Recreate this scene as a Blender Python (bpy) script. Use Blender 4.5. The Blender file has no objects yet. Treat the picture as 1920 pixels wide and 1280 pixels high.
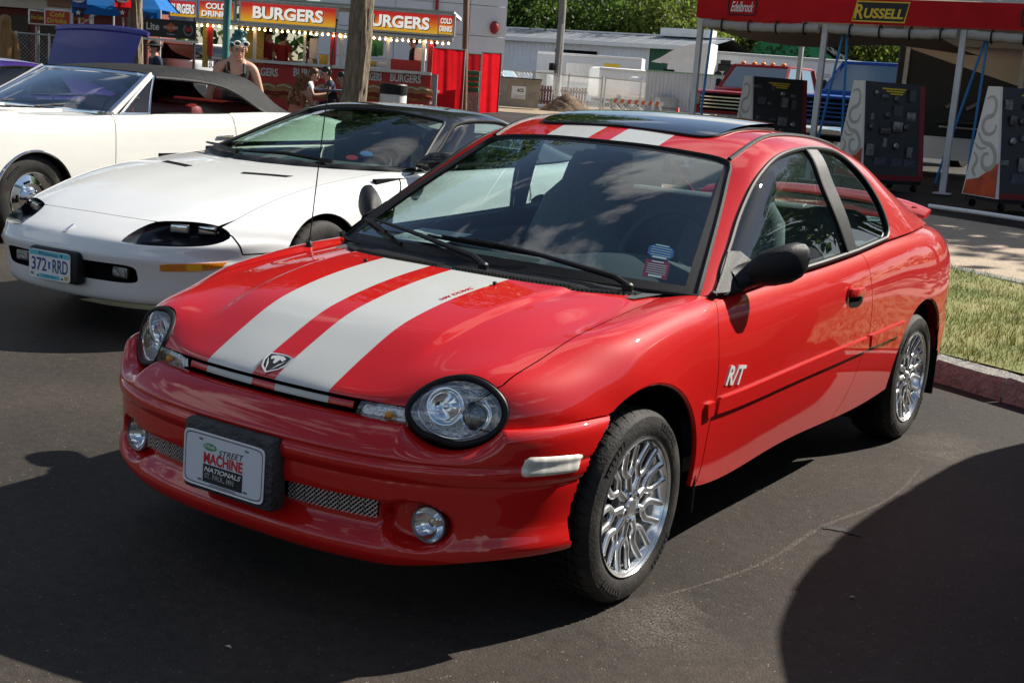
import bpy, bmesh, math, random
import numpy as np
from mathutils import Vector, Matrix, Quaternion
from mathutils.geometry import delaunay_2d_cdt

random.seed(7)
rng = np.random.default_rng(7)
D = bpy.data
scene = bpy.context.scene
COL = scene.collection
rad = math.radians

# ------------------------------------------------------------------ camera
CAM_POS = Vector((2.4952, -3.2623, 1.4883))
CAM_F = 2423.1 / 1920.0
cy_, sy_ = math.cos(rad(33.1854)), math.sin(rad(33.1854))
cp_, sp_ = math.cos(rad(11.2984)), math.sin(rad(11.2984))
fwd = Vector((-sy_ * cp_, cy_ * cp_, -sp_))
right0 = Vector((cy_, sy_, 0)); up0 = right0.cross(fwd)
cr_, sr_ = math.cos(rad(4.2583)), math.sin(rad(4.2583))
rightv = right0 * cr_ + up0 * sr_; upv = up0 * cr_ - right0 * sr_
cam_data = D.cameras.new('camera'); cam = D.objects.new('camera', cam_data); COL.objects.link(cam)
cam_data.sensor_width = 36.0; cam_data.lens = CAM_F * 36.0
cam_data.clip_start = 0.05; cam_data.clip_end = 3000
mw = Matrix((rightv, upv, -fwd)).transposed().to_4x4(); mw.translation = CAM_POS
cam.matrix_world = mw
scene.camera = cam

# ------------------------------------------------------------------ light
SUN_DIR = Vector((0.55, 1.15, 1.0)).normalized()      # towards the sun
sun_data = D.lights.new('sun', 'SUN'); sun = D.objects.new('sun', sun_data); COL.objects.link(sun)
sun_data.energy = 5.0; sun_data.angle = rad(0.53); sun_data.color = (1.0, 0.94, 0.84)
sun.rotation_euler = (-SUN_DIR).to_track_quat('-Z', 'Y').to_euler()
sun.location = (0, 0, 30)
world = D.worlds.new('World'); scene.world = world; world.use_nodes = True
nt = world.node_tree; nt.nodes.clear()
def wn(t, **k):
    n = nt.nodes.new(t)
    for a, b in k.items(): setattr(n, a, b)
    return n
w_out = wn('ShaderNodeOutputWorld'); w_bg = wn('ShaderNodeBackground')
w_sky = wn('ShaderNodeTexSky', sky_type='NISHITA', sun_disc=False)
w_sky.sun_elevation = math.asin(SUN_DIR.z); w_sky.sun_rotation = math.atan2(SUN_DIR.x, SUN_DIR.y)
w_sky.air_density = 1.0; w_sky.dust_density = 0.4; w_sky.ozone_density = 1.5
w_tc = wn('ShaderNodeTexCoord'); w_map = wn('ShaderNodeMapping'); w_map.inputs['Scale'].default_value = (1, 1, 2.6)
w_n1 = wn('ShaderNodeTexNoise'); w_n1.inputs['Scale'].default_value = 1.9; w_n1.inputs['Detail'].default_value = 9
w_n1.inputs['Roughness'].default_value = 0.58; w_n1.inputs['Distortion'].default_value = 0.35
w_r = wn('ShaderNodeValToRGB'); w_r.color_ramp.elements[0].position = 0.535; w_r.color_ramp.elements[1].position = 0.61
w_mix = wn('ShaderNodeMix', data_type='RGBA'); 
L = nt.links.new
L(w_tc.outputs['Generated'], w_map.inputs['Vector']); L(w_map.outputs['Vector'], w_n1.inputs['Vector'])
L(w_n1.outputs['Fac'], w_r.inputs['Fac']); L(w_r.outputs['Color'], w_mix.inputs['Factor'])
L(w_sky.outputs['Color'], w_mix.inputs['A']); w_mix.inputs['B'].default_value = (10.0, 10.1, 10.3, 1)
L(w_mix.outputs['Result'], w_bg.inputs['Color']); w_bg.inputs['Strength'].default_value = 0.05
L(w_bg.outputs['Background'], w_out.inputs['Surface'])
scene.view_settings.view_transform = 'Standard'; scene.view_settings.look = 'None'
scene.view_settings.gamma = 1.0; scene.view_settings.use_curve_mapping = False
scene.view_settings.exposure = 0.85
scene.render.engine = 'CYCLES'
scene.cycles.max_bounces = 10; scene.cycles.transparent_max_bounces = 24; scene.cycles.caustics_reflective = False; scene.cycles.caustics_refractive = False
scene.cycles.use_denoising = True

def at(px, py, depth):
    """a point of the place, from its bearing in the survey photo and its distance"""
    return CAM_POS + (rightv * ((px - 960) / 2423.1) - upv * ((py - 640) / 2423.1) + fwd) * depth
# ------------------------------------------------------------------ objects, materials, small shapes
def tag(o, label=None, cat=None, group=None, kind=None):
    if label: o['label'] = label
    if cat: o['category'] = cat
    if group: o['group'] = group
    if kind: o['kind'] = kind
    return o
def thing(name, label, cat, loc=(0, 0, 0), rz=0.0, group=None):
    o = D.objects.new(name, None); COL.objects.link(o); o.empty_display_size = .2
    o.location = loc; o.rotation_euler = (0, 0, rz)
    return tag(o, label, cat, group)
def obj(name, vf, mat, parent=None, norms=None, smooth=True, loc=None, rot=None, auto=None):
    me = D.meshes.new(name)
    if len(vf) == 3 and norms is None: norms = vf[2]
    me.from_pydata([tuple(map(float, v)) for v in vf[0]], [], [tuple(map(int, f)) for f in vf[1]])
    if isinstance(mat, (list, tuple)):
        for m in mat: me.materials.append(m)
    else: me.materials.append(mat)
    if smooth: me.polygons.foreach_set('use_smooth', [True] * len(me.polygons))
    me.update()
    if norms is not None: me.normals_split_custom_set_from_vertices([tuple(map(float, n)) for n in norms])
    elif auto is not None and smooth: me.set_sharp_from_angle(angle=rad(auto))
    o = D.objects.new(name, me); COL.objects.link(o)
    if parent is not None: o.parent = parent
    if loc is not None: o.location = loc
    if rot is not None: o.rotation_euler = rot
    return o
def copy_tree(o, parent=None):
    c = o.copy(); COL.objects.link(c); c.parent = parent
    for ch in [k for k in D.objects if k.parent == o]: copy_tree(ch, c)
    return c

class MB:
    """collects boxes, tubes, lathes ... into one mesh"""
    def __init__(s): s.v = []; s.f = []; s.m = []; s.mi = 0
    def add(s, v, f, M=None):
        k = len(s.v)
        if M is not None: v = [M @ Vector(p) for p in v]
        s.v += [tuple(p) for p in v]; s.f += [tuple(i + k for i in x) for x in f]; s.m += [s.mi] * len(f); return s
    def box(s, c, d, M=None, bev=0.0):
        x, y, z = d[0] / 2, d[1] / 2, d[2] / 2
        if bev:
            b = min(bev, x * .98, y * .98, z * .98); bm = bmesh.new(); bmesh.ops.create_cube(bm, size=1)
            for q in bm.verts: q.co = Vector((q.co.x * d[0], q.co.y * d[1], q.co.z * d[2]))
            bmesh.ops.bevel(bm, geom=bm.edges[:], offset=b, segments=2, affect='EDGES', profile=.5)
            bm.verts.index_update()
            v = [q.co + Vector(c) for q in bm.verts]; f = [tuple(w.index for w in q.verts) for q in bm.faces]; bm.free()
            return s.add(v, f, M)
        v = [(c[0] + i * x, c[1] + j * y, c[2] + k * z) for i in (-1, 1) for j in (-1, 1) for k in (-1, 1)]
        return s.add(v, [(0, 1, 3, 2), (4, 6, 7, 5), (0, 4, 5, 1), (2, 3, 7, 6), (0, 2, 6, 4), (1, 5, 7, 3)], M)
    def tube(s, pts, r, n=8, caps=True, M=None, flat=1.0, up=None, closed=False):
        P = [Vector(p) for p in pts]; R = r if hasattr(r, '__len__') else [r] * len(P); V = []; m = len(P)
        ref = Vector(up) if up else None; prev = None
        for i, p in enumerate(P):
            if closed: t = P[(i + 1) % m] - P[i - 1]
            else: t = P[min(i + 1, m - 1)] - P[max(i - 1, 0)]
            t = t.normalized() if t.length > 1e-9 else Vector((0, 0, 1))
            if ref is None:
                if prev is None: a = t.orthogonal().normalized()
                else: a = (prev - t * prev.dot(t)); a = a.normalized() if a.length > 1e-6 else t.orthogonal().normalized()
                prev = a
            else: a = ref.cross(t); a = a.normalized() if a.length > 1e-6 else t.orthogonal().normalized()
            b = t.cross(a)
            for k in range(n):
                w = 2 * math.pi * k / n; V.append(p + a * math.cos(w) * R[i] + b * math.sin(w) * R[i] * flat)
        F = []
        for i in range(m if closed else m - 1):
            j = (i + 1) % m
            for k in range(n): F.append((i * n + k, i * n + (k + 1) % n, j * n + (k + 1) % n, j * n + k))
        if caps and not closed: F += [tuple(range(n))[::-1], tuple((m - 1) * n + k for k in range(n))]
        return s.add(V, F, M)
    def lathe(s, prof, n=32, M=None, axis='z', a0=0, a1=2 * math.pi, closed=False):
        """prof: (r, h) pairs revolved about z"""
        full = abs(a1 - a0 - 2 * math.pi) < 1e-6; V = []; c = n if full else n + 1
        for k in range(c):
            w = a0 + (a1 - a0) * k / n
            for r, h in prof: V.append((r * math.cos(w), r * math.sin(w), h))
        m = len(prof); F = []
        for k in range(n):
            j = (k + 1) % c
            for i in range(m if closed else m - 1):
                q = (i + 1) % m; F.append((k * m + i, j * m + i, j * m + q, k * m + q))
        if axis == 'x': V = [(h, y_, x_) for x_, y_, h in V]; F = [f for f in F]
        if axis == 'y': V = [(x_, h, -y_) for x_, y_, h in V]
        return s.add(V, F, M)
    def prism(s, poly, d, M=None, bev=0.0):
        """polygon (x, y) extruded from z=0 to z=d"""
        n = len(poly); A = sum(poly[i][0] * poly[(i + 1) % n][1] - poly[(i + 1) % n][0] * poly[i][1] for i in range(n))
        if A < 0: poly = poly[::-1]
        v = [(x, y, 0) for x, y in poly] + [(x, y, d) for x, y in poly]
        return s.add(v, [tuple(range(n))[::-1], tuple(range(n, 2 * n))] + [(i, (i + 1) % n, n + (i + 1) % n, n + i) for i in range(n)], M)
    def ball(s, c, r, n=12, m=8, M=None):
        r = r if hasattr(r, '__len__') else (r, r, r); V = []; F = []
        for i in range(m + 1):
            t = math.pi * i / m
            for k in range(n):
                w = 2 * math.pi * k / n
                V.append((c[0] + r[0] * math.sin(t) * math.cos(w), c[1] + r[1] * math.sin(t) * math.sin(w), c[2] - r[2] * math.cos(t)))
        for i in range(m):
            for k in range(n): F.append((i * n + k, i * n + (k + 1) % n, (i + 1) * n + (k + 1) % n, (i + 1) * n + k))
        return s.add(V, F, M)
    def quad(s, a, b, c, d): return s.add([a, b, c, d], [(0, 1, 2, 3)])
    def build(s, name, mat, parent=None, smooth=False, auto=35, loc=None, rot=None):
        o = obj(name, (s.v, s.f), mat, parent, smooth=smooth, loc=loc, rot=rot, auto=auto if smooth else None)
        if isinstance(mat, (list, tuple)) and len(mat) > 1: o.data.polygons.foreach_set('material_index', s.m)
        return o
def grid(P, name, mat, parent=None, flip=False, **k):
    return obj(name, grid_mesh(np.asarray(P, float), flip), mat, parent, **k)

def frame(o, ex, ey):
    """matrix whose x axis runs along ex and y axis near ey, at o"""
    ex = Vector(ex).normalized(); ez = ex.cross(Vector(ey)).normalized(); ey = ez.cross(ex)
    M = Matrix((ex, ey, ez)).transposed().to_4x4(); M.translation = Vector(o); return M
_TXT = {}
def text(name, body, mat, parent, M, size, width=None, ext=.004, shear=0.0, bold=0.0, height=None, align='CENTER', space=1.0):
    """raised lettering: mesh text centred on M (x right, y up, z out), fitted to width/height"""
    key = (body, round(shear, 3), round(bold, 4), round(ext / size, 3), space)
    if key not in _TXT:
        cu = D.curves.new('lettering', 'FONT'); cu.body = body; cu.size = 1.0; cu.shear = shear; cu.extrude = ext / size / 2; cu.offset = bold
        cu.space_character = space; cu.resolution_u = 4
        o = D.objects.new('lettering', cu); COL.objects.link(o)
        dg = bpy.context.evaluated_depsgraph_get(); dg.update()
        me = D.meshes.new_from_object(o.evaluated_get(dg)); D.objects.remove(o)
        v = np.array([q.co[:] for q in me.vertices]); f = [tuple(p.vertices) for p in me.polygons]; D.meshes.remove(me); _TXT[key] = (v, f)
    v, f = _TXT[key]; v = v.copy(); lo, hi = v.min(0), v.max(0)
    sx = width / (hi[0] - lo[0]) if width else size; sy = height / (hi[1] - lo[1]) if height else (sx if width else size)
    c = (lo + hi) / 2; v[:, 0] = (v[:, 0] - c[0]) * sx; v[:, 1] = (v[:, 1] - c[1]) * sy; v[:, 2] = v[:, 2] * size
    if align == 'LEFT': v[:, 0] += (hi[0] - lo[0]) * sx / 2
    return obj(name, ([tuple(M @ Vector(p)) for p in v], f), mat, parent, smooth=False)

_M = {}
def lin(c):
    """sRGB 0-255 -> linear"""
    return tuple(((x / 255) / 12.92 if x <= 10 else ((x / 255 + .055) / 1.055) ** 2.4) for x in c)
def pm(name, col, rough=.5, metal=0.0, coat=0.0, var=0.0, vs=6.0, bump=0.0, bs=60.0, emit=None, es=0.0, spec=.5, dirt=None, dirt_amt=0.0, ds=3.0, coat_rough=.03, alpha=None, sub=0.0, stretch=None, trans=0.0, rvar=0.0):
    """procedural principled material: colour variation, dirt patches, fine bump"""
    if name in _M: return _M[name]
    m = D.materials.new(name); m.use_nodes = True; t = m.node_tree; b = t.nodes['Principled BSDF']; ln = t.links.new
    b.inputs['Base Color'].default_value = (*col, 1); b.inputs['Roughness'].default_value = rough; b.inputs['Metallic'].default_value = metal
    b.inputs['Coat Weight'].default_value = coat; b.inputs['Coat Roughness'].default_value = coat_rough; b.inputs['Specular IOR Level'].default_value = spec
    if trans: b.inputs['Transmission Weight'].default_value = trans
    if emit: b.inputs['Emission Color'].default_value = (*emit, 1); b.inputs['Emission Strength'].default_value = es
    tc = t.nodes.new('ShaderNodeTexCoord'); src = tc.outputs['Object']
    if stretch:
        mp = t.nodes.new('ShaderNodeMapping'); mp.inputs['Scale'].default_value = stretch; ln(src, mp.inputs['Vector']); src = mp.outputs['Vector']
    cur = None
    if var:
        n = t.nodes.new('ShaderNodeTexNoise'); n.inputs['Scale'].default_value = vs; n.inputs['Detail'].default_value = 6; ln(src, n.inputs['Vector'])
        r = t.nodes.new('ShaderNodeMapRange'); r.inputs['From Min'].default_value = .3; r.inputs['From Max'].default_value = .7; r.inputs['To Min'].default_value = 1 - var; r.inputs['To Max'].default_value = 1 + var
        mx = t.nodes.new('ShaderNodeMix'); mx.data_type = 'RGBA'; mx.blend_type = 'MULTIPLY'; mx.inputs['Factor'].default_value = 1
        mx.inputs['A'].default_value = (*col, 1); ln(n.outputs['Fac'], r.inputs['Value']); ln(r.outputs['Result'], mx.inputs['B']); cur = mx.outputs['Result']
        if rvar:
            rr = t.nodes.new('ShaderNodeMapRange'); rr.inputs['From Min'].default_value = .3; rr.inputs['From Max'].default_value = .7; rr.inputs['To Min'].default_value = rough - rvar; rr.inputs['To Max'].default_value = rough + rvar
            ln(n.outputs['Fac'], rr.inputs['Value']); ln(rr.outputs['Result'], b.inputs['Roughness'])
    if dirt and dirt_amt:
        n2 = t.nodes.new('ShaderNodeTexNoise'); n2.inputs['Scale'].default_value = ds; n2.inputs['Detail'].default_value = 8; n2.inputs['Roughness'].default_value = .65; ln(src, n2.inputs['Vector'])
        r2 = t.nodes.new('ShaderNodeMapRange'); r2.inputs['From Min'].default_value = .48; r2.inputs['From Max'].default_value = .72; r2.inputs['To Max'].default_value = dirt_amt; ln(n2.outputs['Fac'], r2.inputs['Value'])
        m2 = t.nodes.new('ShaderNodeMix'); m2.data_type = 'RGBA'; ln(r2.outputs['Result'], m2.inputs['Factor']); m2.inputs['B'].default_value = (*dirt, 1)
        if cur is not None: ln(cur, m2.inputs['A'])
        else: m2.inputs['A'].default_value = (*col, 1)
        cur = m2.outputs['Result']
    if cur is not None: ln(cur, b.inputs['Base Color'])
    if bump:
        n3 = t.nodes.new('ShaderNodeTexNoise'); n3.inputs['Scale'].default_value = bs; n3.inputs['Detail'].default_value = 5; ln(src, n3.inputs['Vector'])
        bp = t.nodes.new('ShaderNodeBump'); bp.inputs['Strength'].default_value = bump; bp.inputs['Distance'].default_value = .02; ln(n3.outputs['Fac'], bp.inputs['Height']); ln(bp.outputs['Normal'], b.inputs['Normal'])
    _M[name] = m; return m
def glass_mat(name, tint=(.72, .80, .78), rough=0.0, boost=1.0):
    """thin pane: tinted see-through plus mirror reflection by Fresnel"""
    if name in _M: return _M[name]
    m = D.materials.new(name); m.use_nodes = True; t = m.node_tree; t.nodes.clear(); ln = t.links.new
    o = t.nodes.new('ShaderNodeOutputMaterial'); mix = t.nodes.new('ShaderNodeMixShader'); tr = t.nodes.new('ShaderNodeBsdfTransparent'); gl = t.nodes.new('ShaderNodeBsdfGlossy')
    fr = t.nodes.new('ShaderNodeFresnel'); fr.inputs['IOR'].default_value = 1.5; mu = t.nodes.new('ShaderNodeMath'); mu.operation = 'MULTIPLY_ADD'; mu.inputs[1].default_value = 1.45 * boost; mu.inputs[2].default_value = .03 * boost; mu.use_clamp = True
    tr.inputs['Color'].default_value = (*tint, 1); gl.inputs['Roughness'].default_value = rough
    ge = t.nodes.new('ShaderNodeNewGeometry'); io = t.nodes.new('ShaderNodeMath'); io.operation = 'MULTIPLY_ADD'; io.inputs[1].default_value = 1 / 1.5 - 1.5; io.inputs[2].default_value = 1.5; ln(ge.outputs['Backfacing'], io.inputs[0]); ln(io.outputs[0], fr.inputs['IOR'])   # the same sheet from either side
    ln(fr.outputs['Fac'], mu.inputs[0]); ln(mu.outputs[0], mix.inputs['Fac']); ln(tr.outputs['BSDF'], mix.inputs[1]); ln(gl.outputs['BSDF'], mix.inputs[2]); ln(mix.outputs['Shader'], o.inputs['Surface'])
    _M[name] = m; return m
# ------------------------------------------------------------------ smooth surfaces (tensor cubic splines) and trimmed panels
def spline_basis(t):
    """second-derivative matrix of the natural cubic spline through knots t"""
    n = len(t); h = np.diff(t)
    A = np.zeros((n, n)); B = np.zeros((n, n)); A[0, 0] = A[-1, -1] = 1
    for i in range(1, n - 1):
        A[i, i - 1] = h[i - 1]; A[i, i] = 2 * (h[i - 1] + h[i]); A[i, i + 1] = h[i]
        B[i, i - 1] += 6 / h[i - 1]; B[i, i] -= 6 / h[i - 1] + 6 / h[i]; B[i, i + 1] += 6 / h[i]
    return np.linalg.solve(A, B)
def weights(t, K, x):
    x = np.asarray(x, float); n = len(t)
    i = np.clip(np.searchsorted(t, x, side='right') - 1, 0, n - 2)
    h = t[i + 1] - t[i]; a = (t[i + 1] - x) / h; b = (x - t[i]) / h
    W = np.zeros((len(x), n)); r = np.arange(len(x))
    W[r, i] += a; W[r, i + 1] += b
    W += ((a ** 3 - a) * h * h / 6)[:, None] * K[i] + ((b ** 3 - b) * h * h / 6)[:, None] * K[i + 1]
    return W
class Spline:
    def __init__(s, pts, closed=False):
        s.P = np.array(pts, float)
        d = np.linalg.norm(np.diff(s.P, axis=0), axis=1) ** 0.5
        s.t = np.r_[0, np.cumsum(d)]; s.L = s.t[-1]; s.K = spline_basis(s.t)
    def __call__(s, x): return weights(s.t, s.K, np.asarray(x) * s.L) @ s.P
    def sample(s, n):
        p = s(np.linspace(0, 1, 400)); d = np.r_[0, np.cumsum(np.linalg.norm(np.diff(p, axis=0), axis=1))]
        return np.array([np.interp(np.linspace(0, d[-1], n), d, p[:, k]) for k in range(p.shape[1])]).T
class Surf:
    """spline net P[row][col] -> smooth surface; disp(points)->offset along the normal"""
    def __init__(s, P, disp=None, nu=181, nv=121, flip=False):
        s.P = np.array(P, float); n, m = s.P.shape[:2]; s.disp = disp; s.flip = flip
        du = np.linalg.norm(np.diff(s.P, axis=0), axis=2).mean(1); dv = np.linalg.norm(np.diff(s.P, axis=1), axis=2).mean(0)
        s.Lu, s.Lv = du.sum(), dv.sum()
        tu = np.r_[0, np.cumsum(du ** 0.6)]; tv = np.r_[0, np.cumsum(dv ** 0.6)]
        s.tu = tu / tu[-1]; s.tv = tv / tv[-1]
        s.Ku = spline_basis(s.tu); s.Kv = spline_basis(s.tv)
        U, V = np.meshgrid(np.linspace(0, 1, nu), np.linspace(0, 1, nv), indexing='ij')
        s.guv = np.c_[U.ravel(), V.ravel()]; s.gp = s.raw(s.guv)
    def raw(s, uv):
        uv = np.atleast_2d(uv)
        Wu = weights(s.tu, s.Ku, uv[:, 0]); Wv = weights(s.tv, s.Kv, uv[:, 1])
        return np.einsum('ni,ijk,nj->nk', Wu, s.P, Wv)
    def nrm_raw(s, uv):
        e = 2e-3
        a = s.raw(np.c_[np.clip(uv[:, 0] + e, 0, 1), uv[:, 1]]) - s.raw(np.c_[np.clip(uv[:, 0] - e, 0, 1), uv[:, 1]])
        b = s.raw(np.c_[uv[:, 0], np.clip(uv[:, 1] + e, 0, 1)]) - s.raw(np.c_[uv[:, 0], np.clip(uv[:, 1] - e, 0, 1)])
        n = np.cross(a, b); n /= np.linalg.norm(n, axis=1)[:, None] + 1e-12
        return -n if s.flip else n
    def __call__(s, uv):
        uv = np.atleast_2d(uv); p = s.raw(uv)
        if s.disp is not None: p = p + s.nrm_raw(uv) * s.disp(p)[:, None]
        return p
    def normal(s, uv):
        if s.disp is None: return s.nrm_raw(uv)
        e = 1.5e-3
        a = s(np.c_[np.clip(uv[:, 0] + e, 0, 1), uv[:, 1]]) - s(np.c_[np.clip(uv[:, 0] - e, 0, 1), uv[:, 1]])
        b = s(np.c_[uv[:, 0], np.clip(uv[:, 1] + e, 0, 1)]) - s(np.c_[uv[:, 0], np.clip(uv[:, 1] - e, 0, 1)])
        n = np.cross(a, b); n /= np.linalg.norm(n, axis=1)[:, None] + 1e-12
        return -n if s.flip else n
    def inv(s, pts, axes, mask=None):
        """uv of the surface points that project to pts (N,2) under axes (two rows of xyz), e.g. side view = y,z"""
        pts = np.atleast_2d(np.array(pts, float)); ax = np.array(axes, float)
        g = s.gp @ ax.T; gi = np.arange(len(g)) if mask is None else np.nonzero(mask(s.gp))[0]
        uv = np.array([s.guv[gi[((g[gi] - q) ** 2).sum(1).argmin()]] for q in pts]); e = 1e-4; n = len(pts)
        for _ in range(12):
            r = s.raw(np.vstack([uv, uv + [e, 0], uv + [0, e]])) @ ax.T
            p, ju, jv = r[:n], (r[n:2 * n] - r[:n]) / e, (r[2 * n:] - r[:n]) / e; d = pts - p
            a11, a12, a22 = (ju * ju).sum(1) + 1e-9, (ju * jv).sum(1), (jv * jv).sum(1) + 1e-9
            b1, b2 = (ju * d).sum(1), (jv * d).sum(1); det = a11 * a22 - a12 * a12 + 1e-14
            st = np.clip(np.c_[(a22 * b1 - a12 * b2) / det, (a11 * b2 - a12 * b1) / det], -.03, .03)
            uv = np.clip(uv + st, 0, 1 - 2e-4)
        return uv
SIDE = ((0, 1, 0), (0, 0, 1)); TOP = ((1, 0, 0), (0, 1, 0)); FRONT = ((1, 0, 0), (0, 0, 1))
def resample(poly, step, closed=True):
    p = np.array(poly, float)
    if closed: p = np.r_[p, p[:1]]
    out = []
    for a, b in zip(p[:-1], p[1:]):
        n = max(1, int(math.ceil(np.linalg.norm(b - a) / step)))
        out += [a + (b - a) * k / n for k in range(n)]
    if not closed: out.append(p[-1])
    return np.array(out)
def smooth_poly(pts, n=60):
    return Spline(pts).sample(n)
def inside(poly, q):
    x, y = q[:, 0], q[:, 1]; r = np.zeros(len(q), bool); p = np.asarray(poly); j = len(p) - 1
    for i in range(len(p)):
        c = ((p[i, 1] > y) != (p[j, 1] > y)) & (x < (p[j, 0] - p[i, 0]) * (y - p[i, 1]) / (p[j, 1] - p[i, 1] + 1e-15) + p[i, 0])
        r ^= c; j = i
    return r
def shrink(poly, d):
    p = np.asarray(poly); a = np.roll(p, 1, 0); b = np.roll(p, -1, 0)
    t = b - a; t /= np.linalg.norm(t, axis=1)[:, None] + 1e-12
    area = (p[:, 0] * b[:, 1] - b[:, 0] * p[:, 1]).sum()
    n = np.c_[-t[:, 1], t[:, 0]] * (1 if area > 0 else -1)
    return p + n * d
def dist_to(poly, q):
    p = np.asarray(poly); b = np.roll(p, -1, 0); best = np.full(len(q), 9.)
    for i in range(len(p)):
        e = b[i] - p[i]; t = np.clip(((q - p[i]) @ e) / (e @ e + 1e-15), 0, 1)
        best = np.minimum(best, np.linalg.norm(q - p[i] - t[:, None] * e, axis=1))
    return best
def trim(surf, outline, holes=(), step=.022, gap=.002, flange=.012, off=0.0, hole_flange=None, edge=.012):
    """triangulate the part of surf inside outline (uv polygon) and outside holes -> verts, faces, normals"""
    sc = np.array([surf.Lu, surf.Lv])
    out = resample(np.asarray(outline) * sc, edge)
    if gap: out = shrink(out, gap)
    hs = [resample(np.asarray(h) * sc, edge * .8) for h in holes]
    lo, hi = out.min(0), out.max(0)
    gx = np.arange(lo[0], hi[0], step); gy = np.arange(lo[1], hi[1], step)
    G = np.array([(x + (step / 2 if k % 2 else 0), y) for x in gx for k, y in enumerate(gy)])
    ok = inside(out, G); G = G[ok]
    ok = dist_to(out, G) > step * .45
    for h in hs: ok &= ~inside(h, G) & (dist_to(h, G) > step * .45)
    G = G[ok]
    pts = [out] + hs + [G]; loops = []; edges = []; k = 0
    for l in [out] + hs:
        idx = list(range(k, k + len(l))); loops.append(idx); edges += [(idx[i], idx[(i + 1) % len(idx)]) for i in range(len(idx))]; k += len(l)
    allp = np.vstack(pts)
    r = delaunay_2d_cdt([Vector(p) for p in allp], edges, [], 0, 1e-6)
    P2 = np.array([tuple(v) for v in r[0]]); tri = np.array([tuple(f) for f in r[2]])
    c = P2[tri].mean(1); ok = inside(out, c)
    for h in hs: ok &= ~inside(h, c)
    tri = tri[ok]
    uv = np.clip(P2 / sc, 0, 1 - 1e-5); V = surf(uv); N = surf.normal(uv)
    if off: V = V + N * off
    if len(tri):
        a, b, c = V[tri[0, 0]], V[tri[0, 1]], V[tri[0, 2]]
        fn = np.cross(V[tri[:, 1]] - V[tri[:, 0]], V[tri[:, 2]] - V[tri[:, 0]])
        if (fn * N[tri[:, 0]]).sum() < 0: tri = tri[:, ::-1]
    verts = [tuple(v) for v in V]; faces = [tuple(int(i) for i in t) for t in tri]; norms = [tuple(n) for n in N]
    orig = {}
    for i, lst in enumerate(r[3]):
        for o in lst: orig[o] = i
    for li, l in enumerate(loops):
        fl = flange if li == 0 else (hole_flange if hole_flange is not None else flange)
        if not fl: continue
        ids = [orig.get(i, i) for i in l]; n = len(ids); base = len(verts)
        cen = V[ids].mean(0)
        for j, i in enumerate(ids):
            tng = V[ids[(j + 1) % n]] - V[ids[j - 1]]; sd = np.cross(N[i], tng); sd /= np.linalg.norm(sd) + 1e-12
            if (sd @ (V[i] - cen) < 0) == (li == 0): sd = -sd
            verts.append(tuple(V[i])); norms.append(tuple(sd)); verts.append(tuple(V[i] - N[i] * fl - sd * fl * .15)); norms.append(tuple(sd))
        for j in range(n):
            a = base + 2 * j; b = base + 2 * ((j + 1) % n); faces.append((a, b, b + 1, a + 1))
    return verts, faces, norms
def mirrored(m):
    v, f, n = m
    return [(-a, b, c) for a, b, c in v], [tuple(reversed(x)) for x in f], [(-a, b, c) for a, b, c in n]
def joined(*ms):
    V, F, N = [], [], []
    for v, f, n in ms:
        k = len(V); V += list(v); N += list(n); F += [tuple(i + k for i in x) for x in f]
    return V, F, N
def grid_mesh(P, flip=False, closed_u=False, closed_v=False):
    n, m = P.shape[:2]; V = P.reshape(-1, 3); F = []
    for i in range(n if closed_u else n - 1):
        for j in range(m if closed_v else m - 1):
            q = (i * m + j, ((i + 1) % n) * m + j, ((i + 1) % n) * m + (j + 1) % m, i * m + (j + 1) % m)
            F.append(q[::-1] if flip else q)
    return [tuple(v) for v in V], F
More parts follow.
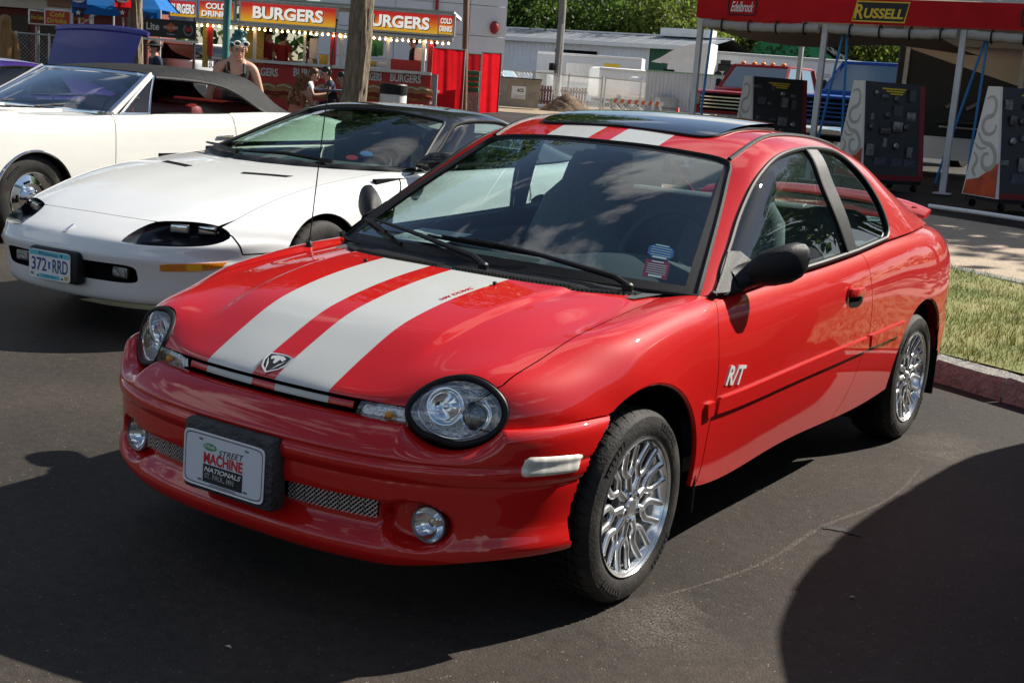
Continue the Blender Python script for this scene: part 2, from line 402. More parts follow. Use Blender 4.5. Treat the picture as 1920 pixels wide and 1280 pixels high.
# ------------------------------------------------------------------ red coupe: surfaces (x left, y back from the front axle, z up)
NEON_H = [
 [(0,-.712,.600),(.16,-.708,.600),(.32,-.690,.596),(.48,-.652,.578),(.60,-.607,.552),(.685,-.555,.541),(.742,-.488,.534),(.775,-.420,.528),(.800,-.365,.510),(.815,-.310,.485),(.825,-.24,.44),(.83,-.13,.37)],
 [(0,-.700,.634),(.16,-.697,.634),(.32,-.680,.632),(.48,-.645,.627),(.60,-.602,.609),(.692,-.545,.600),(.756,-.465,.591),(.788,-.385,.578),(.815,-.325,.555),(.830,-.270,.52),(.838,-.20,.46),(.84,-.10,.38)],
 [(0,-.655,.667),(.16,-.651,.667),(.32,-.634,.665),(.48,-.610,.671),(.60,-.586,.664),(.697,-.524,.654),(.767,-.432,.640),(.806,-.34,.615),(.830,-.252,.580),(.846,-.205,.535),(.852,-.15,.47),(.85,-.075,.38)],
 [(0,-.570,.712),(.16,-.567,.712),(.32,-.552,.711),(.48,-.540,.715),(.605,-.528,.719),(.700,-.468,.709),(.772,-.362,.690),(.814,-.258,.657),(.838,-.176,.610),(.854,-.14,.555),(.86,-.10,.475),(.858,-.05,.385)],
 [(0,-.430,.771),(.16,-.428,.771),(.33,-.418,.769),(.50,-.400,.763),(.622,-.380,.761),(.707,-.328,.752),(.776,-.240,.735),(.822,-.160,.698),(.846,-.104,.640),(.860,-.08,.57),(.865,-.06,.48),(.862,-.03,.39)],
 [(0,-.240,.821),(.16,-.239,.821),(.34,-.232,.818),(.52,-.215,.808),(.642,-.195,.797),(.722,-.165,.797),(.786,-.108,.780),(.828,-.066,.733),(.850,-.04,.660),(.863,-.03,.58),(.868,-.02,.485),(.866,-.01,.39)],
 [(0,-.060,.853),(.17,-.056,.852),(.36,-.042,.848),(.54,-.012,.837),(.656,.015,.822),(.734,.032,.826),(.795,.045,.806),(.832,.05,.752),(.853,.05,.672),(.865,.04,.585),(.869,.025,.487),(.867,.01,.392)],
 [(0,.100,.872),(.18,.112,.871),(.37,.145,.866),(.55,.188,.855),(.664,.215,.841),(.742,.225,.849),(.802,.220,.824),(.835,.205,.764),(.854,.18,.675),(.864,.14,.585),(.868,.085,.485),(.866,.035,.39)],
 [(0,.260,.884),(.18,.276,.883),(.38,.315,.879),(.56,.360,.868),(.670,.388,.857),(.748,.395,.862),(.806,.382,.835),(.838,.355,.772),(.853,.31,.678),(.860,.25,.58),(.862,.17,.47),(.858,.10,.37)],
 [(0,.50,.892),(.18,.505,.892),(.38,.525,.889),(.57,.545,.882),(.685,.560,.874),(.752,.562,.870),(.806,.552,.842),(.838,.53,.77),(.853,.50,.678),(.856,.46,.565),(.850,.42,.42),(.835,.38,.27)],
 [(0,1.0,.90),(.2,1.0,.90),(.4,1.0,.90),(.6,1.0,.898),(.70,1.0,.893),(.760,1.0,.886),(.808,1.0,.858),(.842,1.0,.785),(.855,1.0,.68),(.857,1.0,.56),(.850,1.0,.41),(.828,1.0,.262)],
 [(0,1.5,.92),(.2,1.5,.92),(.4,1.5,.92),(.6,1.5,.918),(.70,1.5,.914),(.760,1.5,.908),(.810,1.5,.878),(.844,1.5,.80),(.856,1.5,.685),(.857,1.5,.56),(.850,1.5,.41),(.828,1.5,.262)],
 [(0,2.0,.95),(.2,2.0,.95),(.4,2.0,.95),(.6,2.0,.948),(.70,2.0,.944),(.760,2.0,.936),(.811,2.0,.903),(.845,2.0,.82),(.857,2.0,.695),(.858,2.0,.56),(.851,1.98,.41),(.828,1.95,.262)],
 [(0,2.35,.968),(.2,2.35,.968),(.4,2.35,.968),(.6,2.35,.966),(.70,2.35,.962),(.760,2.35,.954),(.811,2.35,.920),(.845,2.35,.835),(.858,2.34,.705),(.861,2.33,.575),(.857,2.35,.43),(.845,2.40,.31)],
 [(0,2.64,.978),(.2,2.64,.978),(.4,2.64,.978),(.6,2.64,.976),(.70,2.64,.970),(.758,2.64,.958),(.808,2.64,.922),(.843,2.64,.838),(.859,2.64,.712),(.865,2.64,.59),(.866,2.64,.48),(.866,2.64,.38)],
 [(0,2.95,.980),(.2,2.95,.980),(.4,2.95,.979),(.6,2.95,.975),(.69,2.95,.966),(.747,2.95,.950),(.796,2.95,.910),(.832,2.94,.828),(.850,2.91,.708),(.859,2.86,.59),(.864,2.78,.48),(.866,2.70,.38)],
 [(0,3.20,.972),(.2,3.20,.972),(.4,3.20,.970),(.58,3.20,.963),(.665,3.20,.948),(.72,3.20,.925),(.765,3.195,.880),(.803,3.18,.800),(.828,3.12,.69),(.846,3.02,.58),(.857,2.88,.475),(.862,2.76,.38)],
 [(0,3.40,.945),(.2,3.398,.945),(.4,3.392,.942),(.555,3.385,.930),(.635,3.375,.908),(.685,3.362,.877),(.728,3.342,.828),(.768,3.305,.752),(.803,3.225,.655),(.832,3.10,.56),(.850,2.93,.465),(.858,2.79,.375)],
 [(0,3.515,.87),(.2,3.510,.87),(.39,3.495,.866),(.53,3.470,.850),(.60,3.450,.825),(.648,3.432,.795),(.695,3.405,.750),(.743,3.360,.690),(.786,3.275,.615),(.822,3.13,.535),(.846,2.96,.453),(.856,2.80,.37)],
 [(0,3.560,.74),(.2,3.555,.74),(.39,3.540,.735),(.52,3.515,.72),(.59,3.492,.70),(.64,3.470,.678),(.69,3.440,.645),(.740,3.390,.605),(.785,3.300,.552),(.822,3.15,.495),(.846,2.97,.433),(.856,2.81,.365)],
 [(0,3.575,.50),(.2,3.570,.50),(.39,3.555,.50),(.52,3.530,.495),(.59,3.505,.485),(.64,3.482,.475),(.69,3.450,.462),(.742,3.396,.447),(.787,3.305,.430),(.824,3.155,.410),(.847,2.98,.385),(.857,2.82,.35)],
 [(0,3.53,.27),(.2,3.525,.27),(.39,3.51,.27),(.52,3.485,.27),(.59,3.462,.27),(.64,3.440,.27),(.69,3.408,.27),(.742,3.355,.27),(.785,3.27,.27),(.820,3.13,.275),(.843,2.97,.285),(.853,2.82,.30)],
]
NEON_G = [
 [(.745,.47,.865),(.703,.60,.952),(.652,.755,1.052),(.597,.915,1.152),(.554,1.035,1.226),(.515,1.10,1.268),(.38,1.085,1.287),(.20,1.055,1.297),(0,1.037,1.299)],
 [(.792,.56,.868),(.757,.71,.965),(.712,.855,1.065),(.660,1.00,1.165),(.607,1.11,1.243),(.545,1.185,1.288),(.40,1.185,1.312),(.21,1.175,1.325),(0,1.165,1.329)],
 [(.798,.90,.885),(.768,1.00,.985),(.730,1.10,1.085),(.683,1.20,1.188),(.632,1.28,1.270),(.562,1.32,1.314),(.41,1.32,1.336),(.22,1.315,1.349),(0,1.31,1.353)],
 [(.800,1.40,.908),(.771,1.42,1.003),(.735,1.45,1.10),(.690,1.48,1.20),(.640,1.51,1.284),(.566,1.53,1.330),(.42,1.54,1.353),(.22,1.55,1.366),(0,1.55,1.370)],
 [(.798,1.85,.930),(.768,1.85,1.018),(.730,1.85,1.11),(.683,1.85,1.20),(.633,1.85,1.278),(.560,1.85,1.325),(.42,1.855,1.348),(.22,1.86,1.362),(0,1.86,1.366)],
 [(.793,2.25,.952),(.758,2.22,1.032),(.714,2.20,1.115),(.662,2.18,1.192),(.607,2.16,1.257),(.535,2.15,1.302),(.40,2.15,1.326),(.21,2.15,1.341),(0,2.15,1.345)],
 [(.775,2.62,.965),(.733,2.57,1.038),(.684,2.52,1.110),(.631,2.475,1.176),(.575,2.44,1.231),(.503,2.42,1.268),(.38,2.41,1.290),(.20,2.405,1.303),(0,2.40,1.306)],
 [(.715,3.00,.972),(.675,2.91,1.022),(.630,2.82,1.077),(.585,2.735,1.130),(.540,2.66,1.180),(.475,2.60,1.218),(.36,2.575,1.238),(.19,2.56,1.252),(0,2.555,1.256)],
]

def neon_roof_raise(G):
    for i, r in enumerate(G):
        w = [0, .5, .9, 1, 1, 1, .7, .2][i]
        G[i] = [(x, y, z + w * (.019 if j >= 6 else .013 if j == 5 else .005 if j == 4 else 0)) for j, (x, y, z) in enumerate(r)]
neon_roof_raise(NEON_G)
def full_net(net, centre_first=True):
    """mirror a half net about x = 0"""
    out = []
    for r in net:
        r = list(r) if centre_first else list(r)[::-1]
        out.append([(-x, y, z) for x, y, z in r[:0:-1]] + [(0.0, r[0][1], r[0][2])] + r[1:])
    return out
# ------------------------------------------------------------------ paints
def paint(name, col, stripes=None, flake=.25):
    """clear-coated car paint; stripes = (inner, outer) half-widths of two racing stripes along the car"""
    m = D.materials.new(name); m.use_nodes = True; t = m.node_tree; b = t.nodes['Principled BSDF']; ln = t.links.new
    b.inputs['Roughness'].default_value = .5; b.inputs['Specular IOR Level'].default_value = .08; b.inputs['Coat Weight'].default_value = 1.0; b.inputs['Coat Roughness'].default_value = .015; b.inputs['Coat IOR'].default_value = 1.6
    tc = t.nodes.new('ShaderNodeTexCoord')
    n = t.nodes.new('ShaderNodeTexNoise'); n.inputs['Scale'].default_value = 3.0; n.inputs['Detail'].default_value = 7; ln(tc.outputs['Object'], n.inputs['Vector'])
    r = t.nodes.new('ShaderNodeMapRange'); r.inputs['To Min'].default_value = .94; r.inputs['To Max'].default_value = 1.05; ln(n.outputs['Fac'], r.inputs['Value'])
    mx = t.nodes.new('ShaderNodeMix'); mx.data_type = 'RGBA'; mx.blend_type = 'MULTIPLY'; mx.inputs['Factor'].default_value = 1; ln(r.outputs['Result'], mx.inputs['B'])
    mx.inputs['A'].default_value = (*col, 1)
    # dust: faint lighter specks on the clear coat
    v = t.nodes.new('ShaderNodeTexNoise'); v.inputs['Scale'].default_value = 260; v.inputs['Detail'].default_value = 2; ln(tc.outputs['Object'], v.inputs['Vector'])
    vr = t.nodes.new('ShaderNodeMapRange'); vr.inputs['From Min'].default_value = .70; vr.inputs['From Max'].default_value = .82; vr.inputs['To Max'].default_value = .22; ln(v.outputs['Fac'], vr.inputs['Value'])
    dm = t.nodes.new('ShaderNodeMix'); dm.data_type = 'RGBA'; dm.inputs['B'].default_value = (.45, .42, .38, 1); ln(vr.outputs['Result'], dm.inputs['Factor'])
    src = mx.outputs['Result']
    if stripes:
        sp = t.nodes.new('ShaderNodeSeparateXYZ'); ln(tc.outputs['Object'], sp.inputs[0])
        ab = t.nodes.new('ShaderNodeMath'); ab.operation = 'ABSOLUTE'; ln(sp.outputs['X'], ab.inputs[0])
        wy = t.nodes.new('ShaderNodeMath'); wy.operation = 'MULTIPLY_ADD'; wy.inputs[1].default_value = stripes[2]; wy.inputs[2].default_value = stripes[1]; ln(sp.outputs['Y'], wy.inputs[0])
        g = t.nodes.new('ShaderNodeMath'); g.operation = 'GREATER_THAN'; g.inputs[1].default_value = stripes[0]; ln(ab.outputs[0], g.inputs[0])
        l = t.nodes.new('ShaderNodeMath'); l.operation = 'LESS_THAN'; ln(ab.outputs[0], l.inputs[0]); ln(wy.outputs[0], l.inputs[1])
        p = t.nodes.new('ShaderNodeMath'); p.operation = 'MULTIPLY'; ln(g.outputs[0], p.inputs[0]); ln(l.outputs[0], p.inputs[1])
        ye = t.nodes.new('ShaderNodeMath'); ye.operation = 'LESS_THAN'; ye.inputs[1].default_value = stripes[3]; ln(sp.outputs['Y'], ye.inputs[0])
        p2 = t.nodes.new('ShaderNodeMath'); p2.operation = 'MULTIPLY'; ln(p.outputs[0], p2.inputs[0]); ln(ye.outputs[0], p2.inputs[1])
        sm = t.nodes.new('ShaderNodeMix'); sm.data_type = 'RGBA'; ln(p2.outputs[0], sm.inputs['Factor']); ln(src, sm.inputs['A']); sm.inputs['B'].default_value = (.50, .515, .50, 1); src = sm.outputs['Result']
        ro = t.nodes.new('ShaderNodeMath'); ro.operation = 'MULTIPLY_ADD'; ro.inputs[1].default_value = -.08; ro.inputs[2].default_value = .5; ln(p2.outputs[0], ro.inputs[0]); ln(ro.outputs[0], b.inputs['Roughness'])
        co = t.nodes.new('ShaderNodeMath'); co.operation = 'MULTIPLY_ADD'; co.inputs[1].default_value = -.35; co.inputs[2].default_value = 1.0; ln(p2.outputs[0], co.inputs[0]); ln(co.outputs[0], b.inputs['Coat Weight'])
    ln(src, dm.inputs['A']); ln(dm.outputs['Result'], b.inputs['Base Color'])
    return m
RED = (.53, .0065, .0055)
m_red = paint('red_clearcoat', RED)
m_redstripe = paint('red_clearcoat_silver_stripes', RED, (.044, .253, .028, .2))
m_redroof = paint('red_clearcoat_roof_stripes', RED, (.048, .247, .0, 1.195))
m_white = paint('white_clearcoat', (.81, .82, .81))
m_cream = paint('cream_clearcoat', (.81, .80, .75))
m_black = pm('black_trim', (.008, .008, .009), .45, spec=.3, bump=.15, bs=300)
m_blackplastic = pm('black_textured_plastic', (.009, .010, .012), .45, spec=.32, bump=.25, bs=500)
m_rubber = pm('black_rubber', (.006, .006, .007), .5, spec=.25)
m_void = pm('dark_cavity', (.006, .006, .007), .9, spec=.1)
m_chrome = pm('chrome', (.88, .89, .91), .07, 1.0)
m_alloy = pm('polished_alloy', (.95, .96, .97), .19, .88, var=.04, vs=30)
m_steel = pm('dull_steel', (.30, .29, .28), .45, 1.0, var=.3, vs=12)
m_tyre = pm('tyre_rubber', (.018, .017, .016), .72, var=.25, vs=9, dirt=(.085, .07, .055), dirt_amt=.55, ds=7, bump=.2, bs=120, spec=.3)
m_glass = glass_mat('window_glass', (.72, .84, .82), boost=.9)
m_wglass = glass_mat('windscreen_glass', (.66, .80, .80), boost=1.3)
m_lens = glass_mat('clear_lens', (.94, .96, .97))
m_sunroof = pm('dark_sunroof_glass', (.006, .007, .008), .02, coat=1.0, spec=.9)
m_amber = pm('amber_lens', (.75, .23, .01), .15, coat=1.0, var=.2, vs=90)
m_orange_bulb = pm('amber_bulb', (.9, .35, .02), .25)
m_seat = pm('grey_seat_fabric', (.17, .19, .21), .9, var=.15, vs=50, bump=.3, bs=400)
m_dash = pm('dark_grey_dashboard', (.055, .062, .07), .7, bump=.2, bs=300)
m_silvertext = pm('silver_lettering', (.78, .78, .76), .3, .15, coat=.5)
m_clearwhite = pm('milky_clear_lens', (.60, .58, .51), .25, coat=1.0, var=.35, vs=26, stretch=(1, 1, .3))
m_paper = pm('white_paper', (.78, .78, .74), .8)
m_ink = pm('black_ink', (.012, .012, .014), .6)
m_redink = pm('red_ink', (.60, .012, .02), .5)
m_greenink = pm('green_ink', (.05, .30, .12), .5)
m_greyink = pm('grey_ink', (.33, .34, .35), .5)
m_whiteink = pm('white_ink', (.82, .82, .80), .5)
m_plate = pm('plate_face', (.68, .71, .78), .35, coat=.3)
m_blue = pm('blue_sticker', (.03, .14, .42), .4)
m_redst = pm('red_sticker', (.36, .02, .04), .4)

def ell(cx, cy, a, b, n=64, rot=0.0, pw=2.0):
    t = np.linspace(0, 2 * math.pi, n, endpoint=False); c, s = np.cos(t), np.sin(t)
    x = a * np.sign(c) * abs(c) ** (2 / pw); y = b * np.sign(s) * abs(s) ** (2 / pw)
    return np.c_[cx + x * math.cos(rot) - y * math.sin(rot), cy + x * math.sin(rot) + y * math.cos(rot)]
def arc(cx, cy, r, a0, a1, n=40):
    t = np.radians(np.linspace(a0, a1, n)); return np.c_[cx + r * np.cos(t), cy + r * np.sin(t)]
def sstep(a, b, x):
    t = np.clip((x - a) / (b - a), 0, 1); return t * t * (3 - 2 * t)

# ------------------------------------------------------------------ wheels
def tyre_mesh(R, rim, w, grooves=5):
    """cross-section revolved about x, outer face at x=0, inner at -w"""
    s = R - rim
    prof = [(rim - .004, -.012), (rim + .006, -.004), (rim + s * .28, .004), (rim + s * .55, .003), (rim + s * .78, -.003), (R - .012, -.012), (R - .003, -.024)]
    xs = np.linspace(-.034, -w + .034, grooves * 2 + 1)
    for i in range(grooves):
        a, b = xs[2 * i], xs[2 * i + 1]; c = xs[2 * i + 2]
        prof += [(R, a), (R, b + .004), (R - .007, b), (R - .007, b - (b - c) * .28), (R, b - (b - c) * .28 - .003)]
    prof += [(R, -w + .034), (R - .012, -w + .012), (rim + s * .5, -w - .002), (rim, -w + .012)]
    m = MB(); m.lathe(prof, 96, axis='x')
    for a0 in (0.5, 2.4, 3.7, 5.4):   # raised sidewall lettering blocks
        for j in range(7):
            a = a0 + j * .075
            M = Matrix.Rotation(a, 4, 'X') @ Matrix.Translation((.0035, 0, rim + s * .52)) @ Matrix.Rotation(random.uniform(-.1, .1), 4, 'X')
            m.box((0, 0, 0), (.003, .011, s * .22), M); m.box((0, .006, 0), (.003, .003, s * .22), M)
    return m
def make_wheel(parent, x, y, R, rim, w, side=1, style='mesh', mat=None):
    """wheel part (> tyre, lug nuts, brake disc) with its outer face at x"""
    mat = mat or m_alloy
    m = MB(); n = 72
    m.lathe([(rim, 0), (rim + .001, -.006), (rim - .010, -.008), (rim - .016, -.02), (rim - .022, -.055), (rim - .030, -.10), (rim - .020, -w + .02), (rim, -w + .01)], n, axis='x')
    if style == 'mesh':
        m.lathe([(0.0, -.018), (.022, -.018), (.026, -.024), (.056, -.026), (.064, -.032), (.064, -.055), (0, -.055)], 40, axis='x')
        NS = 9
        for k in range(NS):
            a = 2 * math.pi * k / NS + .2; M = Matrix.Rotation(a, 4, 'X')
            m.tube([(-.034, 0, .050), (-.034, 0, .075), (-.034, 0, .098)], [.0165, .0135, .0130], 10, M=M, flat=.9)
            for sg in (-1, 1):
                pts = []
                for q in np.linspace(0, 1, 10):
                    r_ = .094 + (rim - .016 - .094) * q; w_ = .027 * min(1, q / .35) ** .6
                    pts.append((-.034 + .016 * q ** 2, sg * (w_ + .002 * q), math.sqrt(r_ * r_ - w_ * w_)))
                m.tube(pts, [.0128 - .0022 * q for q in np.linspace(0, 1, 10)], 10, M=M, flat=.9)
    elif style == 'rally':
        m.lathe([(0, .010), (.040, .008), (.060, 0), (.066, -.025), (.085, -.035), (.115, -.022), (.140, -.030), (rim - .020, -.045), (rim - .012, -.02)], n, axis='x')
    wheel = m.build('wheel', mat, parent, smooth=True, auto=40, loc=(x, y, R), rot=(0, 0, 0 if side > 0 else math.pi))
    t = tyre_mesh(R, rim, w).build('tyre', m_tyre, wheel, smooth=True, auto=30)
    tg = MB()
    for k in range(44):
        M = Matrix.Rotation(2 * math.pi * k / 44, 4, 'X')
        tg.tube([M @ Vector((-.016, 0, R - .0095)), M @ Vector((-.030, .006, R - .001)), M @ Vector((-.060, .022, R + .0002)), M @ Vector((-w + .06, .045, R + .0002))], [.0012, .0022, .0022, .0022], 4, caps=False)
    tg.build('tread_grooves', m_void, wheel)
    if style == 'mesh':
        for k in range(5):
            a = 2 * math.pi * k / 5 + .5; mm = MB(); M = Matrix.Rotation(a, 4, 'X') @ Matrix.Translation((-.022, 0, .042))
            mm.lathe([(.0105, -.012), (.0105, .002), (.008, .005), (0, .005)], 6, axis='x', M=M); mm.build('lug_nut', m_chrome, wheel, smooth=True, auto=30)
    else:
        for k in range(5):
            a = 2 * math.pi * k / 5 + .3; mm = MB(); M = Matrix.Rotation(a, 4, 'X') @ Matrix.Translation((-.022, 0, .128))
            mm.box((0, 0, 0), (.012, .058, .020), M, bev=.006); mm.build('vent_slot', m_void, wheel, smooth=True)
    b = MB(); b.lathe([(.055, -.085), (.125, -.085), (.125, -.105), (.055, -.105)], 48, axis='x', closed=True); b.box((-.09, .085, .06), (.05, .07, .10), bev=.01); b.build('brake_disc', m_steel, wheel, smooth=True)
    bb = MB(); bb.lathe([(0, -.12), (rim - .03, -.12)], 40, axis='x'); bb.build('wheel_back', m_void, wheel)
    return wheel
def wheel_well(parent, yc, zc, r, x0, x1):
    for sg in (1, -1):
        m = MB(); V = []; F = []; n = 28
        for k in range(n + 1):
            a = rad(-25 + 230 * k / n); V += [(sg * x0, yc + r * math.cos(a), zc + r * math.sin(a)), (sg * x1, yc + r * math.cos(a), zc + r * math.sin(a)), (sg * x1, yc, zc)]
        for k in range(n): F += [(3 * k, 3 * k + 3, 3 * k + 4, 3 * k + 1), (3 * k + 1, 3 * k + 4, 3 * k + 5)]
        m.add(V, F); m.build('wheel_well', m_void, parent)
def strip_on(surf, uv_line, w, h, name, mat, parent, mirror=True):
    """moulding that follows a line on a surface"""
    uv = np.asarray(uv_line); P = surf(uv); N = surf.normal(uv); out = []
    for sg in ((1, -1) if mirror else (1,)):
        m = MB(); Q = P * [sg, 1, 1]; K = N * [sg, 1, 1]; rows = []
        for i in range(len(Q)):
            t = Q[min(i + 1, len(Q) - 1)] - Q[max(i - 1, 0)]; t /= np.linalg.norm(t) + 1e-9; s_ = np.cross(K[i], t)
            rows.append([Q[i] + s_ * a * w + K[i] * b * h for a, b in ((-.5, -.6), (-.5, .35), (-.36, .85), (0, 1), (.36, .85), (.5, .35), (.5, -.6))])
        v, f = grid_mesh(np.array(rows)); m.add(v, f)
        out.append(m.build(name, mat, parent, smooth=True, auto=50))
    return out

# ------------------------------------------------------------------ the red coupe
def hood_disp(p):
    x, y = np.abs(p[:, 0]), p[:, 1]
    xc = .384 + .052 * np.clip((y + .46) / .57, 0, 1)
    return .0085 * (1 - sstep(-.012, .022, x - xc)) * sstep(-.56, -.36, y) * (1 - sstep(.5, .7, y)) * (p[:, 2] > .5) * (y < .7)
HS = Surf(full_net(NEON_H), disp=hood_disp, nv=181, flip=False)
GS = Surf(full_net(NEON_G, False), nv=181)
LFT = lambda p: (p[:, 0] > -.02)
def hside(pts, y0=-9, y1=9): return HS.inv(pts, SIDE, lambda p: (p[:, 0] > .55) & (p[:, 1] > y0) & (p[:, 1] < y1))
def htop(pts): return HS.inv(pts, TOP, lambda p: LFT(p) & (p[:, 2] > .62))
def hfront(pts): return HS.inv(pts, FRONT, lambda p: LFT(p) & (p[:, 1] < -.3))
def hrear(pts): return HS.inv(pts, FRONT, lambda p: LFT(p) & (p[:, 1] > 3.2))
def gside(pts): return GS.inv(pts, SIDE, lambda p: p[:, 0] > .35)
def gtop(pts): return GS.inv(pts, TOP, lambda p: LFT(p) & (p[:, 2] > 1.1))
def mir(uv): uv = np.array(uv); return np.c_[uv[:, 0], 1 - uv[:, 1]]
if HS.normal(HS.inv([(0, -.2)], TOP, LFT))[0, 2] < 0: HS.flip = True
if GS.normal(GS.inv([(0, 1.5)], TOP, LFT))[0, 2] < 0: GS.flip = True
HOOD_EDGE = Spline([(.672, -.501), (.680, -.37), (.684, -.223), (.679, -.009), (.672, .164), (.669, .385)]).sample(30)
HOOD_REAR = Spline([(.669, .385), (.60, .315), (.50, .212), (.34, .140), (.155, .106), (0, .100)]).sample(24)
HL_C, HL_A, HL_B = (.588, .634), .119, .087
DOOR_F = Spline([(.405, .264), (.42, .30), (.425, .34), (.431, .498), (.448, .56), (.449, .664), (.458, .781), (.480, .825), (.513, .858)]).sample(30)
DOOR_R = Spline([(1.868, .922), (1.874, .86), (1.880, .807), (1.904, .674), (1.894, .58), (1.857, .517), (1.747, .337), (1.682, .293), (1.655, .264)]).sample(34)
BELT = [(.513, .858), (.60, .866), (.9, .876), (1.4, .898), (1.7, .913), (1.868, .922)]

# front bumper: plan curve swept with a profile
B_PLAN = Spline([(-x, y) for x, y in [(.851, -.13), (.848, -.23), (.835, -.34), (.805, -.45), (.755, -.548), (.68, -.632), (.58, -.698), (.45, -.750), (.30, -.783), (.15, -.797)]] + [(0, -.800)] + [(x, y) for x, y in [(.15, -.797), (.30, -.783), (.45, -.750), (.58, -.698), (.68, -.632), (.755, -.548), (.805, -.45), (.835, -.34), (.848, -.23), (.851, -.13)]])
PC = [(.555, -.138), (.584, -.114), (.591, -.094), (.583, -.066), (.561, -.032), (.536, -.010), (.519, -.001), (.511, -.003), (.506, -.006), (.500, .001), (.490, .006), (.478, .006), (.467, .002), (.459, -.004), (.454, -.011), (.447, -.011), (.43, -.010), (.40, -.013), (.36, -.018), (.30, -.022), (.262, -.016), (.238, -.016), (.220, -.026), (.209, -.050), (.207, -.13)]
PS = [(.575, -.060), (.600, -.040), (.607, -.026), (.604, -.014), (.592, -.005), (.570, .000), (.535, .001), (.515, .000), (.508, -.002), (.500, .001), (.490, .003), (.478, .003), (.467, .001), (.459, -.002), (.454, -.006), (.447, -.006), (.43, -.005), (.40, -.006), (.37, -.007), (.335, -.005), (.305, .004), (.285, .009), (.268, .006), (.258, -.012), (.255, -.07)]
B_S = np.linspace(0, 1, 301); B_T = np.linspace(0, len(PC) - 1, 121)
def bumper_grid():
    plan = B_PLAN.sample(301); t = np.gradient(plan, axis=0); t /= np.linalg.norm(t, axis=1)[:, None]; nrm = np.c_[t[:, 1], -t[:, 0]]
    k = np.arange(len(PC)); Cz = Spline(np.c_[k, PC]); Sz = Spline(np.c_[k, PS])
    def prof(P):
        P = np.array(P); K = spline_basis(k.astype(float)); return weights(k.astype(float), K, B_T) @ P
    pc, ps = prof(PC), prof(PS)
    G = np.zeros((301, 121, 3))
    for i in range(301):
        x = abs(plan[i, 0]); w = sstep(.46, .79, x) if plan[i, 1] < -.2 else 1.0
        z = pc[:, 0] * (1 - w) + ps[:, 0] * w; d = pc[:, 1] * (1 - w) + ps[:, 1] * w
        kt = int(np.argmax(z)); xt = abs(plan[i, 0] + nrm[i, 0] * d[kt]); ztop = z[kt]; q_ = (xt - HL_C[0]) / (HL_A + .012)
        ze = HL_C[1] - (HL_B + .010) * math.sqrt(max(0, 1 - q_ * q_)) if abs(q_) < 1 else 9
        tgt = min(ztop, ze); zb = .512; z = np.where(z > zb, zb + (z - zb) * (tgt - zb) / (ztop - zb), z)
        # fog lamp recess and mouth
        e = np.sqrt(((x - .555) / .098) ** 2 + ((z - .338) / .066) ** 2)
        d = d - .060 * (1 - sstep(.78, 1.04, e)) * (plan[i, 1] < -.3)
        mw_ = (1 - sstep(.468, .492, x)) * sstep(.262, .318, z) * (1 - sstep(.386, .394, z))
        d = d - .034 * mw_
        G[i, :, 0] = plan[i, 0] + nrm[i, 0] * d; G[i, :, 1] = plan[i, 1] + nrm[i, 1] * d; G[i, :, 2] = z
    # end both sides along the wheel-arch circle
    out = G.copy(); q = np.linspace(-1, 1, 301)
    for j in range(121):
        z = G[150:, j, 2]; y = G[150:, j, 1]; inn = np.hypot(y, z - .30) < .3665
        se = 1.0
        if inn.any(): se = (np.nonzero(inn)[0][0] - .5) / 150
        w = np.abs(q); w2 = np.where(w > .6, .6 + (w - .6) * (se - .6) / .4, w) * np.sign(q)
        for c in range(3): out[:, j, c] = np.interp(w2, q, G[:, j, c])
    return out, plan
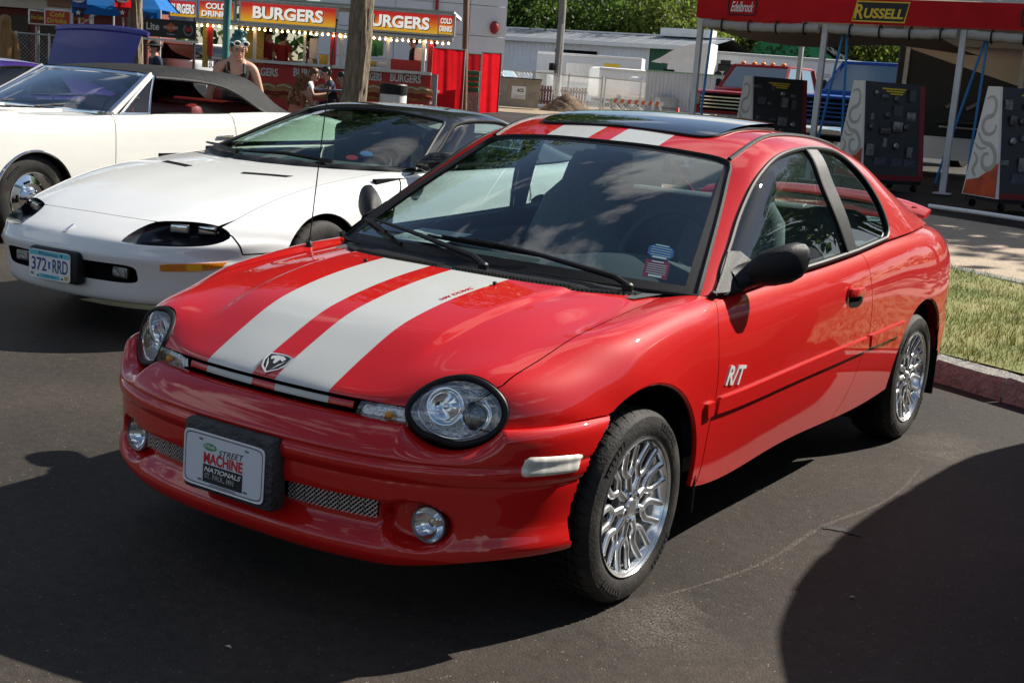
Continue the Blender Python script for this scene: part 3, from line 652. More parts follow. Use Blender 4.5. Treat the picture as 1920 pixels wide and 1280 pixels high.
def build_neon():
    root = thing('coupe', 'shiny red two-door coupe with silver racing stripes and chrome wheels, parked in front', 'car')
    # --- body panels
    hl_hole = hfront(ell(*HL_C, HL_A + .003, HL_B + .003, 72, rot=-.05))
    hood_l = np.vstack([hfront([(0, .634), (.10, .634), (.20, .634), (.32, .633), (.42, .632), (.47, .632)]), hfront([(.56, .630), (.62, .660)]), htop(HOOD_EDGE), htop(HOOD_REAR)])
    hood = np.vstack([hood_l, mir(hood_l)[::-1][1:-1]])
    obj('hood', trim(HS, hood, [hl_hole, mir(hl_hole)], step=.016, hole_flange=0), m_redstripe, root)
    arch_f = arc(0, .300, .368, 123, -4, 46)
    fen = np.vstack([htop(HOOD_EDGE[::-1]), hfront([(.62, .655), (.63, .60)]), hside([(-.552, .588), (-.541, .589), (-.467, .599), (-.373, .605), (-.21, .609)], -.7, .4), hside(arch_f[(arch_f[:, 0] > -.2)], -.5, .6), hside([(.37, .264)], .1, .6), hside(DOOR_F, .2, .8), htop([(.748, .470), (.70, .425)])])
    fm = trim(HS, fen, [hl_hole], step=.018, hole_flange=0)
    obj('front_fender', fm, m_red, root); obj('front_fender', mirrored(fm), m_red, root)
    door = np.vstack([hside(DOOR_F, .2, .8)[::-1][::-1], hside(BELT[1:-1], .4, 2.0), hside(DOOR_R, 1.4, 2.2), hside([(1.0, .264)], .5, 1.6)])
    dm = trim(HS, door, step=.02)
    for k, mm in ((1, dm), (-1, mirrored(dm))):
        d_ = obj('door', mm, m_red, root)
        # handle: recess ring, paddle
        uv = hside([(1.690, .764)], 1.4, 2.0); p = HS(uv)[0]; n = HS.normal(uv)[0]; p = p * [k, 1, 1]; n = n * [k, 1, 1]
        M = frame(p, (0, 1, -.05), (0, 0, 1)) if k > 0 else frame(p, (0, -1, .05), (0, 0, 1))
        h = MB(); h.prism([tuple(q) for q in ell(0, -.004, .094, .050, 40, pw=3.2)], .0035, Matrix.Translation((0, 0, -.0005)) @ M if False else M); h.build('handle_surround', m_red, d_, smooth=True, auto=30)
        h = MB(); h.prism([tuple(q) for q in ell(0, -.014, .078, .030, 32, pw=3)], .005, M); h.build('handle_recess', m_void, d_)
        h = MB(); h.box((-.004, .016, .010), (.150, .036, .018), M, bev=.008); h.build('handle', m_red, d_, smooth=True)
        h = MB(); h.lathe([(.009, 0), (.009, .007), (0, .007)], 16, M=M @ Matrix.Translation((.074 * k, -.014, .001))); h.build('key_lock', m_steel, d_, smooth=True)
    arch_r = arc(2.660, .290, .372, 30, 183, 50)
    qtop = [(.778, 2.06), (.765, 2.4), (.735, 2.75), (.67, 3.0), (.60, 3.06), (.585, 3.2), (.565, 3.36), (.55, 3.42)]
    qr = np.vstack([hside(DOOR_R[::-1], 1.4, 2.2), hside([(1.95, .927)], 1.7, 2.3), htop(qtop), hrear([(.55, .86), (.57, .78), (.60, .715)]), hside([(3.42, .655), (3.34, .628), (3.2, .610), (3.05, .602), (2.992, .50)], 2.7, 3.6)[1:], hside(arch_r, 2.1, 3.2), hside([(2.27, .266), (2.0, .264)], 1.6, 2.5)])
    qm = trim(HS, qr, step=.02)
    obj('rear_quarter', qm, m_red, root); obj('rear_quarter', mirrored(qm), m_red, root)
    rb_l = np.vstack([hrear([(0, .70), (.3, .70), (.5, .705), (.60, .705)]), hside([(3.34, .622), (3.2, .604), (3.05, .596), (2.995, .52)], 2.7, 3.6), hside(arc(2.66, .29, .372, 24, 0, 8), 2.6, 3.3), hside([(3.05, .285)], 2.6, 3.5), hrear([(.66, .29), (.4, .28), (0, .28)])])
    obj('rear_bumper', trim(HS, np.vstack([rb_l, mir(rb_l)[::-1][1:-1]]), step=.03), m_red, root)
    tr_l = np.vstack([htop([(0, 2.98), (.3, 2.98), (.56, 3.02), (.58, 3.06), (.573, 3.2), (.555, 3.36), (.545, 3.42)]), hrear([(.545, .86), (.55, .78), (.56, .715), (.3, .712), (0, .712)])])
    obj('trunk_lid', trim(HS, np.vstack([tr_l, mir(tr_l)[::-1][1:-1]]), step=.03), m_red, root)
    # inner shell behind the gaps
    sh = MB()
    for mm in (trim(HS, np.vstack([hside([(-.26, .645), (-.27, .68)], -.5, .3), htop([(.66, -.40), (.66, .36), (.735, .44)]), hside([(.6, .845), (1.4, .88), (1.9, .905), (2.05, .915)], .3, 2.3), htop([(.75, 2.4), (.68, 2.97), (.58, 3.05), (.55, 3.38)]), hside([(3.2, .60), (3.0, .56)], 2.7, 3.5), hside(arc(2.66, .29, .385, 25, 180, 20), 2.1, 3.2), hside([(2.2, .28), (.45, .28)], .3, 2.5), hside(arc(0, .30, .385, 0, 118, 20), -.5, .6)]), step=.05, gap=0, flange=0, off=-.014),):
        sh.add(mm[0], mm[1]); v2, f2, _ = mirrored(mm); sh.add(v2, f2)
    hb = trim(HS, np.vstack([htop([(0, -.60), (.3, -.58), (.45, -.52), (.60, -.40), (.62, -.2), (.61, .3), (.45, .17), (.3, .12), (0, .09)]), mir(htop([(0, -.60), (.3, -.58), (.45, -.52), (.60, -.40), (.62, -.2), (.61, .3), (.45, .17), (.3, .12), (0, .09)]))[::-1][1:-1]]), step=.06, gap=0, flange=0, off=-.03)
    sh.add(hb[0], hb[1])
    sh.box((0, -.52, .50), (.82, .22, .17)); sh.box((0, 1.35, .235), (1.46, 1.75, .06)); sh.box((0, -.2, .30), (.80, .75, .10)); sh.box((0, 3.1, .40), (1.0, .6, .2)); sh.box((0, 2.6, .3), (1.0, 1.0, .1))
    sh.build('inner_shell', m_void, root)
    # --- front bumper
    G, plan = bumper_grid()
    v, f = grid_mesh(G); bp = obj('front_bumper', (v, f), m_red, root, auto=60)
    def bpt(x, z, off=0.0):
        i = int(np.argmin(abs(plan[:, 0] - x) + (0 if x < .8 else 0) + (plan[:, 1] > -.2) * 9)); col = G[i]; j = 40 + int(np.argmin(abs(col[40:112, 2] - z)))
        a = G[min(i + 1, 300), j] - G[max(i - 1, 0), j]; b = G[i, j + 1] - G[i, j - 1]; n = np.cross(a, b); n /= np.linalg.norm(n)
        if n[1] > 0 and x < .8: n = -n
        return G[i, j] + n * off, n
    def bside(y, z, k=1):
        half = range(151, 300) if k > 0 else range(149, 0, -1); idx = np.array(list(half)); yy = G[idx, 60, 1]; f_ = np.interp(y, yy, np.arange(len(idx))); i0 = int(f_); a_ = f_ - i0
        c0, c1 = G[idx[i0]], G[idx[min(i0 + 1, len(idx) - 1)]]; col = c0 * (1 - a_) + c1 * a_; jj = np.arange(24, 110); jf = np.interp(-z, -col[jj, 2], jj)
        p = np.array([np.interp(jf, np.arange(121), col[:, c]) for c in range(3)]); t = (c1 - c0)[60]; n = np.array([t[1], -t[0], 0]); n /= np.linalg.norm(n); return p, (n if n[0] * k > 0 else -n)
    for k in (1, -1):   # side marker lamps
        rows = []
        for a in np.linspace(0, 1, 17):
            y = -.535 + .172 * a; zt = .541 - .016 * a; zb = .483 - .006 * a; e = min(1, 14 * min(a, 1 - a) + .25); zc = (zt + zb) / 2; hz = (zt - zb) / 2 * (.78 + .22 * e)
            rows.append([bside(y, zc + hz * b, k)[0] + bside(y, zc, k)[1] * (.011 * e * (1 - abs(b) ** 10) - .003) for b in np.linspace(-1, 1, 9)])
        ln_ = grid(rows, 'side_marker', m_clearwhite, root, flip=(k < 0))
        rows = []
        # fog lamp
        p, n = bpt(.585 * k, .336); c = Vector((.570 * k, -.650, .336)); nn = Vector((.10 * k, -1, .0)).normalized(); M = frame(c, nn.cross(Vector((0, 0, 1))) * -1, (0, 0, 1))
        M = Matrix((nn.cross(Vector((0, 0, 1))) * -1, Vector((0, 0, 1)), nn)).transposed().to_4x4(); M.translation = c
        fg = MB(); fg.lathe([(.050, -.02), (.052, .006), (.049, .010), (.046, .004)], 40, M=M); fo = fg.build('fog_lamp', m_steel, root, smooth=True)
        fg = MB(); fg.lathe([(.046, .002), (.034, -.016), (.012, -.026), (.010, -.012), (0, -.010)], 40, M=M); fg.build('reflector', m_chrome, fo, smooth=True)
        fg = MB(); fg.lathe([(.047, .005), (.030, .012), (0, .016)], 40, M=M); fg.build('lens', m_lens, fo, smooth=True)
        # expanded-metal grille in the mouth
        gm = MB(); zlo, zhi = .338, .390; cell = .0135
        x0, x1 = (.17, .450) if k > 0 else (-.450, -.17); nx = int((x1 - x0) / cell)
        for a in range(-4, nx + 1):
            for sg in (1, -1):
                pts = []
                for q in range(9):
                    zz = zlo + (zhi - zlo) * q / 8; xx = x0 + cell * (a + (q * .5 if sg > 0 else 4 - q * .5))
                    if x0 <= xx <= x1:
                        i = int(np.argmin(abs(plan[:, 0] - xx))); pts.append((plan[i, 0] + (xx - plan[i, 0]), plan[i, 1] + .034, zz))
                if len(pts) > 1: gm.tube(pts, .0019, 4, caps=False)
        gm.build('mesh_grille', m_alloy, root)
        mb_ = MB(); xs = np.linspace(x0 - .06, x1 - .01, 12) if k > 0 else np.linspace(x0 + .01, x1 + .06, 12)
        mb_.add(*grid_mesh(np.array([[(x, plan[int(np.argmin(abs(plan[:, 0] - x))), 1] + .050, z) for z in (.336, .392)] for x in xs]))); mb_.build('grille_backing', m_void, root)
    # number-plate bracket and show plate
    br = MB(); br.box((.000, -.800, .408), (.345, .062, .205), bev=.016); brk = br.build('plate_bracket', pm('worn_black_foam', (.030, .032, .036), .55, var=.4, vs=25, bump=.5, bs=90), root, smooth=True)
    PM = frame((-.008, -.8335, .403), (1, 0, 0), (0, .05, 1)); 
    PM = Matrix.Translation((-.008, -.8335, .403)) @ Matrix.Rotation(rad(90), 4, 'X') @ Matrix.Rotation(rad(-1), 4, 'X')
    rr = [tuple(q) for q in ell(0, 0, .1525, .076, 60, pw=14)]
    pl = MB(); pl.prism(rr, .0015, PM); plate = pl.build('show_plate', m_plate, brk)
    ring = MB(); ring.add(*grid_mesh(np.array([[PM @ Vector((*p, .0018)), PM @ Vector((*q, .0018))] for p, q in zip(ell(0, 0, .149, .0725, 64, pw=12), ell(0, 0, .1465, .070, 64, pw=12))]), closed_u=True)); ring.build('plate_border', m_ink, plate)
    ring = MB(); ring.tube([PM @ Vector((*p, .001)) for p in ell(0, 0, .1535, .077, 64, pw=14)], .0022, 6, closed=True); ring.build('plate_edge', m_whiteink, plate)
    T = lambda x, y, z=.0022: PM @ Matrix.Translation((x, y, z))
    text('lettering', 'STREET', m_ink, plate, T(.030, .0335) @ Matrix.Rotation(.06, 4, 'Z'), .02, width=.098, height=.0165, ext=.0006, shear=.35)
    text('lettering', 'MACHINE', m_redink, plate, T(0, .008), .03, width=.150, height=.031, ext=.0006, bold=.03)
    q = MB(); q.box((0, -.036, .0022), (.152, .051, .0008), PM); q.build('plate_block', m_ink, plate)
    text('lettering', 'NATIONALS', m_whiteink, plate, T(0, -.0235, .0030), .02, width=.142, height=.014, ext=.0004, shear=.3, bold=.02)
    text('lettering', 'ST. PAUL, MN', m_greyink, plate, T(-.012, -.0435, .0030), .02, width=.112, height=.018, ext=.0004, bold=.02)
    text('lettering', 'www.StreetMachineNationals.net', m_ink, plate, T(0, -.0655), .006, width=.10, ext=.0002)
    q = MB(); q.prism([tuple(a) for a in ell(-.052, .040, .026, .0105, 30)], .0007, T(0, 0, .0018)); q.build('logo_badge', m_greenink, plate)
    text('lettering', "O'Reilly", m_whiteink, plate, T(-.052, .040, .0030), .01, width=.042, ext=.0003, shear=.2, bold=.01)
    for x, y in ((-.088, .058), (.088, .058), (-.088, -.058), (.088, -.058)):
        q = MB(); q.box((x, y, .002), (.014, .0055, .001), PM); q.build('bolt_slot', m_steel, plate)
    # --- nose: grille bar, slot, lamps
    bar = hfront([(x, .6275) for x in np.linspace(-.0, .315, 10)] + [(.315, .605)] + [(x, .6065) for x in np.linspace(.30, 0, 10)])
    obj('grille_bar', trim(HS, np.vstack([bar, mir(bar)[::-1][1:-1]]), step=.01, gap=0, flange=.01, off=-.010), m_redstripe, root)
    for k in (1, -1):
        def M3(mm): return mm if k > 0 else mirrored(mm)
        # headlamp
        hl = obj('headlight', M3(trim(HS, hfront(ell(*HL_C, HL_A - .012, HL_B - .012, 72, rot=-.05)), step=.012, gap=0, flange=0, off=.001)), m_lens, root)
        e1 = HS(hfront(ell(*HL_C, HL_A - .004, HL_B - .004, 90, rot=-.05))); n1 = HS.normal(hfront(ell(*HL_C, HL_A - .004, HL_B - .004, 90, rot=-.05)))
        ringp = [tuple((p - n * .002) * [k, 1, 1]) for p, n in zip(e1, n1)]
        q = MB(); q.tube(ringp, .0095, 10, closed=True); q.build('rubber_ring', m_rubber, hl, smooth=True)
        # reflector bowl: inner surface offset back
        uvc = hfront([HL_C]); c = HS(uvc)[0]; nrm = HS.normal(uvc)[0]; ex = np.cross([0, 0, 1], nrm); ex = -ex / np.linalg.norm(ex); ex = ex if ex[0] > 0 else -ex; ey = np.cross(nrm, ex); ey = ey if ey[2] > 0 else -ey
        rows = []
        for r_, dp in ((.90, .006), (.88, .022), (.82, .040), (.6, .050), (.3, .052), (.02, .052)):
            uv = hfront(ell(*HL_C, HL_A * r_, HL_B * r_, 48, rot=-.05)); rows.append((HS(uv) - HS.normal(uv) * dp * .6 - nrm * dp * .4) * [k, 1, 1])
        grid(np.array(rows).transpose(1, 0, 2)[list(range(48)) + [0]], 'lamp_housing', pm('faceted_chrome', (.93, .95, .98), .22, .75, bump=1.0, bs=45, coat=.5, var=.12, vs=90), hl)
        def HM(a, b, dp): return Matrix((Vector(ex * [k, 1, 1]) * (1 if k > 0 else 1), Vector(ey * [k, 1, 1]), Vector(nrm * [k, 1, 1]))).transposed().to_4x4() if False else None
        def place(a, b, dp):
            o_ = (c + ex * a + ey * b - nrm * dp) * [k, 1, 1]; X = Vector(ex * [k, 1, 1]); Y = Vector(ey * [k, 1, 1]); Z = Vector(nrm * [k, 1, 1])
            M = Matrix((X, Y, Z)).transposed().to_4x4(); M.translation = Vector(o_); return M
        q = MB(); q.lathe([(.050, .012), (.047, .012), (.044, -.002), (.030, -.016), (.012, -.022), (.010, -.004), (.006, 0), (0, 0)], 40, M=place(-.026, .014, .030)); q.build('main_reflector', m_chrome, hl, smooth=True, auto=60)
        q = MB(); q.lathe([(.040, .010), (.037, .016), (.033, .014), (.031, .006)], 40, M=place(.056, -.002, .030)); q.build('projector_ring', m_chrome, hl, smooth=True)
        q = MB(); q.ball((0, 0, 0), (.031, .031, .022), 24, 14, M=place(.056, -.002, .026)); q.build('projector_lens', pm('smoky_projector_glass', (.10, .11, .12), .03, coat=1.0, spec=1.0), hl, smooth=True)
        q = MB(); q.tube([place(0, 0, .022) @ Vector((math.cos(a) * .098, math.sin(a) * .068, 0)) for a in np.linspace(0, 2 * math.pi, 60, endpoint=False)], .003, 6, closed=True); q.build('lamp_bezel', m_alloy, hl, smooth=True)
        # indicator between hood edge and bumper
        tl = [(.334, .598), (.345, .629), (.40, .630), (.476, .629), (.484, .605), (.484, .585), (.42, .589), (.345, .592)]
        ts = obj('turn_signal', M3(trim(HS, hfront(tl), step=.012, gap=0, flange=.02, off=.006)), m_lens, root)
        obj('reflector', M3(trim(HS, hfront([(.338, .600), (.348, .626), (.472, .626), (.480, .588), (.35, .595)]), step=.012, gap=0, flange=0, off=-.018)), pm('faceted_chrome', RED), ts)
        uv = hfront([(.425, .606)]); p = (HS(uv)[0] - HS.normal(uv)[0] * .006) * [k, 1, 1]; q = MB(); q.ball(tuple(p), (.013, .012, .010), 12, 8); q.build('bulb', m_orange_bulb, ts, smooth=True)
    # --- cowl with slats, wipers
    WB = lambda x: (.262 + .235 * (abs(x) / .735) ** 2.2, .884 - .018 * (abs(x) / .735) ** 2)
    rows = []
    xs = np.linspace(-.735, .735, 49)
    hr = {}
    HRx, HRy = HOOD_REAR[::-1, 0], HOOD_REAR[::-1, 1]
    for x in xs:
        yb, zb = WB(x); yf = np.interp(abs(x), HRx, HRy) if abs(x) < .669 else .385 + (abs(x) - .669) * .9
        zf = HS(htop([(abs(x), yf)]))[0, 2]
        rows.append([(x, yf + .004, zf - .012), (x, yf + .012, zf - .004), (x, yf + (yb - yf) * .4, (zf * .6 + zb * .4) - .008), (x, yb + .006, zb + .002)])
    cw = grid(rows, 'cowl_panel', m_blackplastic, root)
    for sg in (1, -1):
        for i in range(46):
            x = sg * (.035 + .0125 * i); yf = np.interp(abs(x), HRx, HRy) + .018; zf = HS(htop([(abs(x), yf)]))[0, 2]; q = MB()
            q.box((x, yf + .020, zf + .001), (.0055, .044, .008), Matrix.Identity(4)); q.build('cowl_slat', m_black, cw)
    # --- greenhouse
    opening = np.vstack([smooth_poly([(.560, .868), (.581, .902), (.712, .992), (.835, 1.071), (.975, 1.154), (1.091, 1.216), (1.232, 1.27), (1.367, 1.300), (1.541, 1.317), (1.679, 1.320), (1.759, 1.318), (1.935, 1.305), (2.084, 1.262), (2.185, 1.196), (2.228, 1.11), (2.236, 1.02), (2.226, .985), (2.18, .958)], 90), [(1.8, .9295), (1.4, .9095), (.9, .887), (.62, .8735)]])
    ouv = gside(opening)
    e0 = 1e-4
    vb = [(e0, v) for v in np.linspace(e0, 1 - e0, 60)]; ub = [(u, 1 - e0) for u in np.linspace(e0, 1 - e0, 30)]
    roof_out = np.vstack([vb, ub[1:], [(1 - e0, v) for v in np.linspace(1 - e0, e0, 60)][1:], [(u, e0) for u in np.linspace(1 - e0, e0, 30)][1:-1]])
    obj('roof', trim(GS, roof_out, [ouv, mir(ouv)], step=.022, gap=0, flange=.015), m_redroof, root)
    hv = trim(GS, roof_out, [ouv, mir(ouv)], step=.05, gap=.005, flange=0, off=-.022); obj('headliner', hv, pm('pale_grey_headliner', (.36, .36, .35), .95), root)
    Bf = [(1.604, 1.316), (1.600, 1.20), (1.640, 1.08), (1.704, .928)]; Br = [(1.716, 1.318), (1.721, 1.198), (1.758, 1.076), (1.796, .930)]
    def split(poly, a_front):
        return poly
    doorw = np.vstack([[p for p in opening if (p[0] < np.interp(p[1], [.928, 1.08, 1.2, 1.316], [1.704, 1.64, 1.60, 1.604])) and p[1] > .9], Spline(Bf).sample(14), [(1.4, .9095), (.9, .887), (.62, .8735)]])
    qwin = np.vstack([[p for p in opening if (p[0] > np.interp(p[1], [.93, 1.076, 1.198, 1.318], [1.796, 1.758, 1.721, 1.716])) and p[1] > .95], [(1.8, .9295)], Spline(Br).sample(14)[::-1]])
    pil = np.vstack([Spline(Bf).sample(14), Spline(Br).sample(14)[::-1]])
    def ins(poly, d): return shrink(resample(poly, .02), d)
    for k in (1, -1):
        M3 = (lambda mm: mm) if k > 0 else mirrored
        obj('door_window', M3(trim(GS, gside(doorw), step=.03, gap=0, flange=0, off=-.007)), m_glass, root)
        obj('quarter_window', M3(trim(GS, gside(qwin), step=.03, gap=0, flange=0, off=-.007)), m_glass, root)
        obj('b_pillar', M3(trim(GS, gside(pil), step=.02, gap=0, flange=.008, off=.003)), m_blackplastic, root)
        tr_ = gside(resample(opening, .02)); P = GS(tr_); N = GS.normal(tr_); P = P * [k, 1, 1]; N = N * [k, 1, 1]
        q = MB(); q.tube([tuple(p - n * .001) for p, n in zip(P, N)], .0105, 8, closed=True); q.build('window_seal', m_rubber, root, smooth=True)
        # black inner frit strip along the B side of the door glass
        sl = [(y, z) for y, z in Spline([(a - .022, b) for a, b in Bf]).sample(12)]; u_ = gside(sl); P = GS(u_) * [k, 1, 1]
        q = MB(); q.tube([tuple(p) for p in P], .009, 6); q.build('channel_seal', m_rubber, root, smooth=True)
        # belt moulding
        bl = hside([(.535, .862), (.60, .868), (.9, .880), (1.4, .902), (1.7, .917), (1.862, .926)], .3, 2.1); 
        P = HS(hside(resample([(.535, .862), (.60, .868), (.9, .880), (1.4, .902), (1.7, .917), (1.862, .926)], .04, False), .3, 2.1)) * [k, 1, 1]
        q = MB(); q.tube([tuple(p + np.array([0, 0, .002])) for p in P], .013, 8); q.build('belt_moulding', m_black, root, smooth=True)
        P = HS(hside(resample([(1.875, .926), (2.0, .934), (2.12, .942), (2.2, .95)], .03, False), 1.7, 2.4)) * [k, 1, 1]
        q = MB(); q.tube([tuple(p + np.array([0, 0, .004])) for p in P], .014, 8); q.build('belt_moulding', m_black, root, smooth=True)
        # roof drip moulding
        dl = gtop(Spline([(.518, 1.108), (.524, 1.243), (.512, 1.413), (.505, 1.65), (.50, 1.9), (.48, 2.2), (.455, 2.45)]).sample(30)); P = GS(dl) * [k, 1, 1]; N = GS.normal(dl) * [k, 1, 1]
        q = MB(); q.tube([tuple(p + n * .001) for p, n in zip(P, N)], .0095, 8); q.build('drip_moulding', m_black, root, smooth=True)
        # body side moulding
        strips = [([(.372, .549), (.430, .551)], [(.430, .502), (.384, .500)], 0), ([(.462, .553), (1.0, .562), (1.5, .573), (1.880, .580)], [(1.893, .527), (1.5, .517), (1.0, .508), (.452, .502)], .008), ([(1.915, .582), (2.10, .586), (2.35, .594)], [(2.306, .540), (2.1, .533), (1.92, .529)], .008)]
        for a, b, _ in strips:
            mm = trim(HS, hside(a + b, .2, 2.6), step=.02, gap=.001, flange=.013, off=.011)
            obj('side_moulding', M3(mm), m_red, root)
        # mirror
        m = MB(); rows = []
        A = np.array([.790, .735, .928]); Bq = np.array([.962, .845, .985])
        secs = [(0, .040, .030, .045), (.10, .055, .045, .030), (.25, .064, .060, .0), (.5, .066, .068, 0), (.75, .060, .068, 0), (.90, .046, .056, 0), (.975, .026, .036, 0), (1.0, .006, .008, 0)]
        for q_, ry, rz_, dz in secs:
            cc = A + (Bq - A) * q_ - np.array([0, 0, dz * .25]); row = []
            for w in np.linspace(0, 2 * math.pi, 24, endpoint=False):
                cw_, sw_ = math.cos(w), math.sin(w); fx = abs(cw_) ** .8 * np.sign(cw_); row.append(cc + np.array([0, -fx * ry * (1.15 if fx > 0 else .55), sw_ * rz_]))
            rows.append(row)
        P = np.array(rows); P[:, :, 0] *= k
        mo = obj('door_mirror', grid_mesh(P, flip=(k < 0), closed_v=True), m_blackplastic, root)
        q = MB(); poly = [(.520, .868), (.60, .872), (.83, .885), (.80, .95), (.745, .985), (.70, .985)]; mm = trim(GS, gside(poly), step=.03, gap=0, flange=.014, off=.012); obj('mirror_sail', M3(mm), m_blackplastic, mo)
        q = MB(); q.tube([(k * .765, .66, .900), (k * .79, .71, .915), (k * .82, .74, .93)], [.042, .036, .034], 14, flat=1.25); q.build('mirror_arm', m_blackplastic, mo, smooth=True)
        q = MB(); q.tube([(k * .780, .515, .872), (k * .786, .50, .868)], .013, 8); q.build('mirror_clip', m_black, mo, smooth=True)
        # mud flap
        q = MB(); q.box((k * .775, .395, .245), (.13, .012, .13), bev=.005); q.build('mud_flap', m_rubber, root); q = MB(); q.box((k * .775, 3.035, .26), (.14, .012, .22), bev=.005); q.build('mud_flap', m_rubber, root)
        # A-pillar wheel lips
        for yc, zc, r_, a0, a1 in ((0, .30, .3655, 121, -3), (2.66, .29, .3695, 32, 182)):
            P = HS(hside(arc(yc, zc, r_ + .002, a0, a1, 40), yc - .6, yc + .6)) * [k, 1, 1]
            q = MB(); q.tube([tuple(p - np.array([k * .008, 0, 0])) for p in P], .007, 6); q.build('arch_lip', m_red, root, smooth=True)
    # R/T badges, hood badge, hood lettering
    for k in (1, -1):
        uv = hside([(.585, .610)], .4, .9); p = HS(uv)[0] * [k, 1, 1]; M = frame(p + np.array([k * .001, 0, 0]), (0, k, -.13 * k), (0, 0, 1))
        text('door_badge', 'R/T', m_silvertext, root, M, .1, width=.150, height=.066, ext=.006, shear=.35, bold=.02)
    uv = htop([(.003, -.655)]); p = HS(uv)[0]; n = Vector(HS.normal(uv)[0]); M = frame(p, (1, 0, 0), (0, 1, .62)); 
    sh_ = [(-.045, .030), (-.028, .034), (0, .036), (.028, .034), (.045, .030), (.045, 0), (.032, -.025), (0, -.046), (-.032, -.025), (-.045, 0)]
    q = MB(); q.prism(sh_, .005, M); bd = q.build('hood_badge', m_chrome, root)
    q = MB(); q.prism([(x * .86, y * .86) for x, y in sh_], .0056, M); q.build('badge_field', m_ink, bd)
    q = MB(); q.prism([(-.028, .018), (-.012, .026), (.012, .026), (.028, .018), (.022, .006), (.010, .012), (.004, -.006), (-.004, -.006), (-.010, .012), (-.022, .006)], .0064, M); q.prism([(-.034, .010), (-.026, -.006), (-.008, -.034), (-.018, -.010)], .0064, M); q.prism([(.034, .010), (.018, -.010), (.008, -.034), (.026, -.006)], .0064, M); q.build('badge_emblem', m_silvertext, bd)
    p0 = HS(htop([(.242, -.193)]))[0]; p1 = HS(htop([(.250, -.045)]))[0]; c = (p0 + p1) / 2; n = Vector(HS.normal(htop([(.246, -.12)]))[0])
    ex = Vector(p1 - p0).normalized(); ey = n.cross(ex); M = Matrix((ex, ey, n)).transposed().to_4x4(); M.translation = Vector(c) + n * .002 - ey * -.0; 
    text('hood_lettering', '16V DOHC', m_redink, root, M @ Matrix.Translation((0, .018, 0)), .03, width=.15, height=.016, ext=.0015, bold=-.012)
    for x, y in ((.262, .03), (-.262, .03)):
        uv = htop([(abs(x), y)]); p = HS(uv)[0]; q = MB(); q.box((x, y, p[2] + .006), (.012, .014, .010), bev=.004); q.build('washer_nozzle', m_black, root)
    # sunroof
    sr = [tuple(a) for a in ell(0, 1.53, .395, .325, 80, pw=9)]; su = GS.inv(sr, TOP, lambda p: p[:, 2] > 1.15)
    sv, sf, sn = trim(GS, su, step=.03, gap=0, flange=.010, off=.006); tl = .024 / .65   # tilt added at the back so the pane reflects higher sky
    sv = [(x, y, z + tl * max(0, y - 1.2)) for x, y, z in sv]; sn = [tuple(Vector((x, y - tl * z, z + tl * y * 0)).normalized()) for x, y, z in sn]
    so = obj('sunroof', (sv, sf, sn), m_sunroof, root)
    P = GS(su); q = MB(); q.tube([tuple(p + [0, 0, .003]) for p in P], .006, 6, closed=True); q.build('sunroof_seal', m_rubber, so, smooth=True)
    # windscreen
    GA = GS(GS.inv([(0, 0)], TOP)) if False else None
    rowsW = []
    vs = np.linspace(0, 1, 25)
    # A-pillar line from the roof surface edge (u=0)
    edge = GS(np.c_[np.full(200, 2e-4), np.linspace(0, 1, 200)])
    el = edge[edge[:, 0] > 0]; pil_l = el[el[:, 2] < 1.262]; pil_l = pil_l[np.argsort(pil_l[:, 2])]; hd = edge[edge[:, 2] > 1.262]; hd = hd[np.argsort(hd[:, 0])]
    for t_ in np.linspace(0, 1, 21):
        row = []
        zs = pil_l[0, 2] + (pil_l[-1, 2] - pil_l[0, 2]) * t_; px = np.interp(zs, pil_l[:, 2], pil_l[:, 0]); py = np.interp(zs, pil_l[:, 2], pil_l[:, 1])
        for s_ in np.linspace(-1, 1, 41):
            xb = s_ * .745; yb, zb = WB(xb); zb += .003
            xt = s_ * hd[-1, 0]; yt = np.interp(xt, hd[:, 0], hd[:, 1]); zt = np.interp(xt, hd[:, 0], hd[:, 2])
            b_ = np.array([xb, yb, zb]); a_ = np.array([xt, yt, zt]); p = b_ * (1 - t_) + a_ * t_
            lin_edge = np.array([np.sign(s_) * 1, 0, 0])
            e_ = np.array([px, py, zs]) - (np.array([.745, *WB(.745)]) * (1 - t_) + np.array([hd[-1, 0], np.interp(hd[-1, 0], hd[:, 0], hd[:, 1]), np.interp(hd[-1, 0], hd[:, 0], hd[:, 2])]) * t_)
            p = p + np.array([e_[0] * s_, e_[1] * abs(s_) ** 3, e_[2] * abs(s_) ** 3]) + np.array([0, -.030, .045]) * (1 - s_ ** 2) * 4 * t_ * (1 - t_) * .8
            row.append(p - np.array([0, -.002, .006]))
        rowsW.append(row)
    Wg = np.array(rowsW); ws = grid(Wg, 'windscreen', m_wglass, root)
    def wpt(s_, t_, off=0.0):
        i = t_ * 20; j = (s_ + 1) * 20; i0, j0 = min(int(i), 19), min(int(j), 39); a, b = i - i0, j - j0
        p = Wg[i0, j0] * (1 - a) * (1 - b) + Wg[i0 + 1, j0] * a * (1 - b) + Wg[i0, j0 + 1] * (1 - a) * b + Wg[i0 + 1, j0 + 1] * a * b
        n = np.cross(Wg[i0, j0 + 1] - Wg[i0, j0], Wg[i0 + 1, j0] - Wg[i0, j0]); n /= np.linalg.norm(n); return p + n * off
    band = MB()
    S1 = np.linspace(-1, 1, 41); T1 = np.linspace(0, 1, 21)
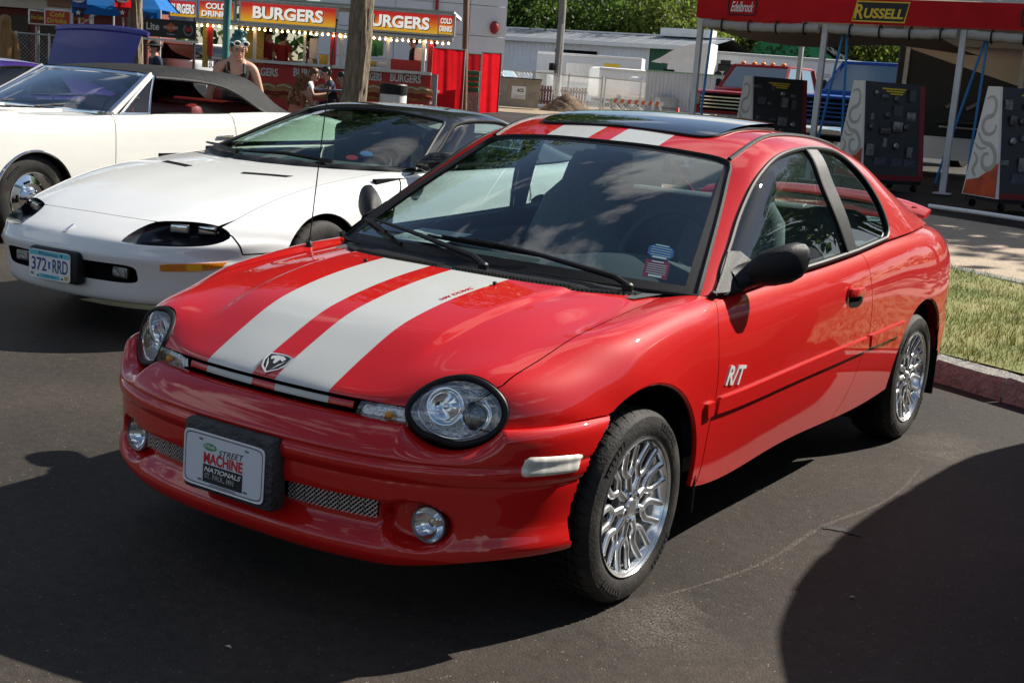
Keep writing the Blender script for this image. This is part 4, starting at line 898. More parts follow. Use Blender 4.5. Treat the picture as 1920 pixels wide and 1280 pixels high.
    for a0, a1, b0, b1 in ((-1, -.945, 0, 1), (.945, 1, 0, 1), (-1, 1, 0, .055), (-1, 1, .965, 1)):
        R_ = [[wpt(s_, t_, .0012) for s_ in np.linspace(a0, a1, 41 if a1 - a0 > 1 else 3)] for t_ in np.linspace(b0, b1, 21 if b1 - b0 > .5 else 3)]
        v, f = grid_mesh(np.array(R_)); band.add(v, f)
    band.build('windscreen_frit', m_black, ws, smooth=True)
    per = [wpt(s_, 0) for s_ in S1] + [wpt(1, t_) for t_ in T1[1:]] + [wpt(s_, 1) for s_ in S1[::-1][1:]] + [wpt(-1, t_) for t_ in T1[::-1][1:-1]]
    q = MB(); q.tube([tuple(p) for p in per], .010, 8, closed=True); q.build('windscreen_gasket', m_rubber, ws, smooth=True)
    st = MB(); 
    def sticker(s_, t_, w, h, poly, mat, lines):
        o_ = wpt(s_, t_, -.004); ex = Vector(wpt(s_ + .05, t_) - wpt(s_ - .05, t_)).normalized(); ey = Vector(wpt(s_, t_ + .05) - wpt(s_, t_ - .05)); M = frame(o_, ex, ey)
        q = MB(); q.prism([(x * w, y * h) for x, y in poly], .001, M); so_ = q.build('windscreen_sticker', mat, ws)
        q = MB()
        for yy in np.linspace(.25, -.25, lines): q.box((0, yy * h, .0018), (w * .8, h * .035, .0006), M)
        q.box((0, -.40 * h, .0018), (w * .55, h * .12, .0006), M); q.box((0, .42 * h, .0018), (w * .5, h * .07, .0006), M)
        q.build('sticker_print', m_whiteink, so_)
    octa = [(-.5, -.22), (-.25, -.5), (.25, -.5), (.5, -.22), (.5, .22), (.25, .5), (-.25, .5), (-.5, .22)]
    sticker(.80, .245, .085, .075, octa, m_blue, 4); sticker(.81, .135, .080, .085, [(-.5, -.5), (.5, -.5), (.5, .5), (-.5, .5)], m_redst, 5)
    # wipers
    for pv, tip, b0, b1 in (((.50, .255), (-.02, .34), (-.18, .36), (.16, .235)), ((-.10, .135), (-.50, .46), (-.80, .80), (-.40, .36))):
        pass
    def wiper(p0, s1, t1, blade):
        a = np.array(p0); e = wpt(s1, t1, .030); mid = a * .45 + e * .55 + np.array([0, -.012, .014])
        q = MB(); q.tube([tuple(a), tuple(a * .85 + mid * .15 + [0, 0, .012]), tuple(mid), tuple(e)], [.011, .011, .008, .0045], 8); w_ = q.build('wiper_arm', m_black, root, smooth=True)
        q = MB(); q.lathe([(.018, -.02), (.018, .010), (.012, .016), (0, .017)], 18, M=Matrix.Translation(Vector(a) - Vector((0, 0, .008)))); q.build('wiper_pivot', m_black, w_, smooth=True)
        q = MB(); q.tube([tuple(wpt(s_, t_, .012)) for s_, t_ in blade], .0062, 6); q.tube([tuple(wpt(s_, t_, .024)) for s_, t_ in blade[1:-1]], .0045, 6); q.build('wiper_blade', m_rubber, w_, smooth=True)
        mp = blade[len(blade) // 2]; q = MB(); q.tube([tuple(wpt(*blade[2], .026)), tuple(wpt(*blade[-3], .026))], .008, 6); q.build('blade_bridge', m_black, w_, smooth=True)
    wiper((.560, .345, .884), -.03, .100, [(-.34 + .107 * i, .098 - .002 * i) for i in range(7)])
    wiper((.085, .215, .894), -.82, .130, [(-1.0 + .077 * i, .160 - .019 * i) for i in range(8)])
    # rear glass
    hdR = GS(np.c_[np.full(60, 1 - 2e-4), np.linspace(.06, .94, 60)]); rws = []
    for t_ in np.linspace(0, 1, 10):
        rws.append([np.array([p[0], p[1], p[2] - .006]) * (1 - t_) + np.array([p[0] * 1.0 if abs(p[0]) > .5 else p[0] * 1.32, 3.02, .985]) * t_ for p in hdR])
    grid(rws, 'rear_window', m_glass, root)
    # wing
    q = MB(); rows = []
    for s_ in np.linspace(-1, 1, 33):
        x = s_ * .62; yc = 3.44 - .10 * abs(s_) ** 3; zc = 1.045 - .055 * abs(s_) ** 2.5; ch = .085 * (1 - .35 * abs(s_) ** 6)
        rows.append([(x, yc + ch * math.cos(w), zc + .012 * math.sin(w) + .018 * math.cos(w)) for w in np.linspace(0, 2 * math.pi, 16, endpoint=False)])
    v, f = grid_mesh(np.array(rows), closed_v=True); q.add(v, f + [tuple(range(16)), tuple(range(32 * 16, 33 * 16))[::-1]]); wg = q.build('rear_wing', m_red, root, smooth=True, auto=60)
    for x in (-.55, .55):
        q = MB(); q.tube([(x, 3.36, .93), (x, 3.36, .97), (x, 3.38, 1.01)], [.05, .035, .03], 12, flat=.5); q.build('wing_foot', m_red, wg, smooth=True)
    # antenna
    q = MB(); q.lathe([(.014, 0), (.012, .014), (.006, .022), (0, .023)], 14, M=Matrix.Translation((-.712, .243, .846))); q.tube([(-.712, .243, .86), (-.700, .275, 1.25), (-.686, .310, 1.66)], .0022, 6); q.ball((-.686, .310, 1.66), .005); q.build('radio_antenna', m_black, root, smooth=True)
    # --- interior
    rows = []
    for y, z, hw in ((.20, .855, .62), (.34, .864, .66), (.52, .885, .70), (.68, .898, .71), (.80, .890, .71), (.87, .86, .71), (.90, .78, .70), (.90, .62, .70)):
        rows.append([(x, y + .10 * (abs(x) / .7) ** 2 * (y < .6), z + .035 * math.exp(-((x - .36) / .22) ** 2) * (.5 < y < .9)) for x in np.linspace(-hw, hw, 25)])
    grid(rows, 'dashboard', m_dash, root)
    q = MB(); q.tube([Vector((.36, .99, .90)) + Matrix.Rotation(rad(-25), 3, 'X') @ Vector((math.cos(a) * .185, 0, math.sin(a) * .185)) for a in np.linspace(0, 2 * math.pi, 40, endpoint=False)], .015, 8, closed=True)
    for a in (rad(-20), rad(200), rad(-90)): q.tube([(.36, .985, .90), Vector((.36, .99, .90)) + Matrix.Rotation(rad(-25), 3, 'X') @ Vector((math.cos(a) * .18, 0, math.sin(a) * .18))], .014, 6)
    q.ball((.36, .98, .90), (.06, .03, .06)); q.build('steering_wheel', m_dash, root, smooth=True)
    for x in (.36, -.36):
        st = MB(); rows = []
        for z, hw, th, y in ((.42, .24, .10, 1.42), (.62, .25, .09, 1.46), (.85, .24, .085, 1.54), (1.02, .20, .075, 1.60), (1.09, .135, .06, 1.625), (1.16, .125, .055, 1.65), (1.215, .10, .045, 1.665), (1.225, .02, .01, 1.668)):
            rows.append([(x + hw * abs(math.cos(w)) ** .6 * np.sign(math.cos(w)), y + th * math.sin(w), z) for w in np.linspace(0, 2 * math.pi, 24, endpoint=False)])
        v, f = grid_mesh(np.array(rows), closed_v=True); st.add(v, f); st.box((x, 1.22, .44), (.50, .50, .16), bev=.06); st.build('front_seat', m_seat, root, smooth=True, auto=60)
    q = MB(); q.box((0, 2.20, .50), (1.25, .50, .16), bev=.06); q.box((0, 2.42, .78), (1.25, .18, .52), Matrix.Rotation(rad(-0), 4, 'X'), bev=.07); q.box((0, 2.70, .965), (1.30, .46, .03)); q.build('rear_seat', m_seat, root, smooth=True, auto=60)
    q = MB(); q.box((0, 1.4, .30), (1.50, 2.2, .05)); 
    for k in (1, -1): q.box((k * .755, 1.25, .60), (.05, 1.35, .50), bev=.02); q.box((k * .70, 2.25, .68), (.06, .7, .52), bev=.02)
    q.box((0, .40, .62), (1.40, .05, .46)); q.build('cabin_trim', m_dash, root, smooth=True)
    M = frame((-.40, .56, .908), (.95, .18, 0), (-.15, .95, .05)); q = MB(); q.box((0, 0, 0), (.215, .28, .0015), M); sg = q.build('dash_paper', m_paper, root); q = MB()
    for j in range(9): q.box((-.02 + .01 * (j % 3), .11 - .026 * j, .0015), (.15 - .02 * (j % 4), .006, .0006), M)
    q.build('paper_print', m_greyink, sg)
    q = MB(); q.box((0, 1.13, 1.225), (.22, .03, .065), bev=.02); q.tube([(0, 1.12, 1.24), (0, 1.09, 1.275)], .01); q.build('rear_view_mirror', m_black, root, smooth=True)
    # --- wheels
    wheel_well(root, 0, .30, .385, .795, .50); wheel_well(root, 2.66, .29, .385, .795, .50)
    for x, s_ in ((.845, 1), (-.845, -1)):
        for y in (0, 2.642): make_wheel(root, x, y, .293, .208, .205, s_)
    return root
neon = build_neon()
# ------------------------------------------------------------------ white sports car: surfaces
_X = [0, .18, .36, .515, .648, .748, .818, .861, .889, .907, .92, .925]
_Y = [-1.085, -1.078, -1.052, -.995, -.895, -.775, -.640, -.520, -.415, -.315, -.20, -.09]
def _nose(dy, zc, ze, sc=1.0):
    k = [0, .02, .06, .12, .22, .35, .5, .64, .76, .86, .94, 1]
    return [(x * sc, y + dy * (1 - .75 * a), zc + (ze - zc) * a) for x, y, a in zip(_X, _Y, k)]
CAM_H = [
 _nose(.16, .195, .24, .975), _nose(.075, .215, .26, .99), _nose(.050, .27, .30), _nose(.035, .35, .345), _nose(.010, .430, .38), _nose(0, .470, .40), _nose(.018, .505, .415),
 [(0,-1.03,.545),(.18,-1.024,.544),(.36,-1.0,.541),(.52,-.945,.538),(.66,-.85,.535),(.765,-.735,.532),(.837,-.605,.530),(.875,-.488,.527),(.899,-.383,.52),(.915,-.285,.50),(.925,-.18,.46),(.93,-.08,.415)],
 [(0,-.94,.590),(.18,-.935,.589),(.36,-.912,.586),(.52,-.862,.582),(.66,-.775,.577),(.77,-.665,.573),(.842,-.545,.570),(.88,-.435,.565),(.903,-.335,.552),(.918,-.25,.525),(.928,-.155,.475),(.932,-.07,.42)],
 [(0,-.82,.638),(.18,-.815,.637),(.384,-.80,.634),(.53,-.762,.629),(.67,-.69,.622),(.776,-.592,.616),(.848,-.482,.610),(.885,-.378,.600),(.907,-.285,.582),(.921,-.21,.548),(.931,-.13,.49),(.935,-.06,.425)],
 [(0,-.50,.737),(.18,-.50,.736),(.38,-.49,.731),(.55,-.47,.724),(.69,-.42,.714),(.79,-.35,.705),(.858,-.27,.692),(.897,-.19,.668),(.919,-.13,.625),(.931,-.09,.568),(.938,-.05,.50),(.94,-.02,.43)],
 [(0,-.10,.815),(.18,-.10,.815),(.38,-.09,.812),(.56,-.07,.806),(.70,-.04,.797),(.80,-.01,.786),(.868,.01,.764),(.908,.02,.722),(.927,.02,.662),(.936,.02,.59),(.941,.01,.51),(.942,0,.435)],
 [(0,.22,.858),(.18,.225,.858),(.38,.24,.856),(.56,.27,.850),(.70,.31,.843),(.80,.34,.834),(.872,.34,.807),(.912,.32,.757),(.93,.28,.688),(.938,.22,.60),(.942,.14,.51),(.942,.06,.43)],
 [(0,.60,.888),(.18,.61,.888),(.38,.63,.886),(.56,.67,.883),(.70,.71,.879),(.80,.74,.872),(.876,.73,.845),(.917,.70,.785),(.934,.64,.70),(.94,.57,.60),(.937,.50,.45),(.90,.44,.22)],
 [(0,1.2,.90),(.18,1.2,.90),(.38,1.2,.90),(.56,1.2,.90),(.70,1.2,.90),(.81,1.2,.898),(.882,1.2,.870),(.921,1.2,.80),(.936,1.2,.71),(.941,1.2,.60),(.936,1.2,.45),(.90,1.2,.22)],
 [(0,2.0,.91),(.18,2.0,.91),(.38,2.0,.91),(.56,2.0,.91),(.70,2.0,.91),(.815,2.0,.908),(.886,2.0,.880),(.925,2.0,.81),(.938,2.0,.715),(.942,2.0,.60),(.937,2.0,.45),(.90,2.0,.22)],
 [(0,2.57,.925),(.18,2.57,.925),(.38,2.57,.925),(.56,2.57,.925),(.70,2.57,.925),(.815,2.57,.92),(.888,2.57,.885),(.928,2.57,.82),(.943,2.57,.725),(.948,2.57,.62),(.947,2.57,.52),(.946,2.57,.44)],
 [(0,3.2,.945),(.18,3.2,.945),(.38,3.2,.945),(.56,3.2,.944),(.69,3.2,.940),(.79,3.2,.92),(.86,3.2,.88),(.90,3.2,.81),(.92,3.18,.715),(.932,3.1,.61),(.938,3.0,.51),(.94,2.8,.43)],
 [(0,3.60,.94),(.18,3.60,.94),(.38,3.59,.938),(.54,3.57,.93),(.66,3.55,.915),(.75,3.53,.89),(.82,3.5,.84),(.86,3.46,.76),(.885,3.40,.67),(.91,3.25,.57),(.925,3.05,.48),(.93,2.82,.41)],
 [(0,3.76,.72),(.18,3.755,.72),(.38,3.74,.72),(.54,3.72,.715),(.66,3.69,.705),(.75,3.65,.69),(.82,3.6,.66),(.86,3.54,.62),(.885,3.45,.57),(.91,3.28,.51),(.925,3.06,.45),(.93,2.83,.39)],
 [(0,3.74,.30),(.18,3.735,.30),(.38,3.72,.30),(.54,3.70,.30),(.66,3.67,.30),(.75,3.63,.30),(.82,3.57,.30),(.86,3.50,.30),(.885,3.42,.31),(.91,3.26,.32),(.925,3.05,.33),(.93,2.83,.34)],
]
CAM_G = [
 [(.83,1.04,.905),(.79,1.17,.955),(.735,1.33,1.02),(.675,1.50,1.09),(.62,1.66,1.15),(.56,1.77,1.195),(.40,1.745,1.215),(.2,1.72,1.228),(0,1.71,1.232)],
 [(.87,1.2,.908),(.83,1.32,.97),(.78,1.46,1.04),(.72,1.62,1.11),(.665,1.76,1.17),(.59,1.86,1.215),(.42,1.85,1.24),(.21,1.83,1.253),(0,1.825,1.257)],
 [(.875,1.6,.912),(.84,1.68,.985),(.79,1.78,1.055),(.735,1.88,1.125),(.68,1.97,1.185),(.60,2.03,1.233),(.43,2.03,1.258),(.21,2.03,1.272),(0,2.03,1.275)],
 [(.878,2.1,.915),(.84,2.12,.99),(.79,2.15,1.06),(.735,2.19,1.13),(.68,2.23,1.188),(.60,2.27,1.236),(.43,2.28,1.262),(.21,2.28,1.275),(0,2.28,1.278)],
 [(.872,2.6,.918),(.825,2.58,.985),(.77,2.57,1.05),(.715,2.56,1.115),(.655,2.55,1.17),(.58,2.55,1.212),(.42,2.56,1.24),(.2,2.57,1.253),(0,2.57,1.256)],
 [(.82,3.2,.925),(.78,3.12,.97),(.73,3.05,1.02),(.675,2.98,1.07),(.62,2.93,1.11),(.55,2.90,1.145),(.4,2.90,1.17),(.2,2.91,1.182),(0,2.91,1.185)],
 [(.74,3.62,.92),(.70,3.55,.945),(.66,3.48,.97),(.61,3.42,.995),(.56,3.38,1.015),(.5,3.36,1.03),(.36,3.37,1.045),(.18,3.38,1.053),(0,3.38,1.055)],
]
class Body:
    """lower surface H and upper surface G of a car with planar look-ups on the left half"""
    def __init__(s, H, G=None, disp=None):
        s.H = Surf(full_net(H), disp=disp, nv=161, nu=161); s.G = Surf(full_net(G, False), nv=141, nu=121) if G else None
        if s.H.normal(s.H.inv([(0, .0)], TOP, lambda p: p[:, 2] > .5))[0, 2] < 0: s.H.flip = True
        if G and s.G.normal(s.G.inv([(0, 2.1)], TOP))[0, 2] < 0: s.G.flip = True
    def side(s, p, y0=-9, y1=9): return s.H.inv(p, SIDE, lambda q: (q[:, 0] > .5) & (q[:, 1] > y0) & (q[:, 1] < y1))
    def top(s, p, zmin=.55): return s.H.inv(p, TOP, lambda q: (q[:, 0] > -.02) & (q[:, 2] > zmin))
    def front(s, p): return s.H.inv(p, FRONT, lambda q: (q[:, 0] > -.02) & (q[:, 1] < -.35))
    def rear(s, p): return s.H.inv(p, FRONT, lambda q: (q[:, 0] > -.02) & (q[:, 1] > 3.3))
    def gs(s, p): return s.G.inv(p, SIDE, lambda q: q[:, 0] > .4)
def both(name, mm, mat, parent):
    return obj(name, mm, mat, parent), obj(name, mirrored(mm), mat, parent)
def edge_all(S, n=50):
    e = 1e-4
    return np.vstack([[(e, v) for v in np.linspace(e, 1 - e, n)], [(u, 1 - e) for u in np.linspace(e, 1 - e, 25)][1:], [(1 - e, v) for v in np.linspace(1 - e, e, n)][1:], [(u, e) for u in np.linspace(1 - e, e, 25)][1:-1]])
m_gloss_black = paint('gloss_black_paint', (.008, .008, .009))
m_purple = paint('purple_clearcoat', (.045, .018, .16))
m_violetblue = pm('satin_violet_blue_panel', (.035, .037, .22), .45, coat=.15, var=.12, vs=2)
def build_camaro():
    root = thing('sports_car', 'white low-nosed sports car with black roof and deep black headlight pockets', 'car', (-3.3128, 2.1264, 0), rad(5.0678))
    B = Body(CAM_H, CAM_G); H, G = B.H, B.G
    pocket = smooth_poly([(.372, .536), (.372, .575), (.400, .622), (.47, .640), (.56, .6445), (.64, .642), (.72, .628), (.772, .598), (.782, .572), (.762, .550), (.69, .535), (.58, .530), (.45, .530), (.372, .536)], 60)[:-1]
    slot = [tuple(p) for p in ell(.28, .372, .195, .050, 40, pw=5)]
    pk = B.front(pocket); sl = B.front(slot)
    hl_ = np.vstack([B.top([(0, -.822), (.2, -.818), (.384, -.802)]), B.front([(.45, .632), (.60, .634), (.70, .628)]), B.top([(.735, -.53), (.735, -.268), (.735, .204), (.745, .855), (.62, .745), (.40, .63), (.2, .58), (0, .56)])])
    hood = np.vstack([hl_, mir(hl_)[::-1][1:-1]])
    obj('hood', trim(H, hood, [pk, mir(pk)], step=.035, hole_flange=0), m_white, root)
    fl = np.vstack([B.top([(0, -.822), (.2, -.818), (.384, -.802)]), B.front([(.45, .628), (.6, .628), (.72, .610), (.785, .585)]), B.side([(-.615, .53), (-.595, .490), (-.45, .492), (-.315, .497)], -.9, 0), B.side(arc(0, .33, .360, 152, 196, 14), -.6, 0), B.front([(.80, .235), (.6, .205), (.3, .20), (0, .20)])])
    obj('front_fascia', trim(H, np.vstack([fl, mir(fl)[::-1][1:-1]]), [pk, mir(pk), sl, mir(sl)], step=.028, hole_flange=0), m_white, root)
    fn = np.vstack([B.top([(.745, .855), (.735, .204), (.735, -.268), (.735, -.53)]), B.front([(.72, .625), (.785, .588)]), B.side([(-.61, .535), (-.595, .496), (-.45, .498), (-.318, .503)], -.9, 0), B.side(arc(0, .33, .360, 150, -10, 40), -.6, .6), B.side([(.55, .23)], .2, .9), B.side([(.62, .50), (.66, .70), (.80, .86)], .3, 1.1), B.top([(.84, 1.0), (.80, .935), (.77, .89)])])
    both('front_fender', trim(H, fn, [pk], step=.03, hole_flange=0), m_white, root)
    dr = B.side([(.62, .26), (.635, .50), (.675, .70), (.815, .865), (1.1, .882), (1.6, .89), (2.2, .895), (2.34, .895), (2.40, .70), (2.36, .50), (2.22, .26)], .3, 2.6)
    d1, d2 = both('door', trim(H, dr, step=.05), m_white, root)
    uv = B.side([(2.22, .735)], 1.8, 2.5); p = H(uv)[0]
    for k, dd in ((1, d1), (-1, d2)):
        q = MB(); q.box((k * p[0], p[1], p[2]), (.022, .19, .052), bev=.008); q.build('handle', m_blackplastic, dd, smooth=True)
    qp = np.vstack([B.side([(2.24, .26), (2.38, .50), (2.42, .70), (2.36, .893)], 1.8, 2.8), B.top([(.80, 2.7), (.76, 3.3), (.70, 3.5)]), B.rear([(.66, .86), (.70, .70)]), B.side([(3.4, .58), (3.0, .45)], 2.7, 3.7), B.side(arc(2.57, .33, .37, 15, 190, 30), 2.0, 3.2)])
    both('rear_quarter', trim(H, qp, step=.06), m_white, root)
    dk = np.vstack([B.top([(0, 3.36), (.5, 3.34), (.72, 3.32), (.68, 3.5), (.60, 3.57)]), B.rear([(.55, .84), (.55, .45), (0, .45)])])
    obj('rear_deck', trim(H, np.vstack([dk, mir(dk)[::-1][1:-1]]), step=.07), m_white, root)
    sh = MB(); hb = np.vstack([B.top([(0, -.75), (.4, -.7), (.70, -.4), (.70, .65), (.35, .53), (0, .5)]), mir(B.top([(0, -.75), (.4, -.7), (.70, -.4), (.70, .65), (.35, .53), (0, .5)]))[::-1][1:-1]])
    mm = trim(H, hb, step=.08, gap=0, flange=0, off=-.04); sh.add(mm[0], mm[1]); sh.box((0, -.55, .36), (1.1, .7, .24)); sh.box((0, 1.4, .26), (1.6, 2.0, .10)); sh.box((0, 2.9, .4), (1.1, 1.2, .3))
    for k in (1, -1): sh.box((k * .86, 1.4, .56), (.03, 1.7, .6)); sh.box((k * .80, 3.2, .62), (.03, .5, .4))
    sh.build('inner_shell', m_void, root)
    # headlamp pockets
    for k in (1, -1):
        M3 = (lambda a: a) if k > 0 else mirrored
        rows = []
        for dp, sc in ((.0, 1.0), (.03, .97), (.075, .90), (.085, .6), (.085, .02)):
            c = pocket.mean(0); pts = c + (pocket - c) * sc; uv = B.front(pts); rows.append(H(uv) - H.normal(uv) * dp * .3 + np.array([0, dp, 0]))
        P = np.array(rows).transpose(1, 0, 2); P = np.vstack([P, P[:1]]); P[:, :, 0] *= k
        hp = grid(P, 'headlight_pocket', pm('black_pocket', (.010, .012, .016), .25, coat=.4), root, flip=(k < 0))
        for x, w in ((.535, .105), (.655, .095)):
            uv = B.front([(x, .610)]); p = H(uv)[0]; q = MB(); M = Matrix.Translation((k * p[0], p[1] + .055, p[2] - .003)) @ Matrix.Rotation(k * (.35 if x < .6 else .55), 4, 'Z')
            q.box((0, 0, 0), (w, .03, .046), M, bev=.008); l_ = q.build('lamp', m_steel, hp, smooth=True)
            q = MB(); q.box((0, -.017, .002), (w * .84, .006, .034), M, bev=.003); q.build('lamp_lens', m_chrome, l_, smooth=True)
        # grille slot with fog lamp
        rows = []
        sp = np.array(slot); c = sp.mean(0)
        for dp, sc in ((0, 1.0), (.05, .96), (.06, .02)):
            uv = B.front(c + (sp - c) * sc); rows.append(H(uv) + np.array([0, dp, 0]))
        P = np.array(rows).transpose(1, 0, 2); P = np.vstack([P, P[:1]]); P[:, :, 0] *= k
        gs_ = grid(P, 'grille_slot', m_void, root, flip=(k < 0))
        q = MB(); q.box((k * .36, -.985, .372), (.105, .03, .058), bev=.008); fl_ = q.build('fog_lamp', m_steel, gs_, smooth=True); q = MB(); q.box((k * .36, -1.003, .374), (.085, .006, .038), bev=.002); q.build('lens', pm('dim_lamp_glass', (.35, .35, .36), .12, .6, bump=.6, bs=60), fl_)
        # indicator
        t = [(.585, .436), (.62, .444), (.70, .448), (.76, .452), (.800, .455), (.79, .430), (.765, .416), (.70, .408), (.62, .404), (.583, .403)]
        ts = obj('turn_signal', M3(trim(H, B.front(t), step=.015, gap=0, flange=.006, off=.003)), m_amber, root)
        t2 = [(.685, .443), (.735, .447), (.735, .412), (.685, .409)]; obj('reflector', M3(trim(H, B.front(t2), step=.015, gap=0, flange=0, off=.0045)), pm('bright_amber', (.95, .50, .02), .3), ts)
        # hood vent
        v = [(.20, .140), (.495, .238), (.485, .185), (.215, .098)]
        obj('hood_vent', M3(trim(H, B.top(v), step=.03, gap=0, flange=.004, off=.003)), m_void, root)
        # mirror
        if k < 0: continue
        q = MB(); rows = []
        for a, r_ in ((0, .03), (.3, .075), (.7, .08), (.93, .055), (1, .01)): rows.append([(k * (.86 + .22 * a), 1.02 + .11 * a - .9 * r_ * math.cos(w), .945 + .03 * a + r_ * .85 * math.sin(w)) for w in np.linspace(0, 2 * math.pi, 18, endpoint=False)])
        obj('door_mirror', grid_mesh(np.array(rows), flip=(k < 0), closed_v=True), m_gloss_black, root)
    # roof, glass
    op = np.vstack([smooth_poly([(1.16, .930), (1.30, .985), (1.46, 1.052), (1.62, 1.118), (1.78, 1.175), (2.0, 1.200), (2.28, 1.202), (2.50, 1.178), (2.60, 1.12), (2.64, 1.03), (2.66, .945)], 44), [(2.4, .932), (1.9, .928), (1.4, .925)]]); ou = B.gs(op)
    bk = [(.44, 2.62), (.40, 3.36)]; hat = G.inv([tuple(p) for p in ell(0, 3.0, .50, .36, 40, pw=6)], TOP, lambda q: q[:, 2] > .9)
    obj('roof', trim(G, edge_all(G), [ou, mir(ou), hat], step=.045, gap=0), m_gloss_black, root)
    obj('headliner', trim(G, edge_all(G), [ou, mir(ou), hat], step=.08, gap=.004, flange=0, off=-.025), m_dash, root)
    obj('rear_window', trim(G, hat, step=.08, gap=0, flange=0, off=-.004), m_glass, root)
    mm = trim(G, ou, step=.05, gap=0, flange=0, off=-.006); both('door_window', mm, glass_mat('green_tinted_glass', (.60, .78, .70)), root)
    for k in (1, -1):
        P = G(B.gs(resample(op, .04))) * [k, 1, 1]; q = MB(); q.tube([tuple(p) for p in P], .010, 6, closed=True); q.build('window_seal', m_rubber, root, smooth=True)
    edge = G(np.c_[np.full(160, 2e-4), np.linspace(0, 1, 160)]); el = edge[edge[:, 0] > 0]; pl_ = el[el[:, 2] < 1.19]; pl_ = pl_[np.argsort(pl_[:, 2])]; hd = edge[edge[:, 2] > 1.19]; hd = hd[np.argsort(hd[:, 0])]
    rows = []
    for t in np.linspace(0, 1, 15):
        zs = pl_[0, 2] + (pl_[-1, 2] - pl_[0, 2]) * t; px = np.interp(zs, pl_[:, 2], pl_[:, 0]); py = np.interp(zs, pl_[:, 2], pl_[:, 1]); row = []
        for s in np.linspace(-1, 1, 31):
            yb = .66 + .38 * abs(s) ** 2.2; zb = .885 + .018 * s * s
            yt = np.interp(s * hd[-1, 0], hd[:, 0], hd[:, 1]); zt = np.interp(s * hd[-1, 0], hd[:, 0], hd[:, 2])
            row.append((s * px, (yb * (1 - t) + yt * t) * (1 - abs(s) ** 4) + py * abs(s) ** 4 - .03 * (1 - s * s) * 4 * t * (1 - t), (zb * (1 - t) + zt * t) * (1 - abs(s) ** 4) + zs * abs(s) ** 4 + .035 * (1 - s * s) * 4 * t * (1 - t)))
        rows.append(row)
    W = np.array(rows); ws = grid(W, 'windscreen', glass_mat('green_windscreen', (.60, .78, .70), boost=.85), root)
    per = list(W[0]) + list(W[1:, -1]) + list(W[-1][::-1][1:]) + list(W[::-1, 0][1:-1]); q = MB(); q.tube([tuple(p) for p in per], .012, 6, closed=True); q.build('windscreen_gasket', m_rubber, ws, smooth=True)
    for i, j, m_, sz in ((3, 24, m_blue, .085), (2, 23, m_redst, .08)):
        c = W[i, j]; M = frame(c - np.array([0, -.01, .006]), W[i, j + 1] - W[i, j], W[i + 1, j] - W[i, j]); q = MB(); q.prism([tuple(a) for a in ell(0, 0, sz / 2, sz * .42, 10)], .001, M); q.box((0, -.02, .0015), (.04, .008, .0006), M); q.build('windscreen_sticker', m_, ws)
    # cowl and wipers: black rumpled band at the foot of the glass
    rows = []
    for s in np.linspace(-1, 1, 40):
        yb = .66 + .38 * abs(s) ** 2.2; x = s * .80; rows.append([(x, yb - .155 + .03 * abs(s), .885 - .004), (x, yb - .12, .905 + .010 * math.sin(s * 23)), (x, yb - .05, .912 + .006 * math.sin(s * 31)), (x, yb + .01, .893 + .018 * s * s)])
    cw = grid(rows, 'cowl_panel', m_blackplastic, root)
    for a, b in (((.45, .68, .925), (-.25, .66, .93)), ((-.25, .60, .925), (-.72, .84, .945))):
        q = MB(); q.tube([a, ((a[0] + b[0]) / 2, (a[1] + b[1]) / 2 - .01, .945), b], [.014, .012, .007], 6); q.build('wiper_arm', m_black, root, smooth=True)
    # nose emblem, plate
    uv = B.top([(0, -1.005)], .5); M = frame(H(uv)[0] + H.normal(uv)[0] * .001, (0, 1, .55), (-1, 0, 0)); q = MB(); q.box((0, 0, .003), (.075, .020, .008), M, bev=.004); q.build('nose_emblem', m_alloy, root, smooth=True)
    q = MB(); q.box((-.01, -1.075, .372), (.36, .07, .175), bev=.02); br = q.build('plate_bracket', m_blackplastic, root, smooth=True)
    PM = Matrix.Translation((-.026, -1.113, .3685)) @ Matrix.Rotation(rad(90), 4, 'X'); q = MB(); q.prism([tuple(a) for a in ell(0, 0, .1525, .0765, 50, pw=14)], .002, PM); pl = q.build('licence_plate', m_whiteink, br)
    T = lambda x, y, z=.003: PM @ Matrix.Translation((x, y, z))
    q = MB(); q.box((0, .0585, .0022), (.296, .026, .001), PM); q.build('plate_band', pm('plate_sky_blue', (.13, .55, .68), .4), pl); q = MB(); q.box((0, -.060, .0022), (.15, .022, .001), PM); q.build('plate_band', pm('plate_sky_blue', RED), pl)
    text('lettering', 'Minnesota', pm('plate_navy', (.02, .05, .22), .4), pl, T(0, .058), .02, width=.12, height=.018, ext=.0006)
    text('lettering', '372', _M['plate_navy'], pl, T(-.076, 0), .06, width=.112, height=.070, ext=.0010, bold=.01); text('lettering', 'RRD', _M['plate_navy'], pl, T(.080, 0), .06, width=.112, height=.070, ext=.0010, bold=.01)
    q = MB(); q.prism([(-.010, .020), (.010, .018), (.004, .004), (.006, -.020), (-.009, -.020), (-.008, .004)], .001, T(0, 0, .002)); q.build('state_outline', m_blue, pl)
    text('lettering', '10,000 lakes', _M['plate_navy'], pl, T(0, -.060), .01, width=.10, height=.012, ext=.0005); text('lettering', 'MAY', m_ink, pl, T(-.125, -.055), .01, width=.030, height=.015, ext=.0005)
    q = MB(); q.box((.125, -.056, .0024), (.03, .024, .001), PM); q.build('plate_tag', pm('gold_tag', (.7, .55, .18), .5), pl); text('lettering', '17', m_ink, pl, T(.125, -.056, .0036), .01, width=.018, height=.014, ext=.0004)
    for x, y in ((-.07, .060), (.09, .060), (-.085, -.062), (.095, -.062)): q = MB(); q.lathe([(.006, 0), (.006, .002), (0, .002)], 10, M=T(x, y)); q.build('bolt', m_ink, pl)
